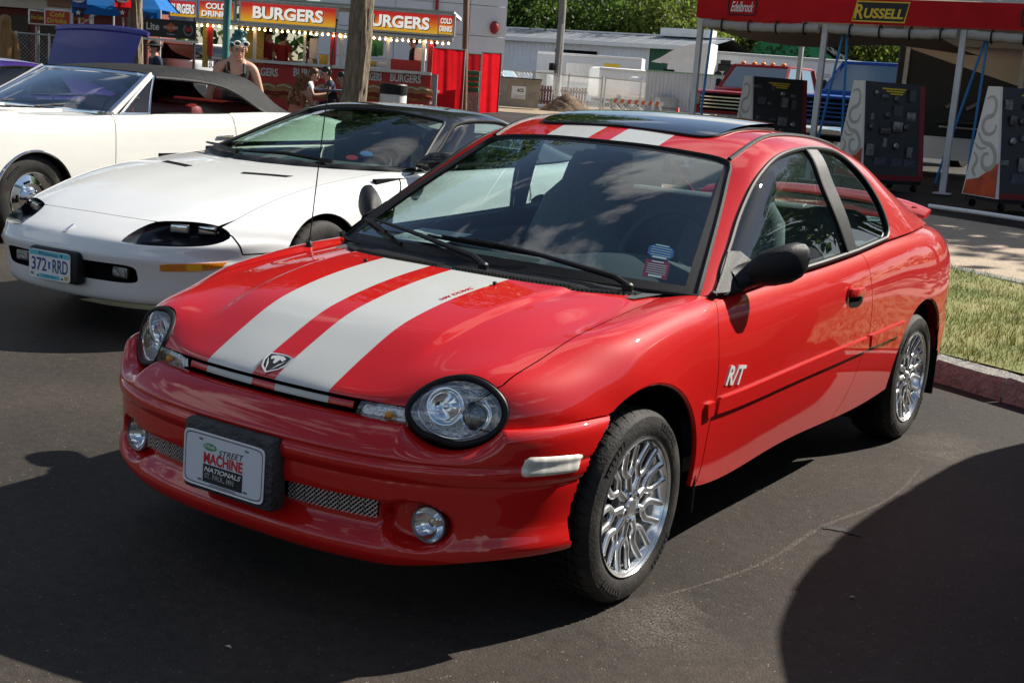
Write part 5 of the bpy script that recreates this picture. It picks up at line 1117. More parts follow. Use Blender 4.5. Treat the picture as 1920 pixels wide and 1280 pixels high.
    # interior
    q = MB(); q.box((0, 1.15, .80), (1.45, .6, .16), bev=.05); q.build('dashboard', m_dash, root, smooth=True)
    for x in (.40, -.40):
        q = MB(); q.box((x, 2.20, .80), (.48, .16, .62), bev=.06); q.box((x, 2.24, 1.12), (.26, .09, .16), bev=.04); q.box((x, 1.9, .50), (.5, .55, .16), bev=.05); q.build('front_seat', m_dash, root, smooth=True)
    q = MB(); q.tube([(.40 + math.cos(a) * .18, 1.55 + math.sin(a) * .07, .92 + math.sin(a) * .16) for a in np.linspace(0, 2 * math.pi, 30, endpoint=False)], .014, 6, closed=True); q.build('steering_wheel', m_black, root, smooth=True)
    wheel_well(root, 0, .33, .385, .87, .5); wheel_well(root, 2.57, .33, .385, .87, .5)
    for x, s in ((.925, 1), (-.925, -1)):
        for y in (0, 2.57): make_wheel(root, x, y, .325, .215, .245, s)
    return root
camaro = build_camaro()

CHEV_H = []
for y, zc, zs, xs in ((-1.02, .84, .86, .955), (-.85, .90, .92, .97), (-.5, .955, .962, 1.0), (0, .985, .972, 1.0), (.5, .995, .970, 1.0), (.95, 1.0, .985, 1.0), (1.5, 1.0, 1.005, 1.0), (2.2, 1.01, 1.02, 1.0), (2.7, 1.02, 1.035, 1.0), (3.1, 1.03, 1.035, .995), (3.6, 1.01, 1.01, .97), (3.95, .95, .96, .93)):
    CHEV_H.append([(x * xs, y, z) for x, z in ((0, zc), (.2, zc - .002), (.4, zc - .006), (.6, zc - .012), (.76, zs), (.85, zs + .006), (.90, zs - .012), (.925, zs - .07), (.937, .78), (.940, .62), (.930, .42), (.895, .27))])
def build_chevelle():
    root = thing('convertible', 'cream-white vintage convertible with raised black fabric top and chrome-trimmed wheels', 'car', (-7.029, 2.96, 0), rad(2.97))
    B = Body(CHEV_H); H = B.H
    hd = B.top([(0, -.95), (.4, -.95), (.68, -.93), (.69, -.4), (.69, .2), (.70, .72), (.45, .64), (0, .60)])
    obj('hood', trim(H, np.vstack([hd, mir(hd)[::-1][1:-1]]), step=.06), m_cream, root)
    fe = np.vstack([B.top([(.70, .74), (.69, .2), (.69, -.4), (.68, -.93)]), B.side([(-.95, .80), (-.95, .35)]), B.side([(-.5, .33)]), B.side(arc(0, .335, .375, 178, 2, 40)), B.side([(.5, .29), (.797, .29), (.797, .6), (.802, .95), (.807, .985)]), B.top([(.80, .85)])])
    both('front_fender', trim(H, fe, step=.045), m_cream, root)
    do = B.side([(.80, .29), (.80, .6), (.805, .95), (.81, .985), (1.3, 1.003), (1.8, 1.013), (2.12, 1.020), (2.19, .95), (2.22, .80), (2.22, .29)])
    d1, d2 = both('door', trim(H, do, step=.06), m_cream, root)
    for k, dd in ((1, d1), (-1, d2)):
        q = MB(); q.box((k * .948, 2.06, .825), (.02, .17, .022), bev=.008); q.box((k * .94, 2.14, .822), (.03, .05, .035), bev=.01); q.build('handle', m_chrome, dd, smooth=True)
    qu = np.vstack([B.side([(2.225, .29), (2.225, .8), (2.20, .95), (2.14, 1.02)]), B.top([(.80, 2.7), (.78, 3.2), (.72, 3.5), (.70, 3.9)]), B.side([(3.93, .9), (3.93, .4)]), B.side([(3.35, .33)]), B.side(arc(2.92, .335, .37, 2, 178, 30))])
    both('rear_quarter', trim(H, qu, step=.06), m_cream, root)
    dk = B.top([(0, 3.40), (.7, 3.35), (.70, 3.92), (0, 3.92)]); obj('trunk_lid', trim(H, np.vstack([dk, mir(dk)[::-1][1:-1]]), step=.1), m_cream, root)
    cw_ = B.top([(0, .63), (.45, .665), (.70, .745), (.82, .88), (.70, .98), (0, .98)]); obj('cowl', trim(H, np.vstack([cw_, mir(cw_)[::-1][1:-1]]), step=.08), m_cream, root)
    q = MB(); q.box((0, 1.4, .30), (1.7, 4.2, .10)); q.box((0, -.3, .55), (1.2, 1.1, .5)); q.box((0, -.92, .55), (1.6, .05, .5))
    for k in (1, -1): q.box((k * .87, 1.5, .62), (.03, 1.5, .6))
    q.build('inner_shell', m_void, root)
    # louvres on the hood
    for k in (1, -1):
        q = MB(); q.box((k * .36, .35, .995), (.20, .62, .02), bev=.006); lv = q.build('hood_louvre', m_cream, root, smooth=True)
        for i in range(4): q = MB(); q.box((k * .36, .14 + .14 * i, 1.006), (.16, .07, .012)); q.build('louvre_slot', m_void, lv)
    # arch trim, wheels
    for k in (1, -1):
        for yc in (0, 2.92):
            P = H(B.side(arc(yc, .335, .372, 176, 4, 40))) * [k, 1, 1]; q = MB(); q.tube([tuple(p + [k * .004, 0, 0]) for p in P], .011, 6); q.build('arch_trim', m_chrome, root, smooth=True)
    wheel_well(root, 0, .335, .39, .88, .45); wheel_well(root, 2.92, .335, .39, .88, .45)
    for x, s in ((.915, 1), (-.915, -1)):
        for y in (0, 2.92): make_wheel(root, x, y, .34, .205, .23, s, 'rally', m_chrome)
    # windscreen and frame
    rows = []
    for t in np.linspace(0, 1, 11):
        row = []
        for s in np.linspace(-1, 1, 25):
            xb, yb, zb = s * .80, .74 + .10 * abs(s) ** 3, .995; xt, yt, zt = s * .655, 1.33 + .05 * s * s, 1.325 - .012 * s * s
            row.append((xb + (xt - xb) * t, yb + (yt - yb) * t - .02 * (1 - s * s) * t * (1 - t) * 4, zb + (zt - zb) * t + .03 * (1 - s * s) * t * (1 - t) * 4))
        rows.append(row)
    W = np.array(rows); ws = grid(W, 'windscreen', glass_mat('old_windscreen_glass', (.50, .60, .62), boost=2.2), root)
    per = list(W[0]) + list(W[1:, -1]) + list(W[-1][::-1][1:]) + list(W[::-1, 0][1:-1]); q = MB(); q.tube([tuple(p) for p in per], .018, 8, closed=True); q.build('windscreen_frame', m_chrome, ws, smooth=True)
    for k in (1, -1):
        q = MB(); q.tube([(k * .835, .845, .985), (k * .76, 1.12, 1.15), (k * .685, 1.40, 1.325)], [.040, .034, .030], 10, flat=.55); q.build('screen_pillar', m_cream, root, smooth=True)
        q = MB(); q.tube([(k * .845, .93, .99), (k * .775, 1.16, 1.15), (k * .70, 1.41, 1.315)], .012, 8); q.tube([(k * .84, 1.25, 1.0), (k * .77, 1.33, 1.17), (k * .705, 1.42, 1.315)], .011, 8); q.tube([(k * .845, .93, 1.0), (k * .845, 1.25, 1.003)], .011, 8); q.tube([(k * .86, .83, .988), (k * .865, 2.2, 1.022)], .008, 6); vw = q.build('vent_window', m_chrome, root, smooth=True)
        q = MB(); q.add([(k * .845, .94, 1.0), (k * .84, 1.25, 1.003), (k * .705, 1.41, 1.31)], [(0, 1, 2)]); q.build('vent_pane', m_glass, vw)
        for a, b in (((.05, .72, 1.005), (.42, .86, 1.055)), ((-.55, .75, 1.005), (-.15, .87, 1.055))):
            if k > 0: q = MB(); q.tube([a, ((a[0] + b[0]) / 2, (a[1] + b[1]) / 2 - .02, 1.03), b], .008, 6); q.tube([(b[0] - .3, b[1] - .03, b[2] - .012), (b[0] + .02, b[1] + .01, b[2])], .008, 6); q.build('wiper_arm', m_steel, root, smooth=True)
    # soft top
    N = [[(0, 1.355, 1.348), (.35, 1.365, 1.345), (.60, 1.385, 1.338), (.70, 1.40, 1.318)], [(0, 1.75, 1.392), (.35, 1.75, 1.385), (.60, 1.75, 1.36), (.712, 1.75, 1.312)], [(0, 2.2, 1.402), (.35, 2.2, 1.395), (.61, 2.15, 1.362), (.725, 2.1, 1.288)], [(0, 2.65, 1.385), (.35, 2.62, 1.378), (.62, 2.5, 1.33), (.745, 2.38, 1.223)], [(0, 3.0, 1.325), (.36, 2.95, 1.318), (.64, 2.80, 1.25), (.775, 2.66, 1.09)], [(0, 3.3, 1.12), (.38, 3.22, 1.13), (.68, 3.0, 1.12), (.815, 2.83, 1.03)], [(0, 3.48, 1.02), (.4, 3.42, 1.02), (.70, 3.28, 1.02), (.83, 3.15, 1.02)]]
    S = Surf(full_net(N), nu=81, nv=81)
    if S.normal(S.inv([(0, 2.0)], TOP))[0, 2] < 0: S.flip = True
    fab = pm('black_vinyl_top', (.013, .013, .014), .75, spec=.25, var=.2, vs=5, bump=.5, bs=14)
    rw = S.inv([tuple(p) for p in ell(0, 3.14, .44, .145, 30, pw=5)], TOP)
    tp = obj('soft_top', trim(S, edge_all(S), [rw], step=.04, gap=0, flange=.012), fab, root); obj('top_lining', trim(S, edge_all(S), [rw], step=.08, gap=.004, flange=0, off=-.02), m_void, tp)
    obj('rear_window', trim(S, rw, step=.05, gap=0, flange=0), glass_mat('hazy_plastic_window', (.62, .60, .58), .12), tp)
    for k in (1, -1):
        P = S(np.c_[np.linspace(.02, .82, 40), np.full(40, .999)]) * [k, 1, 1]; q = MB(); q.tube([tuple(p - np.array([0, 0, .012])) for p in P], .017, 6); q.build('top_rail', m_black, tp, smooth=True)
        P = S(np.c_[np.linspace(.82, 1, 10), np.full(10, .999)])
        q = MB(); q.add([tuple(p * [k, 1, 1]) for p in P] + [(k * .86, p[1] + .02, 1.0) for p in P], [(i, i + 1, 11 + i, 10 + i) for i in range(9)]); q.build('top_skirt', fab, tp)
    red = pm('dark_red_vinyl', (.16, .012, .012), .42, coat=.25, var=.2, vs=6)
    for nm, y, z0, w in (('front_seat', 1.95, .84, 1.45), ('rear_seat', 2.85, .86, 1.35)):
        q = MB(); q.box((0, y, z0), (w, .18, .50), bev=.07); q.box((0, y - .3, .55), (w, .5, .2), bev=.06); q.build(nm, red, root, smooth=True)
    q = MB()
    for k in (1, -1): q.box((k * .82, 1.6, .85), (.04, 1.3, .30), bev=.015); q.box((k * .78, 2.6, .85), (.06, .8, .32), bev=.02)
    q.build('door_trim', red, root, smooth=True)
    q = MB(); q.box((0, 1.0, .93), (1.5, .25, .12), bev=.04); q.build('dashboard', m_dash, root, smooth=True); q = MB(); q.tube([(.38 + math.cos(a) * .19, 1.30 + math.sin(a) * .06, .96 + math.sin(a) * .18) for a in np.linspace(0, 2 * math.pi, 30, endpoint=False)], .012, 6, closed=True); q.build('steering_wheel', red, root, smooth=True)
    q = MB(); q.box((0, -.98, .50), (1.8, .12, .16), bev=.04); q.build('front_bumper', m_chrome, root, smooth=True)
    return root
chevelle = build_chevelle()

def repaint(root, swap):
    for o in [k for k in D.objects if k.parent == root] + [g for k in D.objects if k.parent == root for g in D.objects if g.parent == k]:
        for sl in o.material_slots:
            if sl.material and sl.material.name in swap: m = swap[sl.material.name]; sl.link = 'OBJECT'; sl.material = m
def lean_copy(src, name, label, loc, rz, sc, skip=('licence_plate', 'nose_emblem', 'plate_bracket', 'windscreen_sticker', 'rear_window', 'roofx')):
    r = thing(name, label, 'car', loc, rz); r.scale = sc
    for ch in [k for k in D.objects if k.parent == src]:
        if ch.name.split('.')[0] in skip: continue
        copy_tree(ch, r)
    return r
purple = lean_copy(camaro, 'purple_car', 'dark purple car with its tall trunk lid open, behind the cream convertible', (-11.45, 4.2, 0), rad(3), (1.0, 1.0, 1.04), skip=('licence_plate', 'nose_emblem', 'plate_bracket', 'windscreen_sticker', 'rear_deck', 'rear_window'))
repaint(purple, {'white_clearcoat': m_purple, 'gloss_black_paint': m_purple, 'black_pocket': m_purple})
q = MB(); rows = []
LW = Matrix.Translation((0.0, 3.55, .98)) @ Matrix.Rotation(rad(68), 4, 'X')
for a, z in ((0, 0), (.25, .03), (.5, .05), (.72, .05), (.76, .03)): rows.append([LW @ Vector((s * (.78 + .02 * a), a, z - .05 * s * s)) for s in np.linspace(-1, 1, 15)])
lid = obj('trunk_lid', grid_mesh(np.array([[tuple(p) for p in r] for r in rows])), m_violetblue, purple)
q = MB(); q.tube([LW @ Vector((s * .86, .77 + .02 * (1 - s * s), .02 - .06 * s * s)) for s in np.linspace(-1, 1, 21)], [.03] + [.05] * 19 + [.03], 10, flat=.7); q.build('lid_spoiler', m_violetblue, lid, smooth=True)
q = MB(); q.add([LW @ Vector((s * .74, a, -.03)) for a in (.02, .72) for s in (-1, 1)], [(0, 1, 3, 2)]); q.build('lid_liner', m_violetblue, lid)
# ------------------------------------------------------------------ ground
KO = Vector((.55, 4.09, 0)); KE = Vector((.906, -.423, 0)); KN = Vector((.423, .906, 0))   # kerb line: origin, along, across
def ndist(x, y): return (x - KO.x) * KN.x + (y - KO.y) * KN.y
def gz(x, y):
    """height of the far ground: level car park, then a gentle rise beyond the verge"""
    n = ndist(x, y); return float(np.interp(n, [-1, 6.0, 7.0, 14, 45, 400], [0, 0, .255, .32, .40, .9]))
def kpt(e, n, z): p = KO + KE * e + KN * n; return (p.x, p.y, z)
def node_mat(name, rough=.85):
    m = D.materials.new(name); m.use_nodes = True; t = m.node_tree; return m, t, t.nodes['Principled BSDF'], t.links.new
def tex(t, kind, scale, src=None, **k):
    n = t.nodes.new(kind)
    if 'Scale' in n.inputs: n.inputs['Scale'].default_value = scale
    for a, b in k.items(): n.inputs[a].default_value = b
    if src is not None: t.links.new(src, n.inputs['Vector'])
    return n
def ramp(t, src, stops):
    r = t.nodes.new('ShaderNodeValToRGB'); e = r.color_ramp.elements
    while len(e) < len(stops): e.new(.5)
    for q, (p, c) in zip(e, stops): q.position = p; q.color = (*c, 1) if len(c) == 3 else c
    t.links.new(src, r.inputs['Fac']); return r
def asphalt():
    m, t, b, ln = node_mat('asphalt'); tc = t.nodes.new('ShaderNodeTexCoord'); o = tc.outputs['Object']
    big = tex(t, 'ShaderNodeTexNoise', .55, o, Detail=6.0, Roughness=.6); mid = tex(t, 'ShaderNodeTexNoise', 22, o, Detail=8.0, Roughness=.85); fine = tex(t, 'ShaderNodeTexVoronoi', 150, o); fn = tex(t, 'ShaderNodeTexNoise', 120, o, Detail=3.0)
    base = ramp(t, big.outputs['Fac'], [(.3, (.027, .0235, .021)), (.5, (.041, .035, .030)), (.72, (.064, .053, .043))])
    md = ramp(t, mid.outputs['Fac'], [(.3, (.55, .55, .55)), (.7, (1.45, 1.43, 1.40))])
    mx = t.nodes.new('ShaderNodeMix'); mx.data_type = 'RGBA'; mx.blend_type = 'MULTIPLY'; mx.inputs['Factor'].default_value = 1; ln(base.outputs['Color'], mx.inputs['A']); ln(md.outputs['Color'], mx.inputs['B'])
    # pale aggregate specks
    sp = tex(t, 'ShaderNodeTexNoise', 55, o, Detail=2.0); sr = ramp(t, sp.outputs['Fac'], [(.58, (0, 0, 0)), (.68, (1, 1, 1))])
    cr = tex(t, 'ShaderNodeTexVoronoi', 90, o); crr = ramp(t, cr.outputs['Distance'], [(.14, (1, 1, 1)), (.30, (0, 0, 0))])
    mm = t.nodes.new('ShaderNodeMath'); mm.operation = 'MULTIPLY'; ln(sr.outputs['Color'], mm.inputs[0]); ln(crr.outputs['Color'], mm.inputs[1])
    m3 = t.nodes.new('ShaderNodeMix'); m3.data_type = 'RGBA'; ln(mm.outputs[0], m3.inputs['Factor']); ln(mx.outputs['Result'], m3.inputs['A']); m3.inputs['B'].default_value = (.26, .24, .21, 1)
    # dusty scuffs near the wheels
    du = tex(t, 'ShaderNodeTexNoise', 1.7, o, Detail=9.0, Roughness=.75); dr = ramp(t, du.outputs['Fac'], [(.60, (0, 0, 0)), (.80, (.5, .5, .5))])
    m4 = t.nodes.new('ShaderNodeMix'); m4.data_type = 'RGBA'; ln(dr.outputs['Color'], m4.inputs['Factor']); ln(m3.outputs['Result'], m4.inputs['A']); m4.inputs['B'].default_value = (.085, .075, .064, 1)
    ln(m4.outputs['Result'], b.inputs['Base Color'])
    b.inputs['Roughness'].default_value = .7; b.inputs['Specular IOR Level'].default_value = .16
    bp = t.nodes.new('ShaderNodeBump'); bp.inputs['Strength'].default_value = .30; bp.inputs['Distance'].default_value = .004
    ad = t.nodes.new('ShaderNodeMath'); ad.operation = 'ADD'; ln(fine.outputs['Distance'], ad.inputs[0]); ln(fn.outputs['Fac'], ad.inputs[1]); ln(ad.outputs[0], bp.inputs['Height']); ln(bp.outputs['Normal'], b.inputs['Normal'])
    return m
m_asphalt = asphalt()
m_dirt = pm('bare_dirt', (.26, .19, .12), .95, var=.3, vs=.8, dirt=(.34, .27, .19), dirt_amt=.7, ds=.35, bump=.8, bs=6)
m_conc = pm('aggregate_walk', (.40, .31, .225), .9, var=.22, vs=30, dirt=(.22, .19, .15), dirt_amt=.5, ds=4, bump=.6, bs=45)
m_kerb = pm('weathered_kerb', (.27, .275, .25), .92, var=.3, vs=22, dirt=(.17, .15, .125), dirt_amt=.6, ds=9, bump=1.0, bs=60)
xs = np.concatenate([np.linspace(-900, -90, 6), np.linspace(-80, 40, 61), np.linspace(60, 900, 6)]); ys = np.concatenate([np.linspace(-900, -40, 6), np.linspace(-30, 110, 71), np.linspace(130, 1500, 8)])
road = tag(grid([[(x, y, gz(x, y)) for y in ys] for x in xs], 'road', m_asphalt), kind='structure')
def ground_strip(pts, w, mat, name):
    P = Spline([(*p, 0) for p in pts]).sample(40); rows = []
    for i in range(40):
        t = P[min(i + 1, 39)] - P[max(i - 1, 0)]; n = np.array([-t[1], t[0], 0]); n /= np.linalg.norm(n) + 1e-9; ww = w * (.5 + .5 * math.sin(math.pi * i / 39)) * random.uniform(.6, 1.3); rows.append([P[i] + n * ww + [0, 0, .0035], P[i] - n * ww + [0, 0, .0035]])
    return grid(rows, name, mat, road)
def scuff_mat(name='pale_scuff', soft=True):
    m, t, b, ln = node_mat(name); tc = t.nodes.new('ShaderNodeTexCoord'); n = tex(t, 'ShaderNodeTexNoise', 190, tc.outputs['Object'], Detail=6.0); r = ramp(t, n.outputs['Fac'], [(.42, (0, 0, 0)), (.75, (.6, .6, .6))]); b.inputs['Base Color'].default_value = (.24, .215, .185, 1); b.inputs['Roughness'].default_value = .9; src = r.outputs['Color']
    if soft:
        mp = t.nodes.new('ShaderNodeMapping'); mp.inputs['Location'].default_value = (-1, -1, 0); mp.inputs['Scale'].default_value = (2, 2, 0); ln(tc.outputs['Generated'], mp.inputs['Vector']); g = t.nodes.new('ShaderNodeTexGradient'); g.gradient_type = 'SPHERICAL'; ln(mp.outputs['Vector'], g.inputs['Vector']); n2 = tex(t, 'ShaderNodeTexNoise', 14, tc.outputs['Object'], Detail=5.0); mu = t.nodes.new('ShaderNodeMath'); mu.operation = 'MULTIPLY'; ln(g.outputs['Fac'], mu.inputs[0]); ln(n2.outputs['Fac'], mu.inputs[1]); m2 = t.nodes.new('ShaderNodeMath'); m2.operation = 'MULTIPLY'; m2.use_clamp = True; ln(mu.outputs[0], m2.inputs[0]); m3 = t.nodes.new('ShaderNodeMath'); m3.operation = 'MULTIPLY'; m3.inputs[1].default_value = 2.6; ln(src, m3.inputs[0]); ln(m3.outputs[0], m2.inputs[1]); src = m2.outputs[0]
    ln(src, b.inputs['Alpha']); return m
m_scuff = scuff_mat()
ground_strip([(.90, .10), (1.02, .62), (1.03, 1.10), (1.10, 1.55), (1.06, 2.2)], .010, scuff_mat('pale_scratch', False), 'scuff_line'); ground_strip([(1.03, 1.10), (1.08, 1.13), (1.17, 1.12)], .022, pm('tar_patch', (.018, .017, .017), .8), 'tar_patch')
for cx, cy, r_, sd in ((.98, -.13, .22, 1), (.95, .04, .13, 2), (1.02, 2.68, .22, 3), (1.12, 2.45, .15, 4)):
    P = [(cx + r_ * (1 + .35 * math.sin(3 * a + sd)) * math.cos(a), cy + r_ * (1 + .3 * math.cos(2 * a + sd)) * math.sin(a), .0035 + .0003 * sd) for a in np.linspace(0, 2 * math.pi, 30, endpoint=False)]; q = MB(); q.add(P, [tuple(range(30))]); q.build('dust_scuff', m_scuff, road)
for i, (lx, ly, lab) in enumerate(((.22, -1.02, 'small pale dry leaf on the asphalt before the bumper'), (1.35, .52, 'tiny curled brown leaf at the edge of the right shadow'))):
    q = MB(); q.add([(-.012, 0, .004), (0, -.006, .009), (.014, .001, .004), (.001, .007, .008)], [(0, 1, 2, 3)]); o = q.build('fallen_leaf', pm('dry_leaf', (.55, .48, .38), .8), None, loc=(lx, ly, 0), rot=(0, 0, .7 * i)); tag(o, lab, 'leaf')
# kerb stones
for i in range(14):
    e0 = -11.6 + i * .93; q = MB(); pts = [(0, 0), (.012, .10), (.030, .125), (.16, .132), (.175, 0)]; V = []; n = 9
    for k in range(n):
        e = e0 + .918 * k / (n - 1)
        for a, z in pts: j = random.uniform(-.006, .006); V.append(kpt(e, a + j, max(0, z + (j if z else 0))))
    q.add(V, [(k * 5 + i_, k * 5 + i_ + 1, k * 5 + i_ + 6, k * 5 + i_ + 5) for k in range(n - 1) for i_ in range(4)] + [tuple(range(5)), tuple(range((n - 1) * 5, n * 5))[::-1]])
    if i == 0: kerb = q.build('kerb', m_kerb, smooth=True, auto=40); tag(kerb, kind='structure')
    else: q.build('kerb_stone', m_kerb, kerb, smooth=True, auto=40)
def lawn_mat():
    m, t, b, ln = node_mat('lawn_soil'); tc = t.nodes.new('ShaderNodeTexCoord'); o = tc.outputs['Object']; n = tex(t, 'ShaderNodeTexNoise', 2.2, o, Detail=8.0)
    r = ramp(t, n.outputs['Fac'], [(.35, (.12, .15, .035)), (.55, (.20, .20, .06)), (.7, (.30, .25, .11))]); ln(r.outputs['Color'], b.inputs['Base Color']); b.inputs['Roughness'].default_value = .95; return m
lz = lambda n: .128 + .022 * n
tag(grid([[kpt(e, n, lz(n) + .012 * math.sin(e * 1.7 + n * 2.1)) for n in np.linspace(.165, 3.1, 16)] for e in np.linspace(-14, 7, 60)], 'verge', lawn_mat()), kind='structure')
wk = tag(grid([[kpt(e, n, .2 + .0135 * (n - 3.1)) for n in np.linspace(3.1, 7.05, 8)] for e in np.linspace(-14, 12, 30)], 'sidewalk', m_conc), kind='structure')
q = MB(); q.add(*grid_mesh(np.array([[kpt(e, n, z) for n, z in ((3.08, .19), (3.1, .205), (3.24, .212), (3.25, .15))] for e in np.linspace(-14, 12, 20)]))); q.build('walk_edge', m_kerb, wk)
# grass blades
def grass():
    N = 70000; V = np.zeros((N, 3, 3)); ee = rng.uniform(-4.5, 5.0, N); nn = rng.uniform(.14, 3.15, N); h = rng.uniform(.022, .055, N) * (1 + .6 * (rng.random(N) > .9)); a = rng.uniform(0, 2 * math.pi, N); w = rng.uniform(.0016, .0034, N)
    clump = .5 + .5 * np.sin(ee * 5.1 + np.sin(nn * 7) * 2) * np.sin(nn * 6.3 + ee * 2.2); keep = rng.random(N) < .45 + .55 * clump; h = h * (.65 + .7 * clump)
    bx = KO.x + KE.x * ee + KN.x * nn; by = KO.y + KE.y * ee + KN.y * nn; bz = .128 + .022 * nn + .012 * np.sin(ee * 1.7 + nn * 2.1) - .004
    lean = rng.uniform(.1, .9, N) * h; la = rng.uniform(0, 2 * math.pi, N)
    V[:, 0] = np.c_[bx - np.cos(a) * w, by - np.sin(a) * w, bz]; V[:, 1] = np.c_[bx + np.cos(a) * w, by + np.sin(a) * w, bz]; V[:, 2] = np.c_[bx + np.cos(la) * lean, by + np.sin(la) * lean, bz + h]
    V = V[keep]; me = D.meshes.new('grass'); k = len(V); me.vertices.add(3 * k); me.vertices.foreach_set('co', V.reshape(-1)); me.loops.add(3 * k); me.loops.foreach_set('vertex_index', np.arange(3 * k)); me.polygons.add(k); me.polygons.foreach_set('loop_start', np.arange(0, 3 * k, 3)); me.polygons.foreach_set('material_index', rng.choice([0, 0, 1, 1, 2], k))
    for nm, c in (('grass_green', (.13, .20, .035)), ('grass_pale', (.30, .32, .08)), ('grass_straw', (.52, .43, .20))): me.materials.append(pm(nm, c, .7, spec=.2))
    me.update(); me.validate(); o = D.objects.new('grass', me); COL.objects.link(o); return tag(o, 'short patchy green and straw grass on the verge by the kerb', 'grass', kind='stuff')
grass()
# ------------------------------------------------------------------ placing helper: a spot on the far ground facing the camera
RH = Vector((cy_, sy_, 0)); FH = Vector((-sy_, cy_, 0))
class Spot:
    """local frame at a bearing and distance: x to the right across the view, y away, z up (metres); xz() reads survey bearings"""
    def __init__(s, px, py, depth, turn=0.0, z=None):
        p = at(px, py, depth); s.px, s.py, s.d = px, py, depth; s.k = depth / 2423.1; s.o = Vector((p.x, p.y, gz(p.x, p.y) if z is None else z)); s.zref = p.z; s.rz = math.atan2(RH.y, RH.x) + rad(turn)
        s.t = rad(turn)
    def xz(s, px, py):
        dx, dy = (px - s.px) * s.k, -(py - s.py) * s.k
        return (dx * cr_ - dy * sr_) / max(.3, math.cos(s.t)), (dx * sr_ + dy * cr_) / cp_ + s.zref - s.o.z
    def thing(s, name, label, cat, group=None): return thing(name, label, cat, s.o, s.rz, group)
# shared colours
def cloth_mat(name, col, tr=.45):
    m, t, b, ln = node_mat(name); tc = t.nodes.new('ShaderNodeTexCoord'); n = tex(t, 'ShaderNodeTexNoise', 3, tc.outputs['Object'], Detail=5.0); r = ramp(t, n.outputs['Fac'], [(.3, tuple(x * .88 for x in col)), (.7, tuple(x * 1.1 for x in col))]); ln(r.outputs['Color'], b.inputs['Base Color']); b.inputs['Roughness'].default_value = .8; b.inputs['Specular IOR Level'].default_value = .2
    q = t.nodes.new('ShaderNodeBsdfTranslucent'); ln(r.outputs['Color'], q.inputs['Color']); mx = t.nodes.new('ShaderNodeMixShader'); mx.inputs['Fac'].default_value = tr; ln(b.outputs['BSDF'], mx.inputs[1]); ln(q.outputs['BSDF'], mx.inputs[2]); ln(mx.outputs['Shader'], t.nodes['Material Output'].inputs['Surface']); return m
m_redcloth = cloth_mat('red_fabric', (.55, .016, .022), .3) if True else pm('red_fabric', (.50, .015, .02), .75, var=.12, vs=3, bump=.3, bs=25)
m_greycloth = pm('grey_vinyl', (.36, .34, .31), .7, var=.12, vs=4, bump=.4, bs=12)
m_tancloth = cloth_mat('cream_vinyl', (.62, .56, .46), .25)
m_alum = pm('dull_aluminium', (.55, .55, .54), .38, .8, var=.12, vs=10)
m_galv = pm('galvanised_steel', (.50, .50, .49), .45, .7, var=.15, vs=8)
m_blackp = pm('black_panel', (.014, .014, .016), .45, var=.3, vs=4)
m_whitep = pm('white_panel', (.82, .82, .80), .5, var=.05, vs=3)
m_yellow = pm('yellow_print', (.75, .52, .03), .5); m_strap = pm('blue_strap', (.03, .22, .50), .6)
m_tan = pm('tan_paint', (.62, .52, .41), .45, coat=.3, var=.06); m_wine = pm('wine_red_paint', (.30, .016, .03), .4, coat=.4)
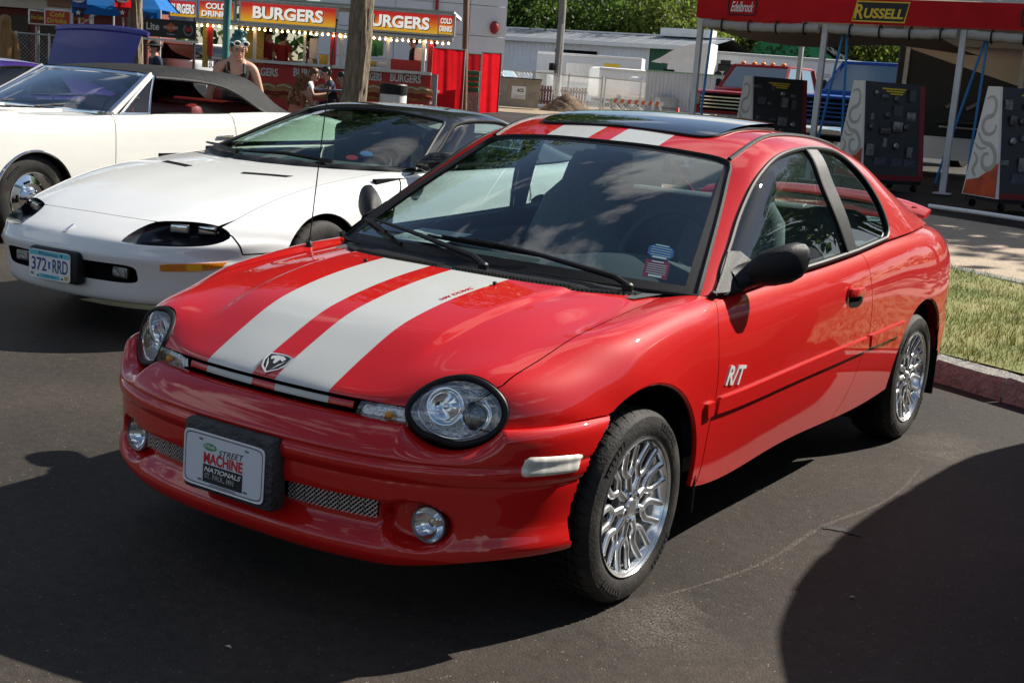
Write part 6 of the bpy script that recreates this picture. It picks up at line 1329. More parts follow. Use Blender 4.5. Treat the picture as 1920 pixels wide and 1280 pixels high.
# ------------------------------------------------------------------ vendor canopy on the right
def canopy():
    A = at(1310, 50, 21.2); B_ = at(2300, 84, 17.4); ex = Vector((B_.x - A.x, B_.y - A.y, 0)); Ln = ex.length; rz = math.atan2(ex.y, ex.x); z0 = .31
    r = thing('vendor_canopy', 'long red-valanced vendor canopy on grey posts at the right', 'canopy', (A.x, A.y, z0), rz); H = 2.42; Dp = 5.2; legs = [0.02, 2.12, 4.22, 6.3]
    def row(y, z): return [(x, y, z + .02 * math.sin(x * 2.1)) for x in np.linspace(-.05, Ln, 24)]
    grid([row(-.02, H + .40), row(Dp * .3, H + .62), row(Dp * .5, H + .78), row(Dp * .7, H + .62), row(Dp, H + .40)], 'canopy_roof', m_tancloth, r)
    val = grid([[(x, -.03 + .008 * math.sin(x * 5), z) for x in np.linspace(-.05, Ln, 60)] for z in (H + .02, H + .10, H + .2, H + .3, H + .40)], 'valance', m_redcloth, r); grid([[(-.05, y, z) for y in np.linspace(-.03, Dp, 12)] for z in (H + .02, H + .40)], 'valance', m_redcloth, r); grid([[(x, Dp, z) for x in np.linspace(-.05, Ln, 12)] for z in (H + .02, H + .40)], 'valance', m_greycloth, r)
    for i, x in enumerate(legs):
        q = MB(); q.box((x, .04, H / 2), (.085, .085, H)); q.box((x, .04, .01), (.24, .22, .02)); q.build('canopy_post', pm('post_cover', (.58, .58, .59), .6, var=.15, vs=3, bump=.3, bs=9), r)
        q = MB(); q.box((x, Dp - .04, H / 2), (.08, .08, H)); q.build('canopy_post', m_galv, r)
        if i < 3:
            q = MB(); x1 = legs[i + 1]; n = 24; q.tube([(x + .08 + (x1 - x - .16) * k / n, -.04, H - .07 - .03 * math.sin(math.pi * k / n) + .005 * math.sin(k * 2.3)) for k in range(n + 1)], [.072 + .004 * math.sin(k * 1.7) for k in range(n + 1)], 12); rl = q.build('rolled_wall', m_greycloth, r, smooth=True)
            for k in (1, 2, 3, 4): q = MB(); q.tube([(x + (x1 - x) * k / 4.6 - .03, -.04 + .095 * math.sin(a), H - .085 + .095 * math.cos(a)) for a in np.linspace(0, 2 * math.pi, 12, endpoint=False)], .014, 5, closed=True); q.build('tie_strap', m_black, rl)
            q = MB(); q.add(*grid_mesh(np.array([[(x, Dp, H - .1 * j + .05 * math.sin(xx * 3)) for xx in (0, 1)] for j in range(3)]))); 
    q = MB(); q.add(*grid_mesh(np.array([[(x, y, H - .08 - .05 * math.sin(x * 2) - .10 * math.sin(y / Dp * math.pi)) for y in np.linspace(.1, Dp * .62, 8)] for x in np.linspace(0, 3.9, 16)]))); q.build('canopy_ceiling', pm('tan_lining', (.36, .28, .22), .8), r)
    for x, y0, zb, xb in ((.22, .05, .35, .16), (2.42, .05, .25, 2.16), (2.46, .05, .15, 2.62), (4.56, .05, .15, 4.10), (4.57, .05, 0.15, 4.55)):
        q = MB(); q.tube([(x, y0, H), (xb, y0 - .02, zb)], .022, 4, flat=.3); q.build('tie_down_strap', m_strap, r)
    # lettering on the valance
    def V(x, z=H + .21, o=-.046): return Matrix.Translation((x, o, z)) @ Matrix.Rotation(rad(90), 4, 'X')
    def logo(x, txt, kind, w):
        if kind == 'script':
            q = MB(); q.tube([V(x) @ Vector((*p, 0)) for p in ell(0, 0, w / 2, .125, 40, pw=8)], .012, 5, closed=True); b = q.build('logo_border', m_ink, r); text('lettering', txt, m_whiteink, r, V(x), .2, width=w * .82, height=.16, ext=.006, shear=.45, bold=.01)
        else:
            q = MB(); q.prism([(-w / 2 + .05, .155), (w / 2, .155), (w / 2 - .05, -.155), (-w / 2, -.155)], .008, V(x)); b = q.build('logo_board', m_yellow, r); q = MB(); q.prism([((-w / 2 + .05) * .96, .135), (w / 2 * .965, .135), ((w / 2 - .05) * .96, -.135), (-w / 2 * .965, -.135)], .011, V(x)); q.build('logo_field', m_ink, b)
            text('lettering', txt[0], m_yellow, b, V(x - w * .385, H + .205, -.060), .2, width=w * .16, height=.215, ext=.006, shear=.15, bold=.02); text('lettering', txt[1:], m_yellow, b, V(x + w * .06, H + .185, -.060), .2, width=w * .70, height=.150, ext=.006, shear=.15, bold=.03)
    logo(.74, 'Edelbrock', 'script', .47); logo(2.97, 'RUSSELL', 'board', .86); logo(5.25, 'Edelbrock', 'script', .47)
    return r
canopy()
def kiosk(px, py, d, turn, label, seed):
    """A-framed display: pale printed side, black front board with parts"""
    S = Spot(px, py, d, turn, z=.31); r = S.thing('display_stand', label, 'display', 'vendor display stands under the canopy'); R_ = random.Random(seed); W, Hh, Dp = 1.05, 1.42, .72
    q = MB(); prof = [(-Dp / 2, .16), (Dp / 2, .16), (Dp * .17, .16 + Hh), (-Dp * .17, .16 + Hh)]
    M = Matrix.Translation((-W / 2, 0, 0)) @ Matrix.Rotation(rad(90), 4, 'Z') @ Matrix.Rotation(rad(90), 4, 'X'); q.prism([(a, b) for a, b in prof], .04, Matrix.Translation((-.04, 0, 0)) @ M); sd = q.build('side_panel', pm('pale_printed_panel', (.70, .69, .66), .5, var=.04, vs=3), r)
    sw = pm('grey_swirl_print', (.40, .39, .37), .6)
    def side(y, z): return Vector((-W / 2 - .044, y, z))
    for pts, w0 in (([(.10, 1.42), (-.02, 1.45), (-.10, 1.36), (-.06, 1.22), (.06, 1.18), (.12, 1.08), (.04, .98), (-.12, 1.0), (-.16, 1.10)], .030), ([(.18, .98), (.06, .86), (-.08, .84), (-.20, .74), (-.22, .60), (-.10, .52), (.02, .58), (.02, .70), (-.08, .72)], .036), ([(.22, .72), (.14, .62), (.20, .50), (.12, .42)], .026), ([(-.02, .80), (.12, .78), (.22, .84)], .018)):
        L_ = Spline([(p, z, 0) for p, z in pts]).sample(28); q = MB(); q.tube([side(y, z) for y, z, _ in L_], [w0 * (.35 + .65 * math.sin(math.pi * (k + 1) / 30)) for k in range(28)], 6, flat=.10, up=(1, 0, 0)); q.build('scroll_print', sw, sd)
    q = MB(); q.add([side(-.34, .17), side(.34, .17), side(.30, .35), side(.05, .40), side(-.31, .62)], [(0, 1, 2, 3, 4)]); q.build('flame_print', pm('orange_red_print', (.50, .06, .012), .5, var=.4, vs=4), sd)
    q = MB(); sl = .11; q.add([(-W / 2, -Dp / 2, .16), (W / 2, -Dp / 2, .16), (W / 2, -Dp * .17, .16 + Hh), (-W / 2, -Dp * .17, .16 + Hh), (-W / 2, -Dp / 2 + .04, .16), (W / 2, -Dp / 2 + .04, .16), (W / 2, -Dp * .17 + .04, .16 + Hh), (-W / 2, -Dp * .17 + .04, .16 + Hh)], [(0, 1, 2, 3), (7, 6, 5, 4), (1, 5, 6, 2), (0, 3, 7, 4), (3, 2, 6, 7)]); fb = q.build('front_board', m_blackp, r)
    fy = lambda z: -Dp / 2 + (z - .16) / Hh * (Dp * .33)
    def fit(x, z, w, h, t, mat, nm, bev=0): q = MB(); q.box((x, fy(z) - t / 2 - .002, z), (w, t, h), bev=bev); return q.build(nm, mat, fb, smooth=bool(bev))
    fit(W / 2 - .045, .16 + Hh / 2, .085, Hh * .98, .0, pm('dark_red_edge', (.20, .01, .015), .5), 'board_edge') if False else None
    q = MB(); q.add([(W / 2 - .09, fy(.18) - .004, .18), (W / 2, fy(.18) - .004, .18), (W / 2, fy(1.56) - .004, 1.56), (W / 2 - .09, fy(1.56) - .004, 1.56)], [(0, 1, 2, 3)]); q.build('board_edge', pm('dark_red_edge', (.20, .01, .015), .5), fb)
    q = MB(); q.box((0, fy(.2) - .006, .20), (W, .008, .07)); q.build('board_foot', pm('dark_red_edge', RED), fb)
    for j in range(3): fit(-.02 + .02 * j, 1.49 - .035 * j, .42 - .1 * j, .020, .003, m_yellow, 'heading_print')
    greys = [pm('photo_print_grey', (.16, .165, .17), .4, var=.6, vs=30), pm('photo_print_dark', (.06, .07, .10), .4, var=.6, vs=30), m_steel, pm('cast_part', (.10, .10, .11), .35, .6)]
    for j in range(16):
        x = -.40 + .21 * (j % 4) + R_.uniform(-.07, .06); z = 1.36 - .24 * (j // 4) + R_.uniform(-.08, .07)
        if j % 3 == 2:
            q = MB(); q.lathe([(.05, 0), (.05, .03), (.03, .045), (0, .045)], 16, M=Matrix.Translation((x, fy(z), z)) @ Matrix.Rotation(rad(90), 4, 'X')); q.build('display_part', greys[R_.randrange(2, 4)], fb, smooth=True)
        else: fit(x, z, R_.uniform(.05, .19), R_.uniform(.05, .18), R_.uniform(.004, .05), greys[R_.randrange(4)], 'display_part', bev=R_.choice((0, .01)))
    for x in (-.25, .05, .28): fit(x, .42, .2, .13, .006, greys[1], 'photo_print')
    q = MB(); q.box((0, 0, .13), (W * .98, Dp * .95, .05)); q.build('base_frame', m_black, r)
    for x in (-W / 2 + .1, W / 2 - .1):
        for y in (-.3, .3): q = MB(); q.lathe([(.05, -.02), (.05, .02), (0, .02)], 14, axis='x', M=Matrix.Translation((x, y, .05))); q.build('castor', m_rubber, r, smooth=True)
    return r
kiosk(1440, 300, 22.5, 20, 'display stand farthest from the red coupe wing, leftmost of the three', 1)
kiosk(1648, 330, 19.6, 20, 'display stand with wooden frames on its pale side, middle of the three', 2)
kiosk(1900, 385, 17.2, 18, 'display stand with orange flame print, nearest of the three, at the picture edge', 3)
# trailer behind the canopy with diagonal stripes
def trailer_right():
    S = Spot(1660, 300, 25.0, -22, z=.31); r = S.thing('race_trailer', 'black race trailer with tan and wine-red diagonal stripes behind the canopy', 'trailer'); Lx, Hh = 8.0, 3.1
    q = MB(); q.box((Lx / 2, 1.2, .45 + Hh / 2), (Lx, 2.4, Hh), bev=.04); b = q.build('box_body', m_blackp, r, smooth=True)
    def st(pts, mat, o=.006): q = MB(); q.prism(pts, .006, Matrix.Translation((0, -o, .45)) @ Matrix.Rotation(rad(90), 4, 'X')); return q.build('paint_stripe', mat, b)
    st([(.02, 1.95), (.02, 3.05), (7.9, 3.05), (7.9, .02), (6.9, .02)], m_tan); st([(.02, 2.66), (.02, 3.06), (7.9, 3.06), (7.9, .35)], m_wine, .014)
    q = MB(); q.box((3.0, -.02, .95), (4.2, .02, .03)); q.build('trim_rail', m_alum, b)
    q = MB(); q.box((2.2, -.45, 1.05), (2.6, .7, .05), bev=.01); tb = q.build('parts_shelf', m_blackp, r)
    for j in range(7): q = MB(); q.tube([(1.0 + .38 * j, -.45 + .1 * (j % 2), 1.30), (1.18 + .38 * j, -.35, 1.42)], [.07, .05], 10, flat=.6); q.build('manifold_part', pm('cast_part', RED), tb, smooth=True)
    q = MB(); q.box((2.4, -.03, .55), (3.6, .04, .42)); q.build('skirt_panel', m_whitep, r)
    for x in (3.6, 4.5): q = MB(); q.lathe([(.2, -.1), (.36, -.1), (.38, 0), (.36, .1), (.2, .1)], 24, axis='y', M=Matrix.Translation((x, .15, .38))); q.build('wheel', m_tyre, r, smooth=True)
trailer_right()
q = MB(); a, b = at(1742, 387, 17.0), at(1960, 420, 15.6); q.tube([(a.x, a.y, .30), ((a.x + b.x) / 2, (a.y + b.y) / 2, .305), (b.x, b.y, .30)], .028, 8); tag(q.build('ground_pole', m_whitep, smooth=True), 'long white pole lying on the asphalt before the canopy', 'pole')
# ------------------------------------------------------------------ pickups
m_tglass = pm('painted_sky_glass', (.16, .26, .32), .06, coat=1.0, spec=.8)  # opaque panes: the pale blue base colour stands in for mirrored sky
def pickup(name, label, px, py, d, turn, col, scale=1.0):
    S = Spot(px, py, d, turn); r = S.thing(name, label, 'truck', None); r.scale = (scale,) * 3; P = paint(name + '_paint', col)
    def hull(rows, nm, mat): v, f = grid_mesh(np.array(rows, float)); return obj(nm, (v, f), mat, r, auto=50)
    # body runs along +y (front at y=0)
    q = MB(); q.box((0, .55, .95), (1.98, 1.15, .60), bev=.09); q.build('hood', P, r, smooth=True)
    q = MB(); q.box((0, 2.05, 1.0), (1.98, 1.9, .72), bev=.07); q.build('cab_body', P, r, smooth=True); q = MB(); q.box((0, 4.25, 1.0), (1.98, 2.5, .62), bev=.05); q.build('bed', P, r, smooth=True)
    q = MB(); V = [(-.88, 1.15, 1.3), (.88, 1.15, 1.3), (.88, 3.0, 1.3), (-.88, 3.0, 1.3), (-.74, 1.62, 1.90), (.74, 1.62, 1.90), (.74, 2.85, 1.90), (-.74, 2.85, 1.90)]
    q.add(V, [(4, 5, 6, 7)]); q.box((0, 2.22, 1.90), (1.50, 1.28, .07), bev=.03)
    for s in (-1, 1):
        q.tube([(s * .88, 1.15, 1.3), (s * .74, 1.62, 1.9)], .045, 6); q.tube([(s * .86, 2.15, 1.3), (s * .74, 2.2, 1.9)], .04, 6); q.tube([(s * .88, 3.0, 1.3), (s * .74, 2.85, 1.9)], .06, 6)
    cb = q.build('cab_roof', P, r, smooth=True)
    gq = MB(); gq.add([V[0], V[1], V[5], V[4]], [(0, 1, 2, 3)]); gq.build('windscreen', m_tglass, r)
    for s in (0, 1): gq = MB(); gq.add([V[1], V[2], V[6], V[5]] if s else [V[3], V[0], V[4], V[7]], [(0, 1, 2, 3)]); gq.build('side_window', m_tglass, r)
    q = MB(); q.box((0, 2.2, 1.35), (1.5, .3, .5), bev=.1); q.build('bench_seat', m_dash, r, smooth=True)
    q = MB(); q.box((0, -.04, .98), (1.25, .06, .40), bev=.03); g = q.build('grille', m_void, r)
    for z in (.85, .93, 1.01, 1.09): q = MB(); q.box((0, -.075, z), (1.22, .03, .028)); q.build('grille_bar', m_chrome if col[0] > .2 else P, g)
    q = MB(); q.box((0, -.10, .60), (2.0, .2, .22), bev=.04); q.build('front_bumper', m_chrome if col[0] < .2 else m_steel, r, smooth=True)
    for s in (-1, 1):
        q = MB(); q.box((s * .80, -.03, 1.0), (.30, .06, .24), bev=.03); q.build('headlight', pm('dim_lamp_glass', RED), r, smooth=True)
        q = MB(); q.box((s * 1.08, 1.5, 1.42), (.16, .10, .26), bev=.04); q.build('door_mirror', m_black, r, smooth=True)
        for y in (.75, 4.0): q = MB(); q.lathe([(0, .02), (.22, .02), (.24, 0), (.38, 0), (.40, -.04), (.40, -.22), (0, -.22)], 28, axis='x', M=Matrix.Translation((s * .98, y, .40)) @ Matrix.Rotation(0 if s > 0 else math.pi, 4, 'Z')); q.build('wheel', m_tyre, r, smooth=True)
    for x in (-.55, -.25, 0, .25, .55)[:5]:
        if name == 'red_pickup': q = MB(); q.ball((x, 1.68, 1.96), (.06, .06, .04)); q.build('cab_light', pm('orange_cab_light', (.9, .35, .02), .3), r, smooth=True)
    q = MB(); q.box((0, 2.6, .55), (1.7, 5.2, .3)); q.build('chassis', m_void, r)
    return r
pickup('red_pickup', 'red pickup with orange cab lights parked behind the display stands', 1352, 262, 33, -38, (.42, .012, .012), 1.08)
pickup('blue_pickup', 'bright blue pickup with a wide pale windscreen behind the middle display stand', 1556, 285, 27, -40, (.02, .09, .42), 1.12)
pickup('white_pickup', 'white pickup by the brown fence, left of the dumpster top', 938, 160, 82, 70, (.75, .75, .74)); pickup('white_work_truck', 'small white pickup just right of the other white pickup', 985, 160, 88, 60, (.75, .75, .74))
# ------------------------------------------------------------------ yard in the middle distance
def ribbed(w, h, n, dep=.03):
    """ribbed sheet-metal wall in the xz plane"""
    V = []; F = []
    for i in range(n * 4 + 1):
        k = i % 4; y = -dep if k in (1, 2) else 0; x = -w / 2 + w * i / (n * 4); V += [(x, y, 0), (x, y, h)]
    F = [(2 * i, 2 * i + 2, 2 * i + 3, 2 * i + 1) for i in range(n * 4)]
    return V, F
m_sheet = pm('white_sheet_metal', (.80, .83, .88), .5, 0, var=.06, vs=.6); m_greysheet = pm('grey_sheet_metal', (.62, .63, .64), .5, 0, var=.08, vs=.7); m_roofgrey = pm('grey_metal_roof', (.26, .28, .31), .45, .3, var=.08, vs=.5)
m_brownsheet = pm('brown_sheet_metal', (.10, .075, .075), .6, var=.1); m_green = pm('green_sheet_metal', (.02, .12, .06), .6, var=.1)
def long_barn():
    S = Spot(1000, 150, 100, -28, z=.5); r = S.thing('metal_barn', 'long white metal barn with low grey roof across the yard', 'building'); L_ = 20.5; x0 = -6.5; H = 4.4
    q = MB(); v, f = ribbed(13, H, 34); q.add(v, f, Matrix.Translation((x0 + 9.5, 0, 0))); q.build('wall', m_sheet, r)
    q = MB(); v, f = ribbed(5.5, H, 14); q.add(v, f, Matrix.Translation((x0 + .2, 0.05, 0))); q.build('wall', m_brownsheet, r); q = MB(); v, f = ribbed(4.4, H, 11); q.add(v, f, Matrix.Translation((x0 + 18.2, .05, 0))); q.build('wall', m_green, r)
    q = MB(); q.add([(x0 - 3.5, -.6, H), (x0 + L_, -.6, H), (x0 + L_, 5, H + .9), (x0 - 3.5, 5, H + .9), (x0 + L_, 11, H), (x0 - 3.5, 11, H), (x0 - 3.5, -.6, H - .25), (x0 + L_, -.6, H - .25)], [(0, 1, 2, 3), (3, 2, 4, 5), (6, 7, 1, 0)]); rf = q.build('roof', m_roofgrey, r)
    for i in range(17): q = MB(); q.box((x0 - 3 + 1.45 * i, 2.2, H + 1.0), (.06, 5.9, .05), Matrix.Identity(4)); V = [(a, b, H + (b + .6) / 5.6 * .9 + .05) for a, b, c in q.v]; q.v = V; q.build('roof_rib', m_sheet, rf)
    q = MB(); q.box((x0 + L_ / 2 - 1.7, 5, H + .95), (L_ + 3.5, .4, .12)); q.build('ridge_cap', m_whitep, rf); q = MB(); q.box((x0 + L_ / 2 - 1.7, -.66, H - .1), (L_ + 3.5, .10, .3)); q.build('eaves_trim', m_whitep, rf)
    q = MB(); q.box((x0 + L_ / 2 - 1, 5, H / 2), (L_ + 1, 9.0, H - .1)); q.build('core', m_void, r); q = MB(); q.box((x0 + 10, -.1, 3.2), (3.5, .1, 1.0)); q.build('dark_opening', m_void, r); q = MB(); q.box((x0 + 17, 4.8, H + 1.2), (4, 1.5, .6)); q.build('roof_vent', m_whitep, rf)
long_barn()
def box_trailer(name, label, px, py, d, turn, L_, H, mat, zb=.9, txt=None, roundtop=False, cat='trailer'):
    S = Spot(px, py, d, turn); r = S.thing(name, label, cat); q = MB(); q.box((L_ / 2, 1.2, zb + H / 2), (L_, 2.4, H), bev=.25 if roundtop else .05); b = q.build('box_body', mat, r, smooth=True)
    q = MB(); q.box((L_ / 2, -.01, zb + .1), (L_ * .98, .05, .16)); q.box((L_ / 2, -.01, zb + H - .1), (L_ * .98, .05, .12)); q.build('side_rail', m_alum, b)
    for x in (L_ * .7, L_ * .7 + 1.0): q = MB(); q.lathe([(.2, -.1), (.42, -.12), (.45, 0), (.42, .12), (.2, .12)], 20, axis='y', M=Matrix.Translation((x, .2, .45))); q.build('wheel', m_tyre, r, smooth=True)
    q = MB(); q.box((1.0, .3, zb / 2), (.12, .12, zb)); q.box((L_ / 2, 1.2, zb - .1), (L_ * .9, 1.4, .15)); q.build('landing_gear', m_black, r)
    return r, b
r_, b_ = box_trailer('grey_trailer', 'long grey box trailer in front of the white barn', 1003, 160, 84, -10, 6.8, 2.3, m_greysheet, zb=.9)
text('lettering', 'RADIO', m_blue, b_, Matrix.Translation((4.9, -.03, 2.3)) @ Matrix.Rotation(rad(90), 4, 'X'), .5, width=1.0, height=.35, ext=.01, bold=.03); q = MB(); q.box((4.9, -.03, 2.62), (1.0, .01, .22)); q.build('logo_print', m_yellow, b_); q = MB(); q.box((2.9, -.02, 2.0), (1.9, .03, 1.2)); q.build('side_door', m_alum, b_)
box_trailer('cargo_trailer', 'small white round-topped cargo trailer beside the grey trailer', 1120, 165, 74, 12, 3.2, 1.75, m_whitep, zb=.6, roundtop=True)
r_, b_ = box_trailer('semi_trailer', 'long white semi trailer with a printed monster truck on its side', 1312, 190, 72, -6, 9.0, 2.6, m_whitep, zb=1.0)
TM = lambda x, z: Matrix.Translation((x, -.03, z)) @ Matrix.Rotation(rad(90), 4, 'X')
text('lettering', '...One nation under GOD...', m_greyink, b_, TM(5.9, 2.7), .3, width=2.3, height=.22, ext=.006, shear=.25); text('lettering', 'Long live the red, white', m_greyink, b_, TM(6.4, 2.4), .2, width=1.5, height=.12, ext=.006)
q = MB(); q.box((1.35, -.02, 2.75), (1.1, .03, .4), bev=.01); q.box((1.2, -.02, 3.0), (.55, .03, .3)); q.build('truck_print', m_ink, b_); 
for x, z in ((.85, 2.3), (1.35, 2.35), (1.8, 2.5)): q = MB(); q.lathe([(.24, 0), (.24, .03), (0, .03)], 18, M=TM(x, z) @ Matrix.Translation((0, 0, -.02))); q.build('wheel_print', m_ink, b_)
q = MB(); q.ball((2.4, .02, 2.25), (.6, .06, .42), 14, 8); q.build('splash_print', pm('teal_print', (.10, .42, .36), .6, var=.4, vs=3), b_)
# white semi cab roof fairing behind the sheet-metal hoarding
S = Spot(1250, 190, 70, -20); r = S.thing('semi_tractor', 'white semi tractor with swept roof fairing behind the metal hoarding', 'truck'); q = MB(); q.box((.9, 1.2, 1.9), (2.2, 2.3, 1.9), bev=.2); cb = q.build('cab', m_whitep, r, smooth=True)
q = MB(); rows = [[(x, y, z) for y in (.1, .4, 2.0, 2.3)] for x, z in ((-1.1, 2.75), (-.6, 3.0), (0, 3.4), (.8, 3.75), (2.0, 3.9), (2.0, 2.6))]; q.add(*grid_mesh(np.array(rows))); q.add([(x, .1, z) for x, z in ((-1.1, 2.75), (-.6, 3.0), (0, 3.4), (.8, 3.75), (2.0, 3.9), (2.0, 2.6))], [(0, 1, 2, 3, 4, 5)]); q.build('roof_fairing', m_whitep, r); q = MB(); q.box((-1.6, 1.2, 1.4), (1.4, 2.0, 1.0), bev=.2); q.build('hood', m_whitep, r, smooth=True); q = MB(); q.box((-.1, .04, 2.1), (.7, .05, .6)); q.build('side_window', m_sunroof, cb)
# hoarding
S = Spot(1305, 205, 58, -8); r = S.thing('metal_hoarding', 'pale ribbed metal hoarding left of the canopy post', 'fence')
for i in range(6): q = MB(); v, f = ribbed(1.2, 2.0, 7, .04); q.add(v, f, Matrix.Translation((-1.75 + 1.2 * i, 0, .05))); q.build('sheet_panel', m_greysheet, r)
q = MB(); q.box((1.2, 0, 2.08), (7.2, .08, .07)); q.build('top_rail', pm('pale_green_trim', (.30, .45, .30), .6), r)
for px, py, m_, nm in ((1310, 155, m_whitep, 'notice'), (1316, 160, m_yellow, 'notice')):
    pass
for x, z, w, h, m_ in ((.25, 1.0, .42, .55, m_whitep), (1.15, .95, .32, .28, m_yellow), (1.6, .85, .35, .35, pm('lime_sign', (.25, .65, .10), .5))):
    q = MB(); q.box((x, -.07, z), (w, .02, h), Matrix.Identity(4)); q.build('notice_sign', m_, r)
# picket fence
S = Spot(1037, 178, 66, -6); r = S.thing('picket_fence', 'dark red wooden picket fence behind the dirt heap', 'fence')
wood = pm('dark_red_wood', (.13, .018, .02), .75, var=.3, vs=5)
for i in range(24): q = MB(); q.box((-1.75 + .147 * i, random.uniform(-.01, .01), .55 + random.uniform(-.02, .02)), (.112, .025, 1.08)); q.build('picket', wood, r)
q = MB(); q.box((-.06, .04, .3), (3.5, .04, .09)); q.box((-.06, .04, .85), (3.5, .04, .09)); q.build('fence_rail', wood, r)
# chain-link fence frames
S = Spot(1050, 190, 62, -3); r = S.thing('chain_link_fence', 'galvanised chain-link fence in front of the red pickets', 'fence')
for x in (-3.0, -1.35, .35, 1.95, 2.1, 3.8, 5.6): q = MB(); q.tube([(x, 0, 0), (x, 0, 1.75)], .035, 8); q.build('fence_post', m_galv, r, smooth=True)
q = MB(); q.tube([(-3.0, 0, 1.70), (1.95, 0, 1.62)], .028, 6); q.build('top_tube', m_galv, r); q = MB(); q.tube([(2.1, 0, 1.65), (5.6, 0, 1.55)], .028, 6); q.build('top_tube', m_galv, r)
q = MB()
for i in range(-12, 60):
    for sg in (1, -1):
        a = -3.0 + i * .16; b = a + sg * 1.6; x0, x1 = a, b; z0, z1 = .05, 1.65
        if min(x0, x1) < -3.0 or max(x0, x1) > 5.6: continue
        q.tube([(x0, 0, z0), (x1, 0, z1)], .004, 3, caps=False)
w_ = q.build('wire_mesh', m_galv, r); tag(w_, kind='stuff')
# dumpster
S = Spot(968, 202, 57, 8); r = S.thing('dumpster', 'tan steel dumpster with a white notice beside the red curtains', 'dumpster'); tanp = pm('tan_dumpster_paint', (.34, .30, .23), .6, var=.12, vs=3, dirt=(.16, .13, .10), dirt_amt=.5, ds=2)
q = MB(); q.prism([(-.95, .08), (.95, .08), (1.02, 1.28), (-1.02, 1.28)], 1.3, Matrix.Rotation(rad(90), 4, 'X') @ Matrix.Translation((0, 0, -1.3))); q.build('bin', tanp, r); q = MB(); q.box((0, .65, 1.33), (2.1, 1.4, .07), bev=.02); q.build('lid', m_blackp, r)
q = MB(); q.box((0, -.03, 1.27), (2.1, .07, .08)); q.build('rim', tanp, r)
for s in (-1, 1): q = MB(); q.box((s * 1.03, .6, .75), (.12, .8, .22)); q.build('lift_pocket', tanp, r); q = MB(); q.box((s * .7, -.02, .62), (.25, .03, .2), bev=.01); q.build('latch', m_steel, r)
q = MB(); q.box((.05, -.02, .72), (.62, .02, .55)); n_ = q.build('notice', m_whitep, r); text('lettering', 'ACE', m_ink, n_, Matrix.Translation((.12, -.035, .82)) @ Matrix.Rotation(rad(90), 4, 'X'), .2, width=.30, height=.15, ext=.006, bold=.03); q = MB(); [q.box((.05, -.033, .60 - .06 * i), (.5, .006, .02)) for i in range(3)]; q.build('notice_print', m_greyink, n_)
# dirt heaps
def heap(px, py, d, w, h, label, seed):
    S = Spot(px, py, d); R_ = np.random.default_rng(seed); n = 40; g = np.linspace(-1, 1, n); P = []
    bump = lambda x, y: sum(a * math.sin(f * x + p) * math.sin(f * y + p2) for a, f, p, p2 in [(R_b[i], 3 + 3.1 * i, R_p[i], R_p[i + 5]) for i in range(5)])
    R_b = R_.uniform(.04, .12, 5) / np.arange(1, 6) ** .4; R_p = R_.uniform(0, 6, 12)
    for x in g:
        P.append([(x * w / 2, y * w * .4, max(-.02, h * max(0, 1 - math.hypot(x, y) ** 1.15) * (1 + bump(x * 2, y * 2)) + R_.uniform(-.03, .03) * h - .02)) for y in g])
    o = grid(P, 'dirt_heap', pm('dug_soil', (.15, .10, .062), .95, var=.4, vs=4, bump=1.0, bs=9), None, smooth=True, loc=S.o); o.rotation_euler = (0, 0, S.rz); return tag(o, label, 'dirt', 'dirt heaps in the yard')
heap(1062, 202, 58, 2.6, .85, 'big brown dirt heap beside the dumpster', 3); heap(1250, 212, 55, 1.7, .34, 'low brown dirt heap behind the barricade right leg', 5)
pd = tag(grid([[(S_.x, S_.y, gz(S_.x, S_.y) + .012) for S_ in [at(px, 160, d) for px in np.linspace(905, 1420, 20)]] for d in np.linspace(50, 78, 10)], 'dirt_yard', m_dirt), kind='structure')
# barricade
S = Spot(1192, 208, 52, -4); r = S.thing('barricade', 'white sawhorse barricade with orange and white striped rail', 'barricade')
for x in (-.72, .82):
    for s in (-1, 1): q = MB(); q.box((0, 0, 0), (.10, .04, 1.0), Matrix.Translation((x + s * .17, 0, .48)) @ Matrix.Rotation(-s * .30, 4, 'Y')); q.build('leg', m_whitep, r)
    q = MB(); q.box((x, 0, .25), (.42, .04, .10)); q.build('cross_piece', m_whitep, r)
q = MB(); q.box((.05, -.04, .72), (2.05, .03, .16)); rl = q.build('rail', m_whitep, r)
for i in range(7): q = MB(); q.prism([(0, 0), (.13, 0), (.20, .16), (.07, .16)], .004, Matrix.Translation((-.95 + .28 * i, -.057, .64)) @ Matrix.Rotation(rad(90), 4, 'X')); q.build('orange_stripe', pm('orange_sheeting', (.75, .16, .03), .5), rl)
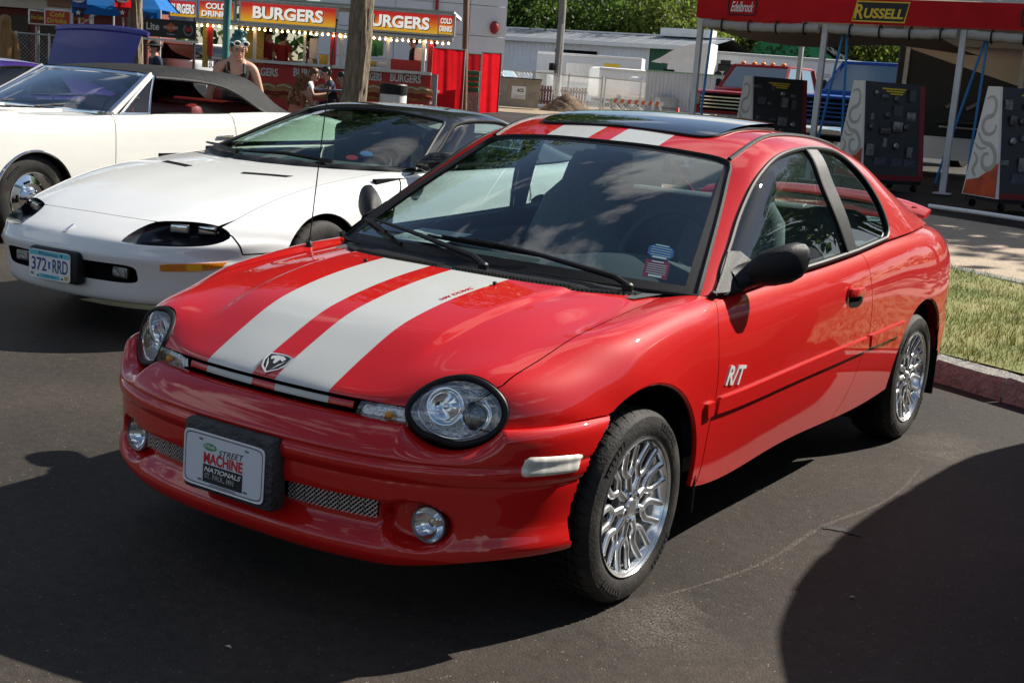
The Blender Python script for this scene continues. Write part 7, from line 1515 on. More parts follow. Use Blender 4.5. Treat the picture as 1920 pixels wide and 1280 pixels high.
# concrete pipe, white pipes, cone, boxes
S = Spot(1250, 197, 58); r = S.thing('concrete_pipe', 'upright grey concrete pipe section in front of the metal hoarding', 'pipe'); q = MB(); q.lathe([(.50, 0), (.50, .5), (.48, .52), (.48, .9), (.45, .98), (.38, .98), (.38, 0)], 28); q.build('pipe_body', pm('grey_concrete', (.42, .41, .38), .85, var=.15, vs=3), r, smooth=True, auto=30); q = MB(); q.lathe([(.505, .48), (.515, .50), (.505, .52)], 28); q.build('joint_band', m_steel, r, smooth=True)
for i, (px, py, d, L_, tn) in enumerate(((1105, 199, 56, 2.4, -4), (1260, 205, 54, 3.2, -8), (1275, 209, 53, 3.0, -12), (1180, 205, 54, 2.2, 5), (1000, 190, 62, 2.5, 0))):
    S = Spot(px, py, d, tn); q = MB(); q.lathe([(.10, 0), (.10, L_), (.085, L_), (.085, 0)], 16, axis='x', closed=True); o = q.build('plastic_pipe', m_whitep, smooth=True, auto=30, loc=(S.o.x, S.o.y, S.o.z + .10), rot=(0, 0, S.rz)); tag(o, ('white plastic pipe at the foot of the dirt heap', 'white plastic pipe behind the orange cone', 'white plastic pipe lying nearest the orange cone', 'white plastic pipe under the barricade rail', 'white plastic pipe lying behind the dumpster')[i], 'pipe', 'white plastic pipes in the yard')
def cone(px, py, d, label, sc=1.0):
    S = Spot(px, py, d); r = S.thing('traffic_cone', label, 'cone'); q = MB(); q.lathe([(.16 * sc, .03), (.045 * sc, .70 * sc), (.035 * sc, .71 * sc), (0, .71 * sc)], 18); q.build('cone_body', pm('cone_orange', (.85, .10, .02), .5), r, smooth=True); q = MB(); q.box((0, 0, .02), (.38 * sc, .38 * sc, .04)); q.build('base', pm('cone_orange', RED), r); q = MB(); q.lathe([(.118 * sc, .32 * sc), (.086 * sc, .5 * sc)], 18); q.build('reflective_band', m_whitep, r, smooth=True)
cone(1269, 222, 44, 'small orange traffic cone on the far lane'); cone(1335, 262, 30, 'white and orange cone in front of the red pickup', 1.1)
S = Spot(1022, 165, 76); r = S.thing('utility_cabinet', 'pale steel utility cabinet left of the grey pole', 'cabinet'); q = MB(); q.box((0, .4, .95), (1.15, .8, 1.9), bev=.03); q.build('cabinet_body', pm('cabinet_grey', (.40, .42, .40), .5, var=.06), r, smooth=True); q = MB(); q.box((.3, -.01, .95), (.5, .02, 1.6)); q.build('cabinet_door', m_sheet, r)
def pole(px0, py0, px1, d, r0, r1, H, mat, name, label, cat='pole'):
    S = Spot(px0, py0, d); T_ = at(px1, 0, d); top = Vector((T_.x, T_.y, T_.z)); b = S.o; k = (H) / max(.1, top.z - b.z); e = b + (top - b) * k
    r = thing(name, label, cat, b); q = MB(); n = 8; q.tube([(e - b) * (i / n) + Vector((random.uniform(-.02, .02), random.uniform(-.02, .02), 0)) * (0 < i < n) for i in range(n + 1)], [r0 + (r1 - r0) * i / n for i in range(n + 1)], 14); q.build('shaft', mat, r, smooth=True); return r, e - b
m_greywood = pm('weathered_pole_wood', (.25, .23, .21), .9, var=.25, vs=6, bump=.5, bs=30, stretch=(8, 8, .6)); m_brownwood = pm('brown_pole_wood', (.20, .11, .055), .85, var=.25, vs=6, bump=.5, bs=30, stretch=(8, 8, .6))
r, e = pole(1046, 150, 1055, 62, .20, .16, 9, m_greywood, 'utility_pole', 'thick grey wooden utility pole behind the red coupe roof'); q = MB(); q.box((-.32, -.1, 2.0), (.28, .2, .35), bev=.05); q.build('meter_box', m_black, r, smooth=True); q = MB(); q.tube([(.10, -.20, 0), (.12, -.19, 4)], .03, 6); q.build('conduit', m_galv, r)
pole(871, 190, 874, 47, .11, .10, 8, m_brownwood, 'timber_pole', 'slim brown timber pole between the two red curtains')
pole(424, 150, 428, 27, .078, .075, 6, pm('teal_painted_steel', (.035, .20, .18), .45, coat=.3, var=.1), 'lamp_post', 'teal painted lamp post in front of the burger stand')
# background houses seen under the canopy
S = Spot(1475, 200, 105, -10, z=.8); r = S.thing('green_shed', 'bright green gabled shed beyond the semi trailer', 'building'); gg = pm('bright_green_boards', (.03, .30, .11), .6, var=.08); q = MB(); q.prism([(-3.2, 0), (3.6, 0), (3.6, 4.2), (0, 6.6), (-3.2, 5.2)], 6, Matrix.Rotation(rad(90), 4, 'X') @ Matrix.Translation((0, 0, -6))); q.build('wall', gg, r); q = MB(); q.add([(-4.5, -.4, 5.0), (-.0, -.4, 6.8), (0, 6.2, 6.8), (-4.5, 6.2, 5.0), (4.0, -.4, 4.2), (4.0, 6.2, 4.2)], [(0, 1, 2, 3), (1, 4, 5, 2)]); q.build('roof', m_roofgrey, r)
S = Spot(1530, 200, 110, 5, z=.8); r = S.thing('tan_house', 'pale house with rusty roof right of the green shed', 'building'); q = MB(); q.prism([(-3, 0), (3.4, 0), (3.4, 4.2), (.6, 5.6), (-3, 5.0)], 6, Matrix.Rotation(rad(90), 4, 'X') @ Matrix.Translation((0, 0, -6))); q.build('wall', m_whitep, r); q = MB(); q.add([(-3.6, -.4, 4.9), (.6, -.4, 6.0), (.6, 6, 6.0), (-3.6, 6, 4.9), (3.8, -.4, 4.2), (3.8, 6, 4.2)], [(0, 1, 2, 3), (1, 4, 5, 2)]); q.build('roof', pm('rusty_roof', (.30, .17, .12), .8, var=.2), r)
# big pale building behind the stand and the side building mirrored in the coupe's glass
S = Spot(790, 150, 70, 6, z=.4); r = S.thing('white_hall', 'tall white panelled hall with red uprights behind the burger stand', 'building')
for i in range(5):
    for j in range(4): q = MB(); q.box((-4.6 + 2.0 * i, 0, 1.0 + 1.6 * j), (1.97, .15, 1.57)); q.build('wall_panel', pm('white_hall_panel', (.78, .79, .81), .6, var=.05, vs=1), r)
q = MB(); q.box((-.6, 4, 3.2), (9.8, 7.6, 6.4)); q.build('core', m_sheet, r)
for x in (-3.7, .6): q = MB(); q.box((x, -.14, 3.2), (.16, .12, 6.4)); q.build('red_upright', pm('red_steel', (.35, .012, .02), .5), r)
q = MB(); q.ball((3.75, -.2, 3.9), (.25, .2, .35)); q.build('red_lantern', _M['red_steel'], r, smooth=True)
r = thing('tan_exhibition_hall', 'long tan exhibition hall far off to the right of the cars', 'building', (30, 14, 0), rad(96)); q = MB(); q.box((0, 4, 2.4), (60, 8, 4.8)); q.build('wall', pm('tan_siding', (.40, .34, .26), .7, var=.08), r); q = MB(); q.add([(-31, -.8, 4.6), (31, -.8, 4.6), (31, 4, 6.2), (-31, 4, 6.2), (31, 9, 4.6), (-31, 9, 4.6)], [(0, 1, 2, 3), (3, 2, 4, 5)]); q.build('roof', m_roofgrey, r)
for i in range(9): q = MB(); q.box((-26 + 6.5 * i, -.05, 1.5), (3.0, .12, 2.6)); q.build('doorway', m_void, r)
# ------------------------------------------------------------------ people
SKIN = {'fair': pm('skin_fair', (.50, .27, .19), .55, sub=.1, var=.06, vs=20), 'tan': pm('skin_tanned', (.40, .20, .13), .55, var=.06, vs=20)}
def skin_mesh(joints, edges, radii, sub=2):
    """one continuous body surface grown round a skeleton"""
    me = D.meshes.new('skeleton'); names = list(joints); idx = {n: i for i, n in enumerate(names)}
    me.from_pydata([joints[n] for n in names], [(idx[a], idx[b]) for a, b in edges], []); o = D.objects.new('skeleton', me); COL.objects.link(o)
    m = o.modifiers.new('s', 'SKIN'); s = o.modifiers.new('d', 'SUBSURF'); s.levels = sub; s.render_levels = sub
    for n in names:
        r = radii[n]; me.skin_vertices[0].data[idx[n]].radius = r if hasattr(r, '__len__') else (r, r)
    me.skin_vertices[0].data[0].use_root = True
    dg = bpy.context.evaluated_depsgraph_get(); dg.update(); e = D.meshes.new_from_object(o.evaluated_get(dg))
    v = [tuple(p.co) for p in e.vertices]; f = [tuple(p.vertices) for p in e.polygons]; D.objects.remove(o); D.meshes.remove(me); D.meshes.remove(e); return v, f
def person(label, loc, rz, P, shirt, legs, hair, sleeve='short', skin='fair', hair_style='short', scale=1.0, hat=None, extras=None, shorts=False, group=None):
    """P: joint overrides; faces -y. shirt/legs/hair are materials"""
    r = thing('person', label, 'person', loc, rz, group); r.scale = (scale,) * 3; sk = SKIN[skin]
    J = dict(pelvis=(0, 0, .96), belly=(0, -.01, 1.10), chest=(0, 0, 1.28), neck=(0, .01, 1.46), throat=(0, -.005, 1.53), head=(0, -.02, 1.64), crown=(0, -.01, 1.72),
             lsh=(.18, .01, 1.41), lel=(.24, .03, 1.13), lwr=(.25, -.06, .90), lha=(.25, -.09, .82), rsh=(-.18, .01, 1.41), rel=(-.24, .03, 1.13), rwr=(-.25, -.06, .90), rha=(-.25, -.09, .82),
             lhi=(.10, 0, .90), lkn=(.11, -.02, .50), lan=(.11, .02, .09), lto=(.12, -.14, .04), rhi=(-.10, 0, .90), rkn=(-.11, -.02, .50), ran=(-.11, .02, .09), rto=(-.12, -.14, .04)); J.update({k: v for k, v in P.items() if k != 'face'})
    E = [('pelvis', 'belly'), ('belly', 'chest'), ('chest', 'neck'), ('neck', 'throat'), ('throat', 'head'), ('head', 'crown'), ('neck', 'lsh'), ('lsh', 'lel'), ('lel', 'lwr'), ('lwr', 'lha'), ('neck', 'rsh'), ('rsh', 'rel'), ('rel', 'rwr'), ('rwr', 'rha'), ('pelvis', 'lhi'), ('lhi', 'lkn'), ('lkn', 'lan'), ('lan', 'lto'), ('pelvis', 'rhi'), ('rhi', 'rkn'), ('rkn', 'ran'), ('ran', 'rto')]
    R = dict(pelvis=(.15, .11), belly=(.135, .10), chest=(.155, .105), neck=(.066, .062), throat=(.050, .052), head=(.085, .10), crown=(.055, .065), lsh=.062, rsh=.062, lel=.043, rel=.043, lwr=.029, rwr=.029, lha=(.034, .02), rha=(.034, .02), lhi=.088, rhi=.088, lkn=.058, rkn=.058, lan=.040, ran=.040, lto=.035, rto=.035)
    body = obj('body', skin_mesh(J, E, R), sk, r)
    up = lambda a, k: tuple(x * k for x in a) if hasattr(a, '__len__') else a * k
    lerp = lambda a, b, t: tuple(x + (y - x) * t for x, y in zip(a, b))
    # shirt
    JS = {k: J[k] for k in ('pelvis', 'belly', 'chest')}; JS['neck'] = lerp(J['chest'], J['neck'], .86); ES = [('pelvis', 'belly'), ('belly', 'chest'), ('chest', 'neck')]; RS = {k: up(R[k], 1.12) for k in ('pelvis', 'belly', 'chest')}; RS['neck'] = (.10, .085)
    for s in 'lr':
        if sleeve == 'tank': JS[s + 'sh'] = lerp(J['neck'], J[s + 'sh'], .62); RS[s + 'sh'] = .058; ES.append(('neck', s + 'sh'))
        else:
            t = .55 if sleeve == 'short' else 1.0; JS[s + 'sh'] = J[s + 'sh']; JS[s + 'el'] = lerp(J[s + 'sh'], J[s + 'el'], t); RS[s + 'sh'] = .076; RS[s + 'el'] = .062 if t < 1 else .054; ES += [('neck', s + 'sh'), (s + 'sh', s + 'el')]
            if sleeve == 'long': JS[s + 'wr'] = J[s + 'wr']; RS[s + 'wr'] = .04; ES.append((s + 'el', s + 'wr'))
    obj('shirt', skin_mesh(JS, ES, RS), shirt, body)
    if sleeve == 'tank':
        for s in (-1, 1): q = MB(); c_, n_ = Vector(J['chest']), Vector(J['neck']); q.tube([c_ + Vector((s * .085, -.115, .06)), n_ + Vector((s * .085, -.07, -.02)), n_ + Vector((s * .085, .01, .02)), c_ + Vector((s * .08, .11, .06))], .022, 8, flat=.5); q.build('strap', shirt, body, smooth=True)
    JT = {'pelvis': J['pelvis']}; ET = []; RT = {'pelvis': (.17, .125)}
    for s in 'lr':
        JT[s + 'hi'] = J[s + 'hi']; RT[s + 'hi'] = .102; ET.append(('pelvis', s + 'hi')); JT[s + 'kn'] = lerp(J[s + 'hi'], J[s + 'kn'], .55 if shorts == 'short' else .9 if shorts else 1.0); RT[s + 'kn'] = .085 if shorts else .072; ET.append((s + 'hi', s + 'kn'))
        if not shorts: JT[s + 'an'] = J[s + 'an']; RT[s + 'an'] = .058; ET.append((s + 'kn', s + 'an'))
    obj('trousers', skin_mesh(JT, ET, RT), legs, body)
    # shoes
    for s in 'lr':
        q = MB(); a, t = Vector(J[s + 'an']), Vector(J[s + 'to']); q.tube([a + Vector((0, .05, -.04)), a + Vector((0, -.02, -.03)), t + Vector((0, -.02, 0)), t + Vector((0, -.08, -.005))], [.04, .05, .048, .02], 10, flat=.8); q.build('shoe', m_black, body, smooth=True)
        # hand with fingers
        w, h = Vector(J[s + 'wr']), Vector(J[s + 'ha']); d = (h - w).normalized(); sd = Vector((1, 0, 0)) if abs(d.x) < .8 else Vector((0, 1, 0)); sd = (sd - d * sd.dot(d)).normalized(); pn = d.cross(sd)
        q = MB()
        for k in range(4):
            b = h + sd * (-.024 + .016 * k); L_ = (.066, .078, .074, .058)[k]; q.tube([b - d * .02, b + d * L_ * .55 + pn * .006, b + d * L_ + pn * .022], [.0095, .009, .0075], 7)
        b = h - sd * .03 - d * .03; q.tube([b, b - sd * .026 + d * .03, b - sd * .030 + d * .055], [.011, .010, .008], 7); q.build('fingers', sk, body, smooth=True)
    # head details
    hd, th, cr = Vector(J['head']), Vector(J['throat']), Vector(J['crown']); ud = (cr - th).normalized(); fw = Vector(P.get('face', (0, -1, 0))); fw = (fw - ud * fw.dot(ud)).normalized(); sd = fw.cross(ud)
    def hp(a, b, c): return hd + sd * a + ud * b + fw * c
    q = MB(); q.tube([hp(0, .02, .092), hp(0, -.01, .105), hp(0, -.022, .116), hp(0, -.032, .098)], [.008, .012, .016, .012], 8); q.ball(hp(.088, -.005, -.01), (.014, .022, .032)); q.ball(hp(-.088, -.005, -.01), (.014, .022, .032)); q.ball(hp(0, -.085, .078), (.035, .03, .025)); q.build('face', sk, body, smooth=True)
    q = MB(); q.tube([hp(-.026, -.058, .098), hp(0, -.056, .106), hp(.026, -.058, .098)], .007, 6); q.build('mouth', pm('lip', (.36, .10, .09), .5), body, smooth=True)
    for s in (-1, 1): q = MB(); q.ball(hp(s * .033, .012, .090), (.014, .012, .010)); q.tube([hp(s * .05, .030, .088), hp(s * .02, .034, .098)], .005, 5); q.build('eye', pm('dark_eye', (.03, .02, .018), .3), body, smooth=True)
    q = MB()
    if hair_style == 'short': q.ball(hp(0, .062, -.030), (.096, .096, .080), 18, 12); q.ball(hp(0, .0, -.065), (.088, .06, .085), 14, 8)
    elif hair_style == 'bun':
        q.ball(hp(0, .065, -.040), (.096, .092, .080), 18, 12); q.ball(hp(0, .0, -.07), (.088, .06, .08), 14, 8)
        for k in range(26): a = random.uniform(0, 6.28); b = random.uniform(.0, .065); q.ball(hp(math.cos(a) * b, .145 + random.uniform(-.03, .045), -.05 + math.sin(a) * b), random.uniform(.018, .032), 8, 6)
    elif hair_style == 'curly':
        q.ball(hp(0, .055, -.03), (.104, .10, .09), 16, 10)
        for k in range(150):
            a = random.uniform(-2.2, 2.2); z = random.uniform(-.42, .10); rr = .10 + .05 * (-(z) / .4 if z < 0 else 0); c = hp(math.sin(a) * rr * 1.1, z, -.03 - math.cos(a) * rr * .8); q.tube([c, c + Vector((random.uniform(-.03, .03), random.uniform(-.03, .03), -.03)), c + Vector((random.uniform(-.03, .03), random.uniform(-.03, .03), -.08))], [.014, .018, .006], 5)
    q.build('hair', hair, body, smooth=True)
    if hat: 
        q = MB(); q.ball(hp(0, .075, -.01), (.108, .118, .085), 18, 10); q.tube([hp(-.07, .05, .09), hp(-.035, .048, .15), hp(.035, .048, .15), hp(.07, .05, .09)], .016, 6, flat=.4)
        if hat[1] == 'brim': q.lathe([(.0, .0), (.19, -.01), (.195, .0), (.10, .03)], 24, M=Matrix.Translation(hp(0, .05, 0)))
        q.build('cap', hat[0], body, smooth=True)
    if extras == 'sunglasses':
        q = MB(); q.tube([hp(.096, .07, .0), hp(.09, .09, .07), hp(.02, .085, .105), hp(-.02, .085, .105), hp(-.09, .09, .07), hp(-.096, .07, 0)], .010, 6)
        for s in (-1, 1): q.tube([hp(s * .045 + .034 * math.cos(a), .095 + .024 * math.sin(a), .100) for a in np.linspace(0, 6.28, 14, endpoint=False)], .009, 6, closed=True)
        g = q.build('sunglasses', m_whiteink, body, smooth=True); q = MB()
        for s in (-1, 1): q.ball(hp(s * .045, .095, .100), (.030, .014, .020))
        q.build('dark_lenses', m_ink, g, smooth=True)
    return r
c_black = pm('black_cotton', (.012, .012, .013), .85); c_white = pm('white_cotton', (.72, .73, .76), .85, var=.05, vs=12); c_navy = pm('navy_cotton', (.02, .028, .06), .85); c_red = pm('dark_red_cotton', (.24, .010, .016), .85); c_denim = pm('denim', (.07, .10, .16), .9, var=.2, vs=20); c_khaki = pm('khaki_cotton', (.38, .30, .20), .9)
h_brown = pm('brown_hair', (.13, .065, .03), .5); h_teal = pm('teal_hair', (.008, .10, .10), .45, var=.3, vs=30); h_auburn = pm('auburn_curls', (.20, .075, .022), .5, var=.35, vs=30); h_dark = pm('dark_hair', (.014, .011, .010), .5)
def spot_person(label, px, py, d, turn, z, P, *a, **k):
    p = at(px, py, d); return person(label, (p.x, p.y, z), math.atan2(RH.y, RH.x) + rad(turn), P, *a, **k)
spot_person('woman in black tank top with teal hair and white sunglasses pushed up', 443, 140, 14.6, 14, -.02, dict(head=(.015, -.055, 1.60), crown=(.02, -.075, 1.685), throat=(.005, -.02, 1.52), face=(.15, -.85, -.55), lel=(.27, .0, 1.13), lwr=(.27, -.10, .90), lha=(.26, -.13, .83), rel=(-.27, .02, 1.14), rwr=(-.36, -.10, .93), rha=(-.38, -.14, .87)), c_black, c_denim, h_teal, sleeve='tank', hair_style='bun', scale=1.03, extras='sunglasses', shorts='short')
# ------------------------------------------------------------------ burger stand
m_sred = pm('sign_red', (.55, .02, .015), .45, coat=.2)
def sign_mat():
    m, t, b, ln = node_mat('sign_red_to_yellow'); tc = t.nodes.new('ShaderNodeTexCoord'); sp = t.nodes.new('ShaderNodeSeparateXYZ'); ln(tc.outputs['Generated'], sp.inputs[0]); n = tex(t, 'ShaderNodeTexNoise', 4, tc.outputs['Object']); r = ramp(t, sp.outputs['Z'], [(.1, (.85, .45, .03)), (.5, (.75, .16, .02)), (.85, (.58, .025, .02))]); ln(r.outputs['Color'], b.inputs['Base Color']); ln(r.outputs['Color'], b.inputs['Emission Color']); b.inputs['Emission Strength'].default_value = .30; b.inputs['Roughness'].default_value = .4; return m
m_sign = sign_mat(); m_bulb = pm('lit_warm_bulb', (1, .75, .4), .4, emit=(1, .62, .25), es=9.0)
m_litletter = pm('backlit_white_letter', (.82, .82, .80), .5, emit=(1, .97, .9), es=.35)
m_signshadow = pm('sign_letter_shadow', (.10, .03, .02), .5)
def stand():
    S = Spot(480, 118, 32.0, 0, z=.30); r = S.thing('burger_stand', 'long food stand with red and yellow burger signs and a string of bulbs', 'food stand'); k = S.k
    def sign(pxc, pyc, pw, ph, words, y=-.12, frame_m=m_alum):
        x, z = S.xz(pxc, pyc); w, h = pw * k, ph * k; q = MB(); q.box((x, y + .10, z), (w + .10, .2, h + .12), bev=.02); f_ = q.build('sign_frame', frame_m, r); q = MB(); q.box((x, y - .01, z), (w, .02, h)); b = q.build('sign_face', m_sign, f_)
        for txt, dz, tw, th in words:
            M = Matrix.Translation((x, y - .03, z + dz * h)) @ Matrix.Rotation(rad(90), 4, 'X'); text('lettering_shadow', txt, m_signshadow, f_, M @ Matrix.Translation((.018, -.018, -.004)), .3, width=tw * w, height=th * h, ext=.006, bold=.045); text('lettering', txt, m_litletter, f_, M @ Matrix.Translation((0, 0, .006)), .3, width=tw * w, height=th * h, ext=.008, bold=.035)
    sign(350, 22, 47, 28, [('BURGERS', 0, .92, .62)]); sign(412, 24.5, 62, 30, [('COLD', .22, .62, .36), ('DRINKS', -.24, .86, .34)]); sign(545, 33, 176, 34, [('BURGERS', 0, .74, .66)]); sign(745, 46, 156, 34, [('BURGERS', 0, .80, .66)]); sign(838, 52, 26, 34, [('COLD', .2, .8, .3), ('DRINKS', -.22, .88, .3)])
    # fascia rails, roof
    xa, za = S.xz(325, 22); xb, zb = S.xz(852, 52); zt = (za + zb) / 2
    for dz, h in ((.30, .10), (-.30, .10)): q = MB(); q.box(((xa + xb) / 2, -.02, zt + dz), (xb - xa, .22, h), bev=.02); q.build('fascia_rail', m_alum, r)
    q = MB(); q.box(((xa + xb) / 2, 1.5, zt + .34), (xb - xa, 3.2, .08)); q.build('roof', m_whitep, r)
    n = 46
    for i in range(n):
        x = xa + .5 + (xb - xa - .6) * i / (n - 1); q = MB(); q.ball((x, -.06 + .02 * random.random(), zt - .40 + random.uniform(-.015, .015)), .026, 8, 6); q.build('light_bulb', m_bulb, r, smooth=True)
    # walls: counter front, posts, back wall
    xl, _ = S.xz(398, 120); cz = S.xz(580, 122)[1]
    q = MB(); xe = S.xz(812, 90)[0]; q.box(((xl + xe) / 2, .06, cz), (xe - xl, .36, .07)); q.build('counter_shelf', m_alum, r)
    q = MB(); q.box(((xl + xe) / 2, .12, cz / 2 - .02), (xe - xl, .08, cz - .06)); fr = q.build('counter_front', m_sred, r)
    for px, py, w in ((408, 121, 36), (490, 134, 60), (580, 137, 62), (760, 147, 58), (695, 143, 40)):
        x, z = S.xz(px, py); M = Matrix.Translation((x, .055, z)) @ Matrix.Rotation(rad(90), 4, 'X'); text('lettering', 'BURGERS', m_whiteink, fr, M, .2, width=w * k, height=.20, ext=.012, bold=.03)
    bun = pm('bun_print', (.42, .20, .06), .5, var=.3, vs=6); mt = pm('meat_print', (.28, .04, .02), .5, var=.4, vs=8); cream = pm('cream_print', (.75, .62, .45), .5)
    for i, px in enumerate((500, 530, 605, 700, 720, 770, 790)):
        x, z = S.xz(px, 168 + 1.2 * i); q = MB(); q.ball((x, .085, z), (.28, .04, .20), 16, 10); b = q.build('food_print', bun, fr, smooth=True); q = MB(); q.tube([(x - .26, .035, z - .08), (x, .03, z - .04), (x + .26, .035, z - .09)], .05, 6); q.build('meat_print', mt, b, smooth=True); q = MB(); q.tube([(x - .18, .035, z + .10), (x, .03, z + .15), (x + .18, .035, z + .09)], .022, 6); q.build('glaze_print', cream, b, smooth=True)
    q = MB(); xe = S.xz(812, 90)[0]; q.box(((xl + xe) / 2, 2.4, cz / 2), (xe - xl, .08, cz)); q.build('back_wall', pm('stand_back_wall', (.50, .53, .58), .6, var=.2, vs=2), r)
    q = MB(); q.box(((xl + xe) / 2, 1.2, .5), (xe - xl - .2, 2.2, .06)); q.build('stand_floor', m_steel, r)
    for px, m_, w in ((393, m_sred, .12), (477, m_whitep, .07), (571, m_whitep, .05), (625, m_sred, .14), (641, m_alum, .10), (728, m_whitep, .07), (795, m_whitep, .08), (808, m_sred, .12)):
        x, _ = S.xz(px, 90); q = MB(); q.box((x, .10, cz + (zt - .3 - cz) / 2), (w, .10, zt - .35 - cz)); q.build('stand_post', m_, r)
    x, z = S.xz(763, 122); q = MB(); q.box((x, .10, z - .02), (.82, .08, .26)); q.build('red_panel', m_sred, r)
    x, z = S.xz(455, 85); q = MB(); q.box((x - .02, 1.0, z), (.7, .05, 1.1)); q.build('menu_board', pm('menu_yellow', (.62, .48, .10), .6, var=.3, vs=20), r); x, z = S.xz(381 + 0, 85); q = MB(); q.box((x, .3, z), (.14, .04, 1.1)); q.build('menu_board', _M['menu_yellow'], r)
    # things on the counter and inside
    for px, py, w, h, m_, nm in ((690, 95, .45, .30, pm('green_crate', (.02, .16, .07), .6), 'crate'), (690, 82, .42, .16, _M['green_crate'], 'crate'), (708, 92, .22, .36, _M['green_crate'], 'crate'), (665, 99, .30, .22, pm('brown_box', (.30, .20, .14), .8), 'box'), (695, 120, .3, .14, pm('yellow_buns', (.62, .45, .16), .7), 'bread'), (712, 122, .3, .12, m_whitep, 'tray'), (604, 115, .20, .30, m_yellow, 'condiment_pump'), (560, 118, .16, .10, m_steel, 'napkin_box'), (578, 118, .10, .18, m_whitep, 'cup_stack'), (545, 117, .2, .09, pm('brown_box', RED), 'box'), (582, 92, .18, .5, m_whitep, 'drink_machine'), (785, 103, .28, .30, m_whitep, 'drink_machine'), (432, 108, .25, .4, m_whitep, 'cup_stack')):
        x, z = S.xz(px, py); q = MB(); q.box((x, .3 if nm != 'drink_machine' else .6, z), (w, .28, h), bev=.02); q.build(nm, m_, r, smooth=True)
    return S, zt
ST, ST_z = stand()
def worker(label, px, py_head, dy, turn, P, shirt, hat, **k):
    x, z = ST.xz(px, py_head); p = ST.o + RH * x + FH * dy; s = 1.0; return person(label, (p.x, p.y, ST.o.z + z - 1.74), ST.rz + rad(turn), P, shirt, c_black, h_dark, hat=(hat, 'cap'), **k)
worker('stand worker in red shirt and black cap at the left of the serving window', 486, 57, 1.3, 60, {}, c_red, c_black); worker('stand worker in red shirt seen from behind, middle of the serving window', 519, 64, 1.0, 165, dict(lwr=(.20, -.25, 1.05), lha=(.18, -.32, 1.06), rwr=(-.2, -.25, 1.05), rha=(-.18, -.32, 1.06)), c_red, c_black); worker('stand worker in red shirt half hidden by the window post', 567, 70, 1.5, -60, dict(rwr=(-.20, -.25, 1.08), rha=(-.18, -.32, 1.08)), c_red, c_black); worker('man in dark shirt and cap inside the right serving window', 772, 72, .9, -75, dict(lwr=(.20, -.25, 1.05), lha=(.18, -.32, 1.06)), c_navy, c_black)
# seated diners, table
def diner(label, px, py, d, turn, P, *a, **k):
    sit = dict(pelvis=(0, 0, .52), belly=(0, -.04, .66), chest=(0, -.10, .84), neck=(0, -.13, 1.01), throat=(0, -.16, 1.08), head=(0, -.21, 1.18), crown=(0, -.22, 1.26), lsh=(.18, -.12, .97), rsh=(-.18, -.12, .97), lel=(.24, -.22, .76), rel=(-.24, -.22, .76), lwr=(.12, -.42, .80), lha=(.08, -.50, .82), rwr=(-.12, -.42, .80), rha=(-.08, -.50, .82), lhi=(.10, -.04, .50), rhi=(-.10, -.04, .50), lkn=(.13, -.44, .52), rkn=(-.13, -.44, .52), lan=(.13, -.42, .09), ran=(-.13, -.42, .09), lto=(.13, -.56, .04), rto=(-.13, -.56, .04)); sit.update(P); p = at(px, py, d); return person(label, (p.x, p.y, p.z), math.atan2(RH.y, RH.x) + rad(turn), sit, *a, **k)
diner('man in white shirt hunched at the table, seen from the side', 566, 247, 27.0, 95, {}, c_white, c_khaki, h_brown, shorts=True); diner('man in navy shirt facing the white-shirted man at the table', 625, 245, 27.4, -75, {}, c_navy, c_navy, h_dark, shorts=True); diner('person in blue shirt beside the man in navy', 653, 250, 28.5, -80, {}, c_denim, c_denim, h_dark, shorts=True)
diner('woman with long auburn curls sitting with her back to the camera', 549, 276, 23.5, 150, dict(lel=(.24, -.15, .74)), pm('coral_strap_top', (.45, .16, .10), .8), c_khaki, h_auburn, sleeve='tank', hair_style='curly', skin='tan', shorts='short')
p = at(604, 168, 27.2); r = thing('picnic_table', 'grey-blue picnic table between the two seated men', 'table', (p.x, p.y, gz(p.x, p.y)), math.atan2(RH.y, RH.x)); zt = p.z - gz(p.x, p.y); tb = pm('grey_blue_table', (.09, .12, .17), .6)
for i in range(4): q = MB(); q.box((0, -.3 + .2 * i, zt), (1.1, .19, .04)); q.build('top_plank', tb, r)
for x in (-.4, .4): q = MB(); q.tube([(x, -.35, 0), (x, .05, zt)], .03, 6); q.tube([(x, .35, 0), (x, -.05, zt)], .03, 6); q.build('leg_frame', m_steel, r)
p = at(790, 170, 36); r = thing('picnic_table', 'low blue-topped table in front of the stand, right of the trash can', 'table', (p.x, p.y, gz(p.x, p.y)), math.atan2(RH.y, RH.x)); zt = p.z - gz(p.x, p.y)
q = MB(); q.box((0, 0, zt), (.95, .7, .06), bev=.01); q.build('table_top', tb, r)
for x in (-.3, .3): q = MB(); q.tube([(x, -.2, 0), (-x * .4, .2, zt)], .025, 6); q.build('leg', m_steel, r)
p = at(737, 190, 27); z0 = gz(p.x, p.y); r = thing('trash_can', 'white barrel trash can with a black lid in front of the stand', 'trash can', (p.x, p.y, z0)); hz = at(737, 157, 27).z - z0; q = MB(); q.lathe([(.27, 0), (.28, hz - .25), (.28, hz - .2)], 24); q.build('barrel', m_whitep, r, smooth=True); q = MB(); q.lathe([(.29, hz - .22), (.295, hz - .03), (.27, hz), (0, hz)], 24); q.build('lid', m_black, r, smooth=True, auto=30); q = MB(); q.lathe([(.285, hz * .6), (.285, hz * .62)], 24); q.build('hoop', m_greyink, r, smooth=True)
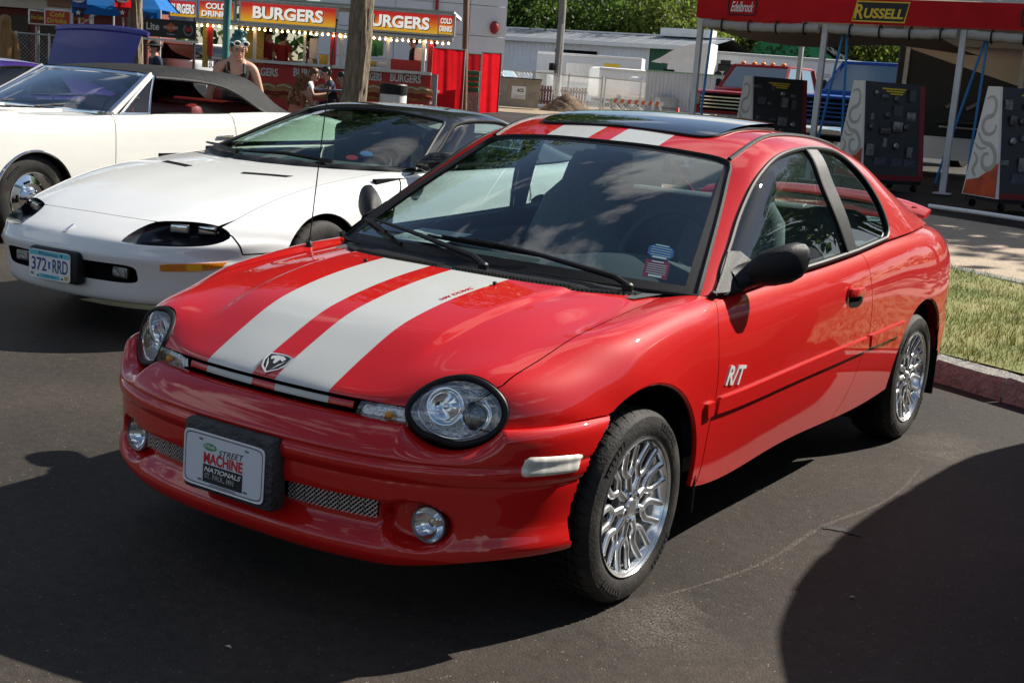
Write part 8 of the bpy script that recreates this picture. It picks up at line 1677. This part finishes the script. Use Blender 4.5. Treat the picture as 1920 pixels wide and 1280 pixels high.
# red curtain booths
def curtain(label, px0, px1, pyt, pyb, d, mat=None, skew=0):
    xc = (px0 + px1) / 2; S = Spot(xc, pyb, d, skew); r = S.thing('curtain_screen', label, 'curtain', 'red curtain screens by the stand'); w = (px1 - px0) * S.k; zt = S.xz(xc, pyt)[1]; rows = []
    for z in np.linspace(.04, zt, 10): rows.append([(x, .030 * math.sin(x * 8 + 1.3 * math.sin(x * 5) + .4 * z) * (1 - .5 * z / zt) + .006 * math.sin(x * 27 + z), z + .03 * math.sin(x * 4) * (z < .2)) for x in np.linspace(-w / 2, w / 2, 60)])
    grid(rows, 'curtain', mat or m_redcloth, r); q = MB(); q.tube([(-w / 2, 0, zt + .02), (w / 2, 0, zt + .02)], .025, 6); q.build('rod', m_alum, r)
    for x in (-w / 2, w / 2): q = MB(); q.tube([(x, 0, 0), (x, 0, zt + .05)], .025, 6); q.build('upright', m_alum, r)
    return r
m_brightred = cloth_mat('bright_red_fabric', (.72, .014, .022), .5)
curtain('wide red curtain screen, left of the timber pole', 801, 866, 97, 200, 45, m_brightred, 5); curtain('narrow red curtain screen with a white tag, beside the dumpster', 897, 934, 105, 208, 46, m_brightred, -12); curtain('short red curtain screen set back between the other two', 872, 897, 106, 196, 48.5, m_redcloth)
p = at(886, 152, 47.5); r = thing('crate_stack', 'stack of green crates between the red curtains', 'crates', (p.x, p.y, gz(p.x, p.y)), math.atan2(RH.y, RH.x)); zz = p.z - gz(p.x, p.y)
for i in range(4): q = MB(); q.box((0, 0, zz - .32 + .2 * i), (.5, .4, .17), bev=.02); q.build('crate', _M['green_crate'], r, smooth=True)
q = MB(); q.box((0, 0, (zz - .42) / 2), (.55, .45, zz - .42)); q.build('trolley', m_steel, r)
# ------------------------------------------------------------------ left corner: building, blue canopy, banner, flags, fence, carved figure
S = Spot(60, 110, 36, 4, z=.3); r = S.thing('red_brick_hall', 'dark red building with a grey shingle roof behind the purple car', 'building'); brk = pm('dark_red_siding', (.16, .035, .022), .75, var=.12, vs=4)
q = MB(); q.box((-.6, 2, 1.35), (7.5, 4, 2.7)); q.build('wall', brk, r); q = MB(); q.add([(-4.6, -.6, 2.65), (2.2, -.6, 2.65), (2.2, 3, 4.2), (-4.6, 3, 4.2)], [(0, 1, 2, 3)]); q.build('roof', pm('grey_shingles', (.30, .31, .33), .8, var=.25, vs=9), r); q = MB(); q.box((-1.2, -.62, 2.60), (6.8, .08, .14)); q.build('gutter', m_tan, r); q = MB(); q.box((-1.2, -.2, 2.35), (6.8, .3, .3)); q.build('eaves', m_tan, r)
for x in (-.35, .45, 1.1): q = MB(); q.box((x, -.03, 1.35), (.55, .06, 1.3)); q.build('window', pm('brown_shutter', (.06, .04, .022), .7), r)
q = MB(); q.box((.9, -.3, 2.9), (.75, .3, 1.2), bev=.03); q.build('sign_pier', pm('ochre_board', (.30, .17, .09), .7), r)
def lightbox(label, px, py, d, pw, ph, lines, turn=0, face=None):
    S = Spot(px, py, d, turn); r = S.thing('sign_box', label, 'sign'); z = S.zref - S.o.z; k = S.k; w, h = pw * k, ph * k; q = MB(); q.box((0, .12, z), (w + .08, .24, h + .08), bev=.02); q.build('frame', m_alum, r); q = MB(); q.box((0, -.01, z), (w, .02, h)); b = q.build('face', face or m_sred, r)
    for i, tline in enumerate(lines): text('lettering', tline, m_yellow, b, Matrix.Translation((0, -.03, z + h * (.24 - .46 * i if len(lines) > 1 else 0))) @ Matrix.Rotation(rad(90), 4, 'X'), .2, width=w * (.6 if i == 0 and len(lines) > 1 else .82), height=h * .36, ext=.008, bold=.03)
    q = MB(); q.tube([(0, .2, 0), (0, .2, z - h / 2)], .05, 8); q.build('sign_post', m_steel, r)
lightbox('bright red sign reading Cold Drinks in yellow', 108, 34, 30, 45, 25, ['Cold', 'Drinks']); lightbox('dim red side sign left of the Cold Drinks sign', 70, 33, 30.5, 26, 22, ['Hot Subs'], 20, pm('dim_sign_red', (.22, .03, .02), .6)); lightbox('red sign half hidden behind the raised trunk lid', 152, 37, 30.2, 30, 20, ['Curly Fries'])
def canopy_blue():
    S = Spot(245, 120, 31, 0); r = S.thing('blue_canopy', 'bright blue pop-up canopy between the tree trunk and the stand', 'canopy'); bl = cloth_mat('blue_canopy_cloth', (.02, .17, .52), .3); z = S.xz(245, 22)[1]; 
    xa, xb = S.xz(166, 20)[0], S.xz(326, 30)[0]; xm = (xa + xb) / 2
    q = MB(); q.add([(xa, -.9, z), (xb, -.9, z), (xb, 2.2, z), (xa, 2.2, z), (xm, .6, z + .95)], [(0, 1, 4), (1, 2, 4), (2, 3, 4), (3, 0, 4)]); q.build('top', bl, r)
    grid([[(x, -.92 + .03 * math.sin(x * 6), zz) for x in np.linspace(xa, xb, 30)] for zz in (z - .22, z - .1, z)], 'valance', bl, r)
    for x in (xa, xb):
        for y in (-.88, 2.15): q = MB(); q.tube([(x, y, 0), (x, y, z)], .025, 6); q.build('leg', m_whitep, r)
    q = MB(); q.tube([(xa, -.88, z - .6), (xm, -.88, z + .1)], .015, 5); q.tube([(xb, -.88, z - .6), (xm, -.88, z + .1)], .015, 5); q.build('scissor_brace', m_galv, r)
canopy_blue()
S = Spot(318, 118, 30, 0); r = S.thing('beer_banner', 'black beer banner hung above the drinks hatch', 'banner'); x, z = 0, S.xz(318, 57)[1]; k = S.k; q = MB(); q.box((0, 0, z), (97 * k, .03, 33 * k)); b = q.build('banner_cloth', m_blackp, r)
TB = lambda dx, dz=0.0, o=-.02: Matrix.Translation((dx, o, z + dz)) @ Matrix.Rotation(rad(90), 4, 'X')
text('lettering', 'Lite', m_whiteink, b, TB(-.40, .03), .2, width=.30, height=.17, ext=.006, bold=.02); q = MB(); q.prism([(-.17, 0), (0, .11), (.17, 0), (0, -.11)], .006, TB(.02, .03)); q.build('diamond_logo', pm('orange_print', (.60, .10, .02), .5), b); text('lettering', 'Grain Belt', m_whiteink, b, TB(.02, .03, -.032), .1, width=.34, height=.07, ext=.004, shear=.1); text('lettering', 'Premium', m_whiteink, b, TB(.02, -.12), .1, width=.18, height=.04, ext=.004, shear=.3)
q = MB(); q.tube([TB(.42, .0) @ Vector((.10 * math.cos(a), .12 * math.sin(a), 0)) for a in np.linspace(-4.2, 1.05, 24)], .014, 6); q.build('wreath_logo', m_greyink, b); q = MB(); q.box((0, 0, .004), (.12, .09, .006), TB(.42, .01)); q.build('shield_logo', m_redink, b)
for s in (-1, 1): q = MB(); q.tube([(s * .55, .05, 0), (s * .55, .05, z + .3)], .035, 6); q.build('banner_post', pm('brown_post', (.10, .035, .03), .7), r)
q = MB(); q.box((0, .02, z - .26), (1.3, .06, .05)); q.build('cross_rail', m_alum, r); q = MB(); q.box((0, .5, .45), (1.5, .06, .9)); q.build('drinks_counter', m_sheet, r)
# pale parked van glimpsed behind the banner posts
S = Spot(315, 118, 38, -40); r = S.thing('white_van', 'white van glimpsed under the beer banner', 'van'); q = MB(); q.box((0, 1, .95), (2.6, 2, 1.0), bev=.15); q.build('van_body', m_whitep, r, smooth=True); q = MB(); q.box((.1, 1, 1.6), (1.9, 1.8, .6), bev=.2); cb = q.build('van_cabin', m_sunroof, r, smooth=True); q = MB(); q.box((.1, 1, 1.9), (1.7, 1.7, .08), bev=.03); q.build('van_roof', m_whitep, r, smooth=True)
person_p = at(290, 118, 26.5); spot_person('man in a dark hat and navy shirt by the tree trunk', 290, 130, 26.5, -50, at(290, 80, 26.5).z - 1.75, {}, c_navy, c_black, h_dark, hat=(c_black, 'brim'))
def star_flag(label, px, d, top, fld, words):
    S = Spot(px, 118, d, 0); r = S.thing('pennant', label, 'flag', 'pennants by the blue canopy'); k = S.k; z0 = S.xz(px, -6)[1]; z1 = S.xz(px, 36)[1]; w = .19; q = MB()
    rows = [[(a * ww + .02 * math.sin(z * 9), .02 * math.sin(a * 4 + z * 5), z) for a in (-1, -.5, 0, .5, 1)] for z, ww in ((z1, .09), (z1 + .12, .10), (z1 + .2, .17), (z0, w))]
    grid(rows[2:], 'flag_top', top, r); grid(rows[:3], 'flag_tail', fld, r); pts = [(math.cos(math.pi / 2 + i * math.pi / 5) * (.065 if i % 2 == 0 else .026), math.sin(math.pi / 2 + i * math.pi / 5) * (.065 if i % 2 == 0 else .026)) for i in range(10)]; q = MB(); q.prism(pts, .006, Matrix.Translation((0, -.03, z1 + .09)) @ Matrix.Rotation(rad(90), 4, 'X')); q.build('star', m_whiteink, r)
    q = MB(); q.prism([tuple(a) for a in ell(0, 0, .14, .07, 24)], .004, Matrix.Translation((0, -.03, (z0 + z1) / 2 + .12)) @ Matrix.Rotation(rad(90), 4, 'X')); bd = q.build('flag_badge', m_whiteink, r)
    text('lettering', words, top, bd, Matrix.Translation((0, -.045, (z0 + z1) / 2 + .12)) @ Matrix.Rotation(rad(90), 4, 'X'), .1, width=.2, height=.06, ext=.004)
    q = MB(); q.tube([(0, .04, 0), (0, .04, z0 + .6)], .02, 6); q.build('flag_pole', m_steel, r)
star_flag('blue pennant with a white star tail, left of the blue canopy', 147, 28, pm('royal_blue_cloth', (.02, .08, .36), .7), c_navy, 'Bud'); star_flag('red pennant with a white star tail, against the tree trunk', 229, 27.5, m_brightred, c_red, 'Grain Belt')
S = Spot(60, 115, 30, 0); r = S.thing('yard_fence', 'chain-link yard fence in front of the dark red building', 'fence'); zt = S.xz(60, 66)[1]
for x in (-.75, -.36, .4, 1.2): q = MB(); q.tube([(x, 0, 0), (x, 0, zt + .04)], .03, 8); q.build('fence_post', m_galv, r, smooth=True)
q = MB(); q.tube([(-.75, 0, zt), (1.2, 0, zt)], .022, 6); q.build('top_tube', m_galv, r); q = MB()
for i in range(-14, 30):
    for sg in (1, -1):
        a = -.75 + i * .09; pts = [(a + sg * zt * t, 0, zt * t) for t in np.linspace(0, 1, 12) if -.75 <= a + sg * zt * t <= 1.2]
        if len(pts) > 1: q.tube(pts, .0035, 3, caps=False)
tag(q.build('wire_mesh', m_galv, r), kind='stuff')
# carved wooden figure
S = Spot(10, 110, 24, 25); r = S.thing('carved_statue', 'tall carved wooden figure at the far left edge', 'statue'); zt = S.xz(10, 20)[1]; wd = pm('carved_golden_wood', (.30, .16, .05), .6, var=.25, vs=5, stretch=(6, 6, .8), bump=.4, bs=20); f = zt / 1.85
J = dict(pelvis=(0, 0, .95 * f), belly=(0, 0, 1.1 * f), chest=(0, .02, 1.32 * f), neck=(0, 0, 1.5 * f), head=(0, -.05, 1.66 * f), crown=(0, -.05, 1.76 * f), lsh=(.16, 0, 1.42 * f), lel=(.20, 0, 1.12 * f), lwr=(.18, -.05, .85 * f), rsh=(-.16, 0, 1.42 * f), rel=(-.20, 0, 1.12 * f), rwr=(-.18, -.05, .85 * f), lhi=(.09, 0, .9 * f), lan=(.10, 0, .05), rhi=(-.09, 0, .9 * f), ran=(-.10, 0, .05)); Rr = {k: .07 for k in J}; Rr.update(pelvis=(.15, .12), belly=(.14, .11), chest=(.18, .13), neck=.075, head=.115, crown=.085, lan=.11, ran=.11, lhi=.11, rhi=.11)
obj('figure', skin_mesh(J, [('pelvis', 'belly'), ('belly', 'chest'), ('chest', 'neck'), ('neck', 'head'), ('head', 'crown'), ('neck', 'lsh'), ('lsh', 'lel'), ('lel', 'lwr'), ('neck', 'rsh'), ('rsh', 'rel'), ('rel', 'rwr'), ('pelvis', 'lhi'), ('lhi', 'lan'), ('pelvis', 'rhi'), ('rhi', 'ran')], Rr), wd, r); q = MB(); q.lathe([(.32, 0), (.30, .16), (0, .16)], 16); q.build('plinth', wd, r)
# ------------------------------------------------------------------ trees
def bark_mat(name, c, s=1.0): return pm(name, c, .95, var=.45, vs=5 * s, bump=1.0, bs=16 * s, stretch=(4, 4, .7), dirt=(c[0] * 1.7, c[1] * 1.6, c[2] * 1.4), dirt_amt=.6, ds=7)
m_bark = bark_mat('tree_bark', (.22, .175, .125)); m_bark2 = bark_mat('far_bark', (.10, .08, .055))
def leaf_mat(name, c):
    m, t, b, ln = node_mat(name); tc = t.nodes.new('ShaderNodeTexCoord'); n = tex(t, 'ShaderNodeTexNoise', 1.3, tc.outputs['Object'], Detail=4.0); r = ramp(t, n.outputs['Fac'], [(.3, tuple(x * .55 for x in c)), (.55, c), (.75, tuple(x * 1.6 for x in c))]); ln(r.outputs['Color'], b.inputs['Base Color']); b.inputs['Roughness'].default_value = .55; b.inputs['Specular IOR Level'].default_value = .3
    tr = t.nodes.new('ShaderNodeBsdfTranslucent'); ln(r.outputs['Color'], tr.inputs['Color']); mx = t.nodes.new('ShaderNodeMixShader'); mx.inputs['Fac'].default_value = .48; ln(b.outputs['BSDF'], mx.inputs[1]); ln(tr.outputs['BSDF'], mx.inputs[2]); ln(mx.outputs['Shader'], t.nodes['Material Output'].inputs['Surface']); return m
LEAF = [leaf_mat('leaf_mid', (.095, .16, .028)), leaf_mat('leaf_dark', (.055, .105, .020)), leaf_mat('leaf_light', (.17, .22, .040))]
def leaves(name, clumps, n, size, mat, parent, seed=0):
    """n leaf-sized faces spread over clumps [(centre, radius)]"""
    R_ = np.random.default_rng(seed); w = np.array([c[1] ** 2 for c in clumps]); k = R_.choice(len(clumps), n, p=w / w.sum()); C_ = np.array([c[0] for c in clumps])[k]; r = np.array([c[1] for c in clumps])[k]
    d = R_.normal(size=(n, 3)); d /= np.linalg.norm(d, axis=1)[:, None]; rad_ = r * R_.uniform(.45, 1.08, n) ** .7; p = C_ + d * rad_[:, None] * [1, 1, .8]
    a = R_.normal(size=(n, 3)); a = a + d * .6; a /= np.linalg.norm(a, axis=1)[:, None]; b = np.cross(a, R_.normal(size=(n, 3))); b /= np.linalg.norm(b, axis=1)[:, None]; c2 = np.cross(a, b); s = size * R_.uniform(.6, 1.4, n)[:, None]
    V = np.stack([p - b * s, p + c2 * s * .55, p + b * s, p - c2 * s * .55], 1).reshape(-1, 3); me = D.meshes.new(name); me.vertices.add(4 * n); me.vertices.foreach_set('co', V.reshape(-1)); me.loops.add(4 * n); me.loops.foreach_set('vertex_index', np.arange(4 * n)); me.polygons.add(n); me.polygons.foreach_set('loop_start', np.arange(0, 4 * n, 4)); me.materials.append(mat); me.update(); me.validate()
    o = D.objects.new(name, me); COL.objects.link(o)
    if parent is not None: o.parent = parent
    return o
def tree(label, loc, H, rt, crown_z, crown_r, n, size, mat, bark, seed, lean=(0, 0), cat='tree', group=None, flat=.75):
    r = thing('tree', label, cat, loc, 0, group); R_ = random.Random(seed); q = MB(); top = Vector((lean[0], lean[1], crown_z)); pts = [Vector((0, 0, -.1)), Vector((lean[0] * .02, lean[1] * .02, .35))] + [Vector((lean[0] * t + R_.uniform(-.05, .05), lean[1] * t + R_.uniform(-.05, .05), crown_z * t)) for t in (.15, .3, .45, .6, .75, .9, 1.0)]
    rr_ = [rt * 1.35, rt * 1.1, rt, rt * .96, rt * .92, rt * .88, rt * .8, rt * .68, rt * .55]; tp = np.array([tuple(p) for p in pts]); kk = np.linspace(0, 8, 70 if bark == m_bark else 16); n0 = len(q.v)
    q.tube([tuple(np.interp(a, range(9), tp[:, c]) for c in range(3)) for a in kk], [float(np.interp(a, range(9), rr_)) for a in kk], 40 if bark == m_bark else 14); cl = []
    if bark == m_bark:   # deep furrowed bark plates
        for i in range(n0, len(q.v)):
            x_, y_, z_ = q.v[i]; j = i - n0; w = 2 * math.pi * (j % 40) / 40; k_ = 1 + .045 * math.sin(9 * w + 1.7 * math.sin(z_ * 3.1)) + .035 * math.sin(17 * w + 2.2 * math.sin(z_ * 4.3 + 1)) + R_.uniform(-.018, .018); row = j // 40; cc = [np.interp(kk[min(row, len(kk) - 1)], range(9), tp[:, c]) for c in range(2)]; q.v[i] = (cc[0] + (x_ - cc[0]) * k_, cc[1] + (y_ - cc[1]) * k_, z_)

    for i in range(9):
        a = i * 2.4 + R_.uniform(-.3, .3); L_ = crown_r * R_.uniform(.55, .95); s0 = top * R_.uniform(.72, 1.0); e = s0 + Vector((math.cos(a) * L_, math.sin(a) * L_, R_.uniform(.2, .8) * crown_r * flat)); m = (s0 + e) / 2 + Vector((0, 0, .2)); q.tube([s0, m, e], [rt * .35, rt * .2, rt * .06], 7); cl.append((tuple(e), crown_r * R_.uniform(.34, .5))); cl.append((tuple(m + Vector((R_.uniform(-.5, .5), R_.uniform(-.5, .5), R_.uniform(0, .8))) * crown_r * .4), crown_r * R_.uniform(.3, .45)))
    q.build('trunk', bark, r, smooth=True); c = top + Vector((0, 0, crown_r * flat * .6))
    for i in range(10): a = R_.uniform(0, 6.28); z = R_.uniform(-.5, .9); rr = math.sqrt(max(.05, 1 - z * z * .8)) * crown_r * R_.uniform(.4, .85); cl.append(((c.x + math.cos(a) * rr, c.y + math.sin(a) * rr, c.z + z * crown_r * flat), crown_r * R_.uniform(.25, .42)))
    leaves('crown', cl, n, size, mat, r, seed); return r
def near_tree(label, px, py, d, w_px, H, cz, cr, n, seed, lean_px=0):
    p = at(px, py, d); z0 = gz(p.x, p.y); return tree(label, (p.x, p.y, z0), H, w_px / 2 * d / 2423.1, cz, cr, n, .16, LEAF[1], m_bark, seed, lean=(RH.x * lean_px * d / 2423.1 * 1.3, RH.y * lean_px * d / 2423.1 * 1.3), group='shade trees behind the parked cars')
near_tree('thick tree trunk in front of the burger stand', 659, 195, 24, 46, 9, 6.4, 4.6, 15000, 11, 18); near_tree('tree trunk rising behind the raised purple trunk lid', 253, 113, 28, 29, 8, 6.2, 4.2, 12000, 12, 2)
spec = [(930, 115, 0, 'dark broad tree behind the white hall corner', 8.5, 1), (1010, 122, 0, 'dark tall tree left of the grey utility pole', 8.0, 1), (1105, 112, 2, 'sunlit tree just right of the grey utility pole', 6.5, 0), (1185, 120, 0, 'dark round tree behind the barn ridge', 7.5, 1), (1250, 108, 1, 'pale yellow-green tree left of the canopy corner', 6.0, 2), (1330, 118, 0, 'leafy tree above the semi trailer, at the canopy corner', 6.5, 0), (1420, 112, 1, 'broad tree above the printed monster truck', 6.8, 0), (1560, 120, 0, 'tree behind the pale rusty-roofed house', 6.5, 2), (1640, 114, 2, 'light tree left of the race trailer edge', 6.0, 2), (870, 125, 0, 'dark tree behind the timber pole', 7.5, 1)]
for i, (px, d, k, lab, cr, lm) in enumerate(spec):
    p = at(px, 160, d); tree(lab, (p.x, p.y, .6), 10, .32, 3.6 + .4 * k, cr, 12000, .21, LEAF[lm], m_bark2, 40 + i, group='trees beyond the yard')
def woodland():
    """far-off belt of trees all round the fairground"""
    R_ = np.random.default_rng(5); cl = []
    for i in range(330):
        a = R_.uniform(0, 2 * math.pi); d = R_.uniform(128, 170); x, y = d * math.cos(a) - 10, d * math.sin(a) + 20; h = R_.uniform(7, 12)
        for j in range(3): cl.append(((x + R_.uniform(-3, 3), y + R_.uniform(-3, 3), h * (.25 + .3 * j)), R_.uniform(2.6, 4.6)))
    return tag(leaves('woodland', cl, 42000, .75, LEAF[1], None, 77), 'dense dark belt of distant trees beyond the fairground', 'woodland', kind='stuff')
woodland()
# a one-box minivan parked just right of the frame: its shadow lies on the asphalt beside the coupe
def minivan():
    r = thing('minivan', 'dark green minivan parked just past the right picture edge, known by its shadow', 'van', (2.88, -.12, 0), rad(.5)); r.scale = (1, 1, 1.10); P = paint('dark_green_clearcoat', (.012, .035, .025))
    st = [(.10, .60, .70, .86), (.16, .82, .74, .93), (.45, .95, .80, .96), (.95, 1.02, .82, .97), (1.5, 1.24, .80, .97), (2.1, 1.50, .76, .97), (2.7, 1.66, .72, .97), (3.4, 1.70, .71, .97), (4.1, 1.66, .70, .96), (4.45, 1.50, .70, .95), (4.55, 1.0, .80, .93), (4.58, .6, .80, .90)]
    N = [[(0, y, zt), (.3, y, zt - .004), (hw - .16, y, zt - .02), (hw, y, zt - .09), (max(hw + .06, ww - .04), y, max(.55, zt - .42)), (ww, y, min(.80, zt - .1)), (ww, y, .5), (ww - .03, y, .30)] for y, zt, hw, ww in st]
    S = Surf(full_net(N), nu=61, nv=61); U, V = np.meshgrid(np.linspace(0, 1, 70), np.linspace(0, 1, 60), indexing='ij'); grid(S(np.c_[U.ravel(), V.ravel()]).reshape(70, 60, 3), 'body', P, r)
    for k in (1, -1):
        for y0, y1 in ((1.9, 2.75), (2.85, 3.6), (3.7, 4.3)):
            uv = S.inv([(y0, 1.02), (y1, 1.02), (y1, 1.44 if y0 > 2 else 1.46), (y0 + (.5 if y0 < 2 else 0), 1.44)], SIDE, lambda p: p[:, 0] > .5); mm = trim(S, uv, step=.1, gap=0, flange=0, off=.006 if S.normal(uv)[0, 0] > 0 else -.006); obj('side_window', mm if k > 0 else mirrored(mm), m_sunroof, r)
        for y in (.85, 3.75): q = MB(); q.lathe([(0, .03), (.2, .03), (.21, .01), (.31, .01), (.33, -.03), (.33, -.2), (0, -.2)], 28, axis='x', M=Matrix.Translation((k * .96, y, .33)) @ Matrix.Rotation(0 if k > 0 else math.pi, 4, 'Z')); q.build('wheel', m_tyre, r, smooth=True)
        q = MB(); q.box((k * .62, .10, .68), (.36, .08, .16), bev=.03); q.build('headlight', m_chrome, r, smooth=True)
    q = MB(); q.box((0, 2.3, .36), (1.7, 4.2, .2)); q.build('underbody', m_void, r)
minivan()
tree('unseen broad leafy tree added past the right picture edge to shade the walk', (4.6, 22.5, .3), 10, .3, 4.5, 5.6, 9000, .24, LEAF[0], m_bark2, 91)  # out of view, added so its crown throws shade over the sidewalk
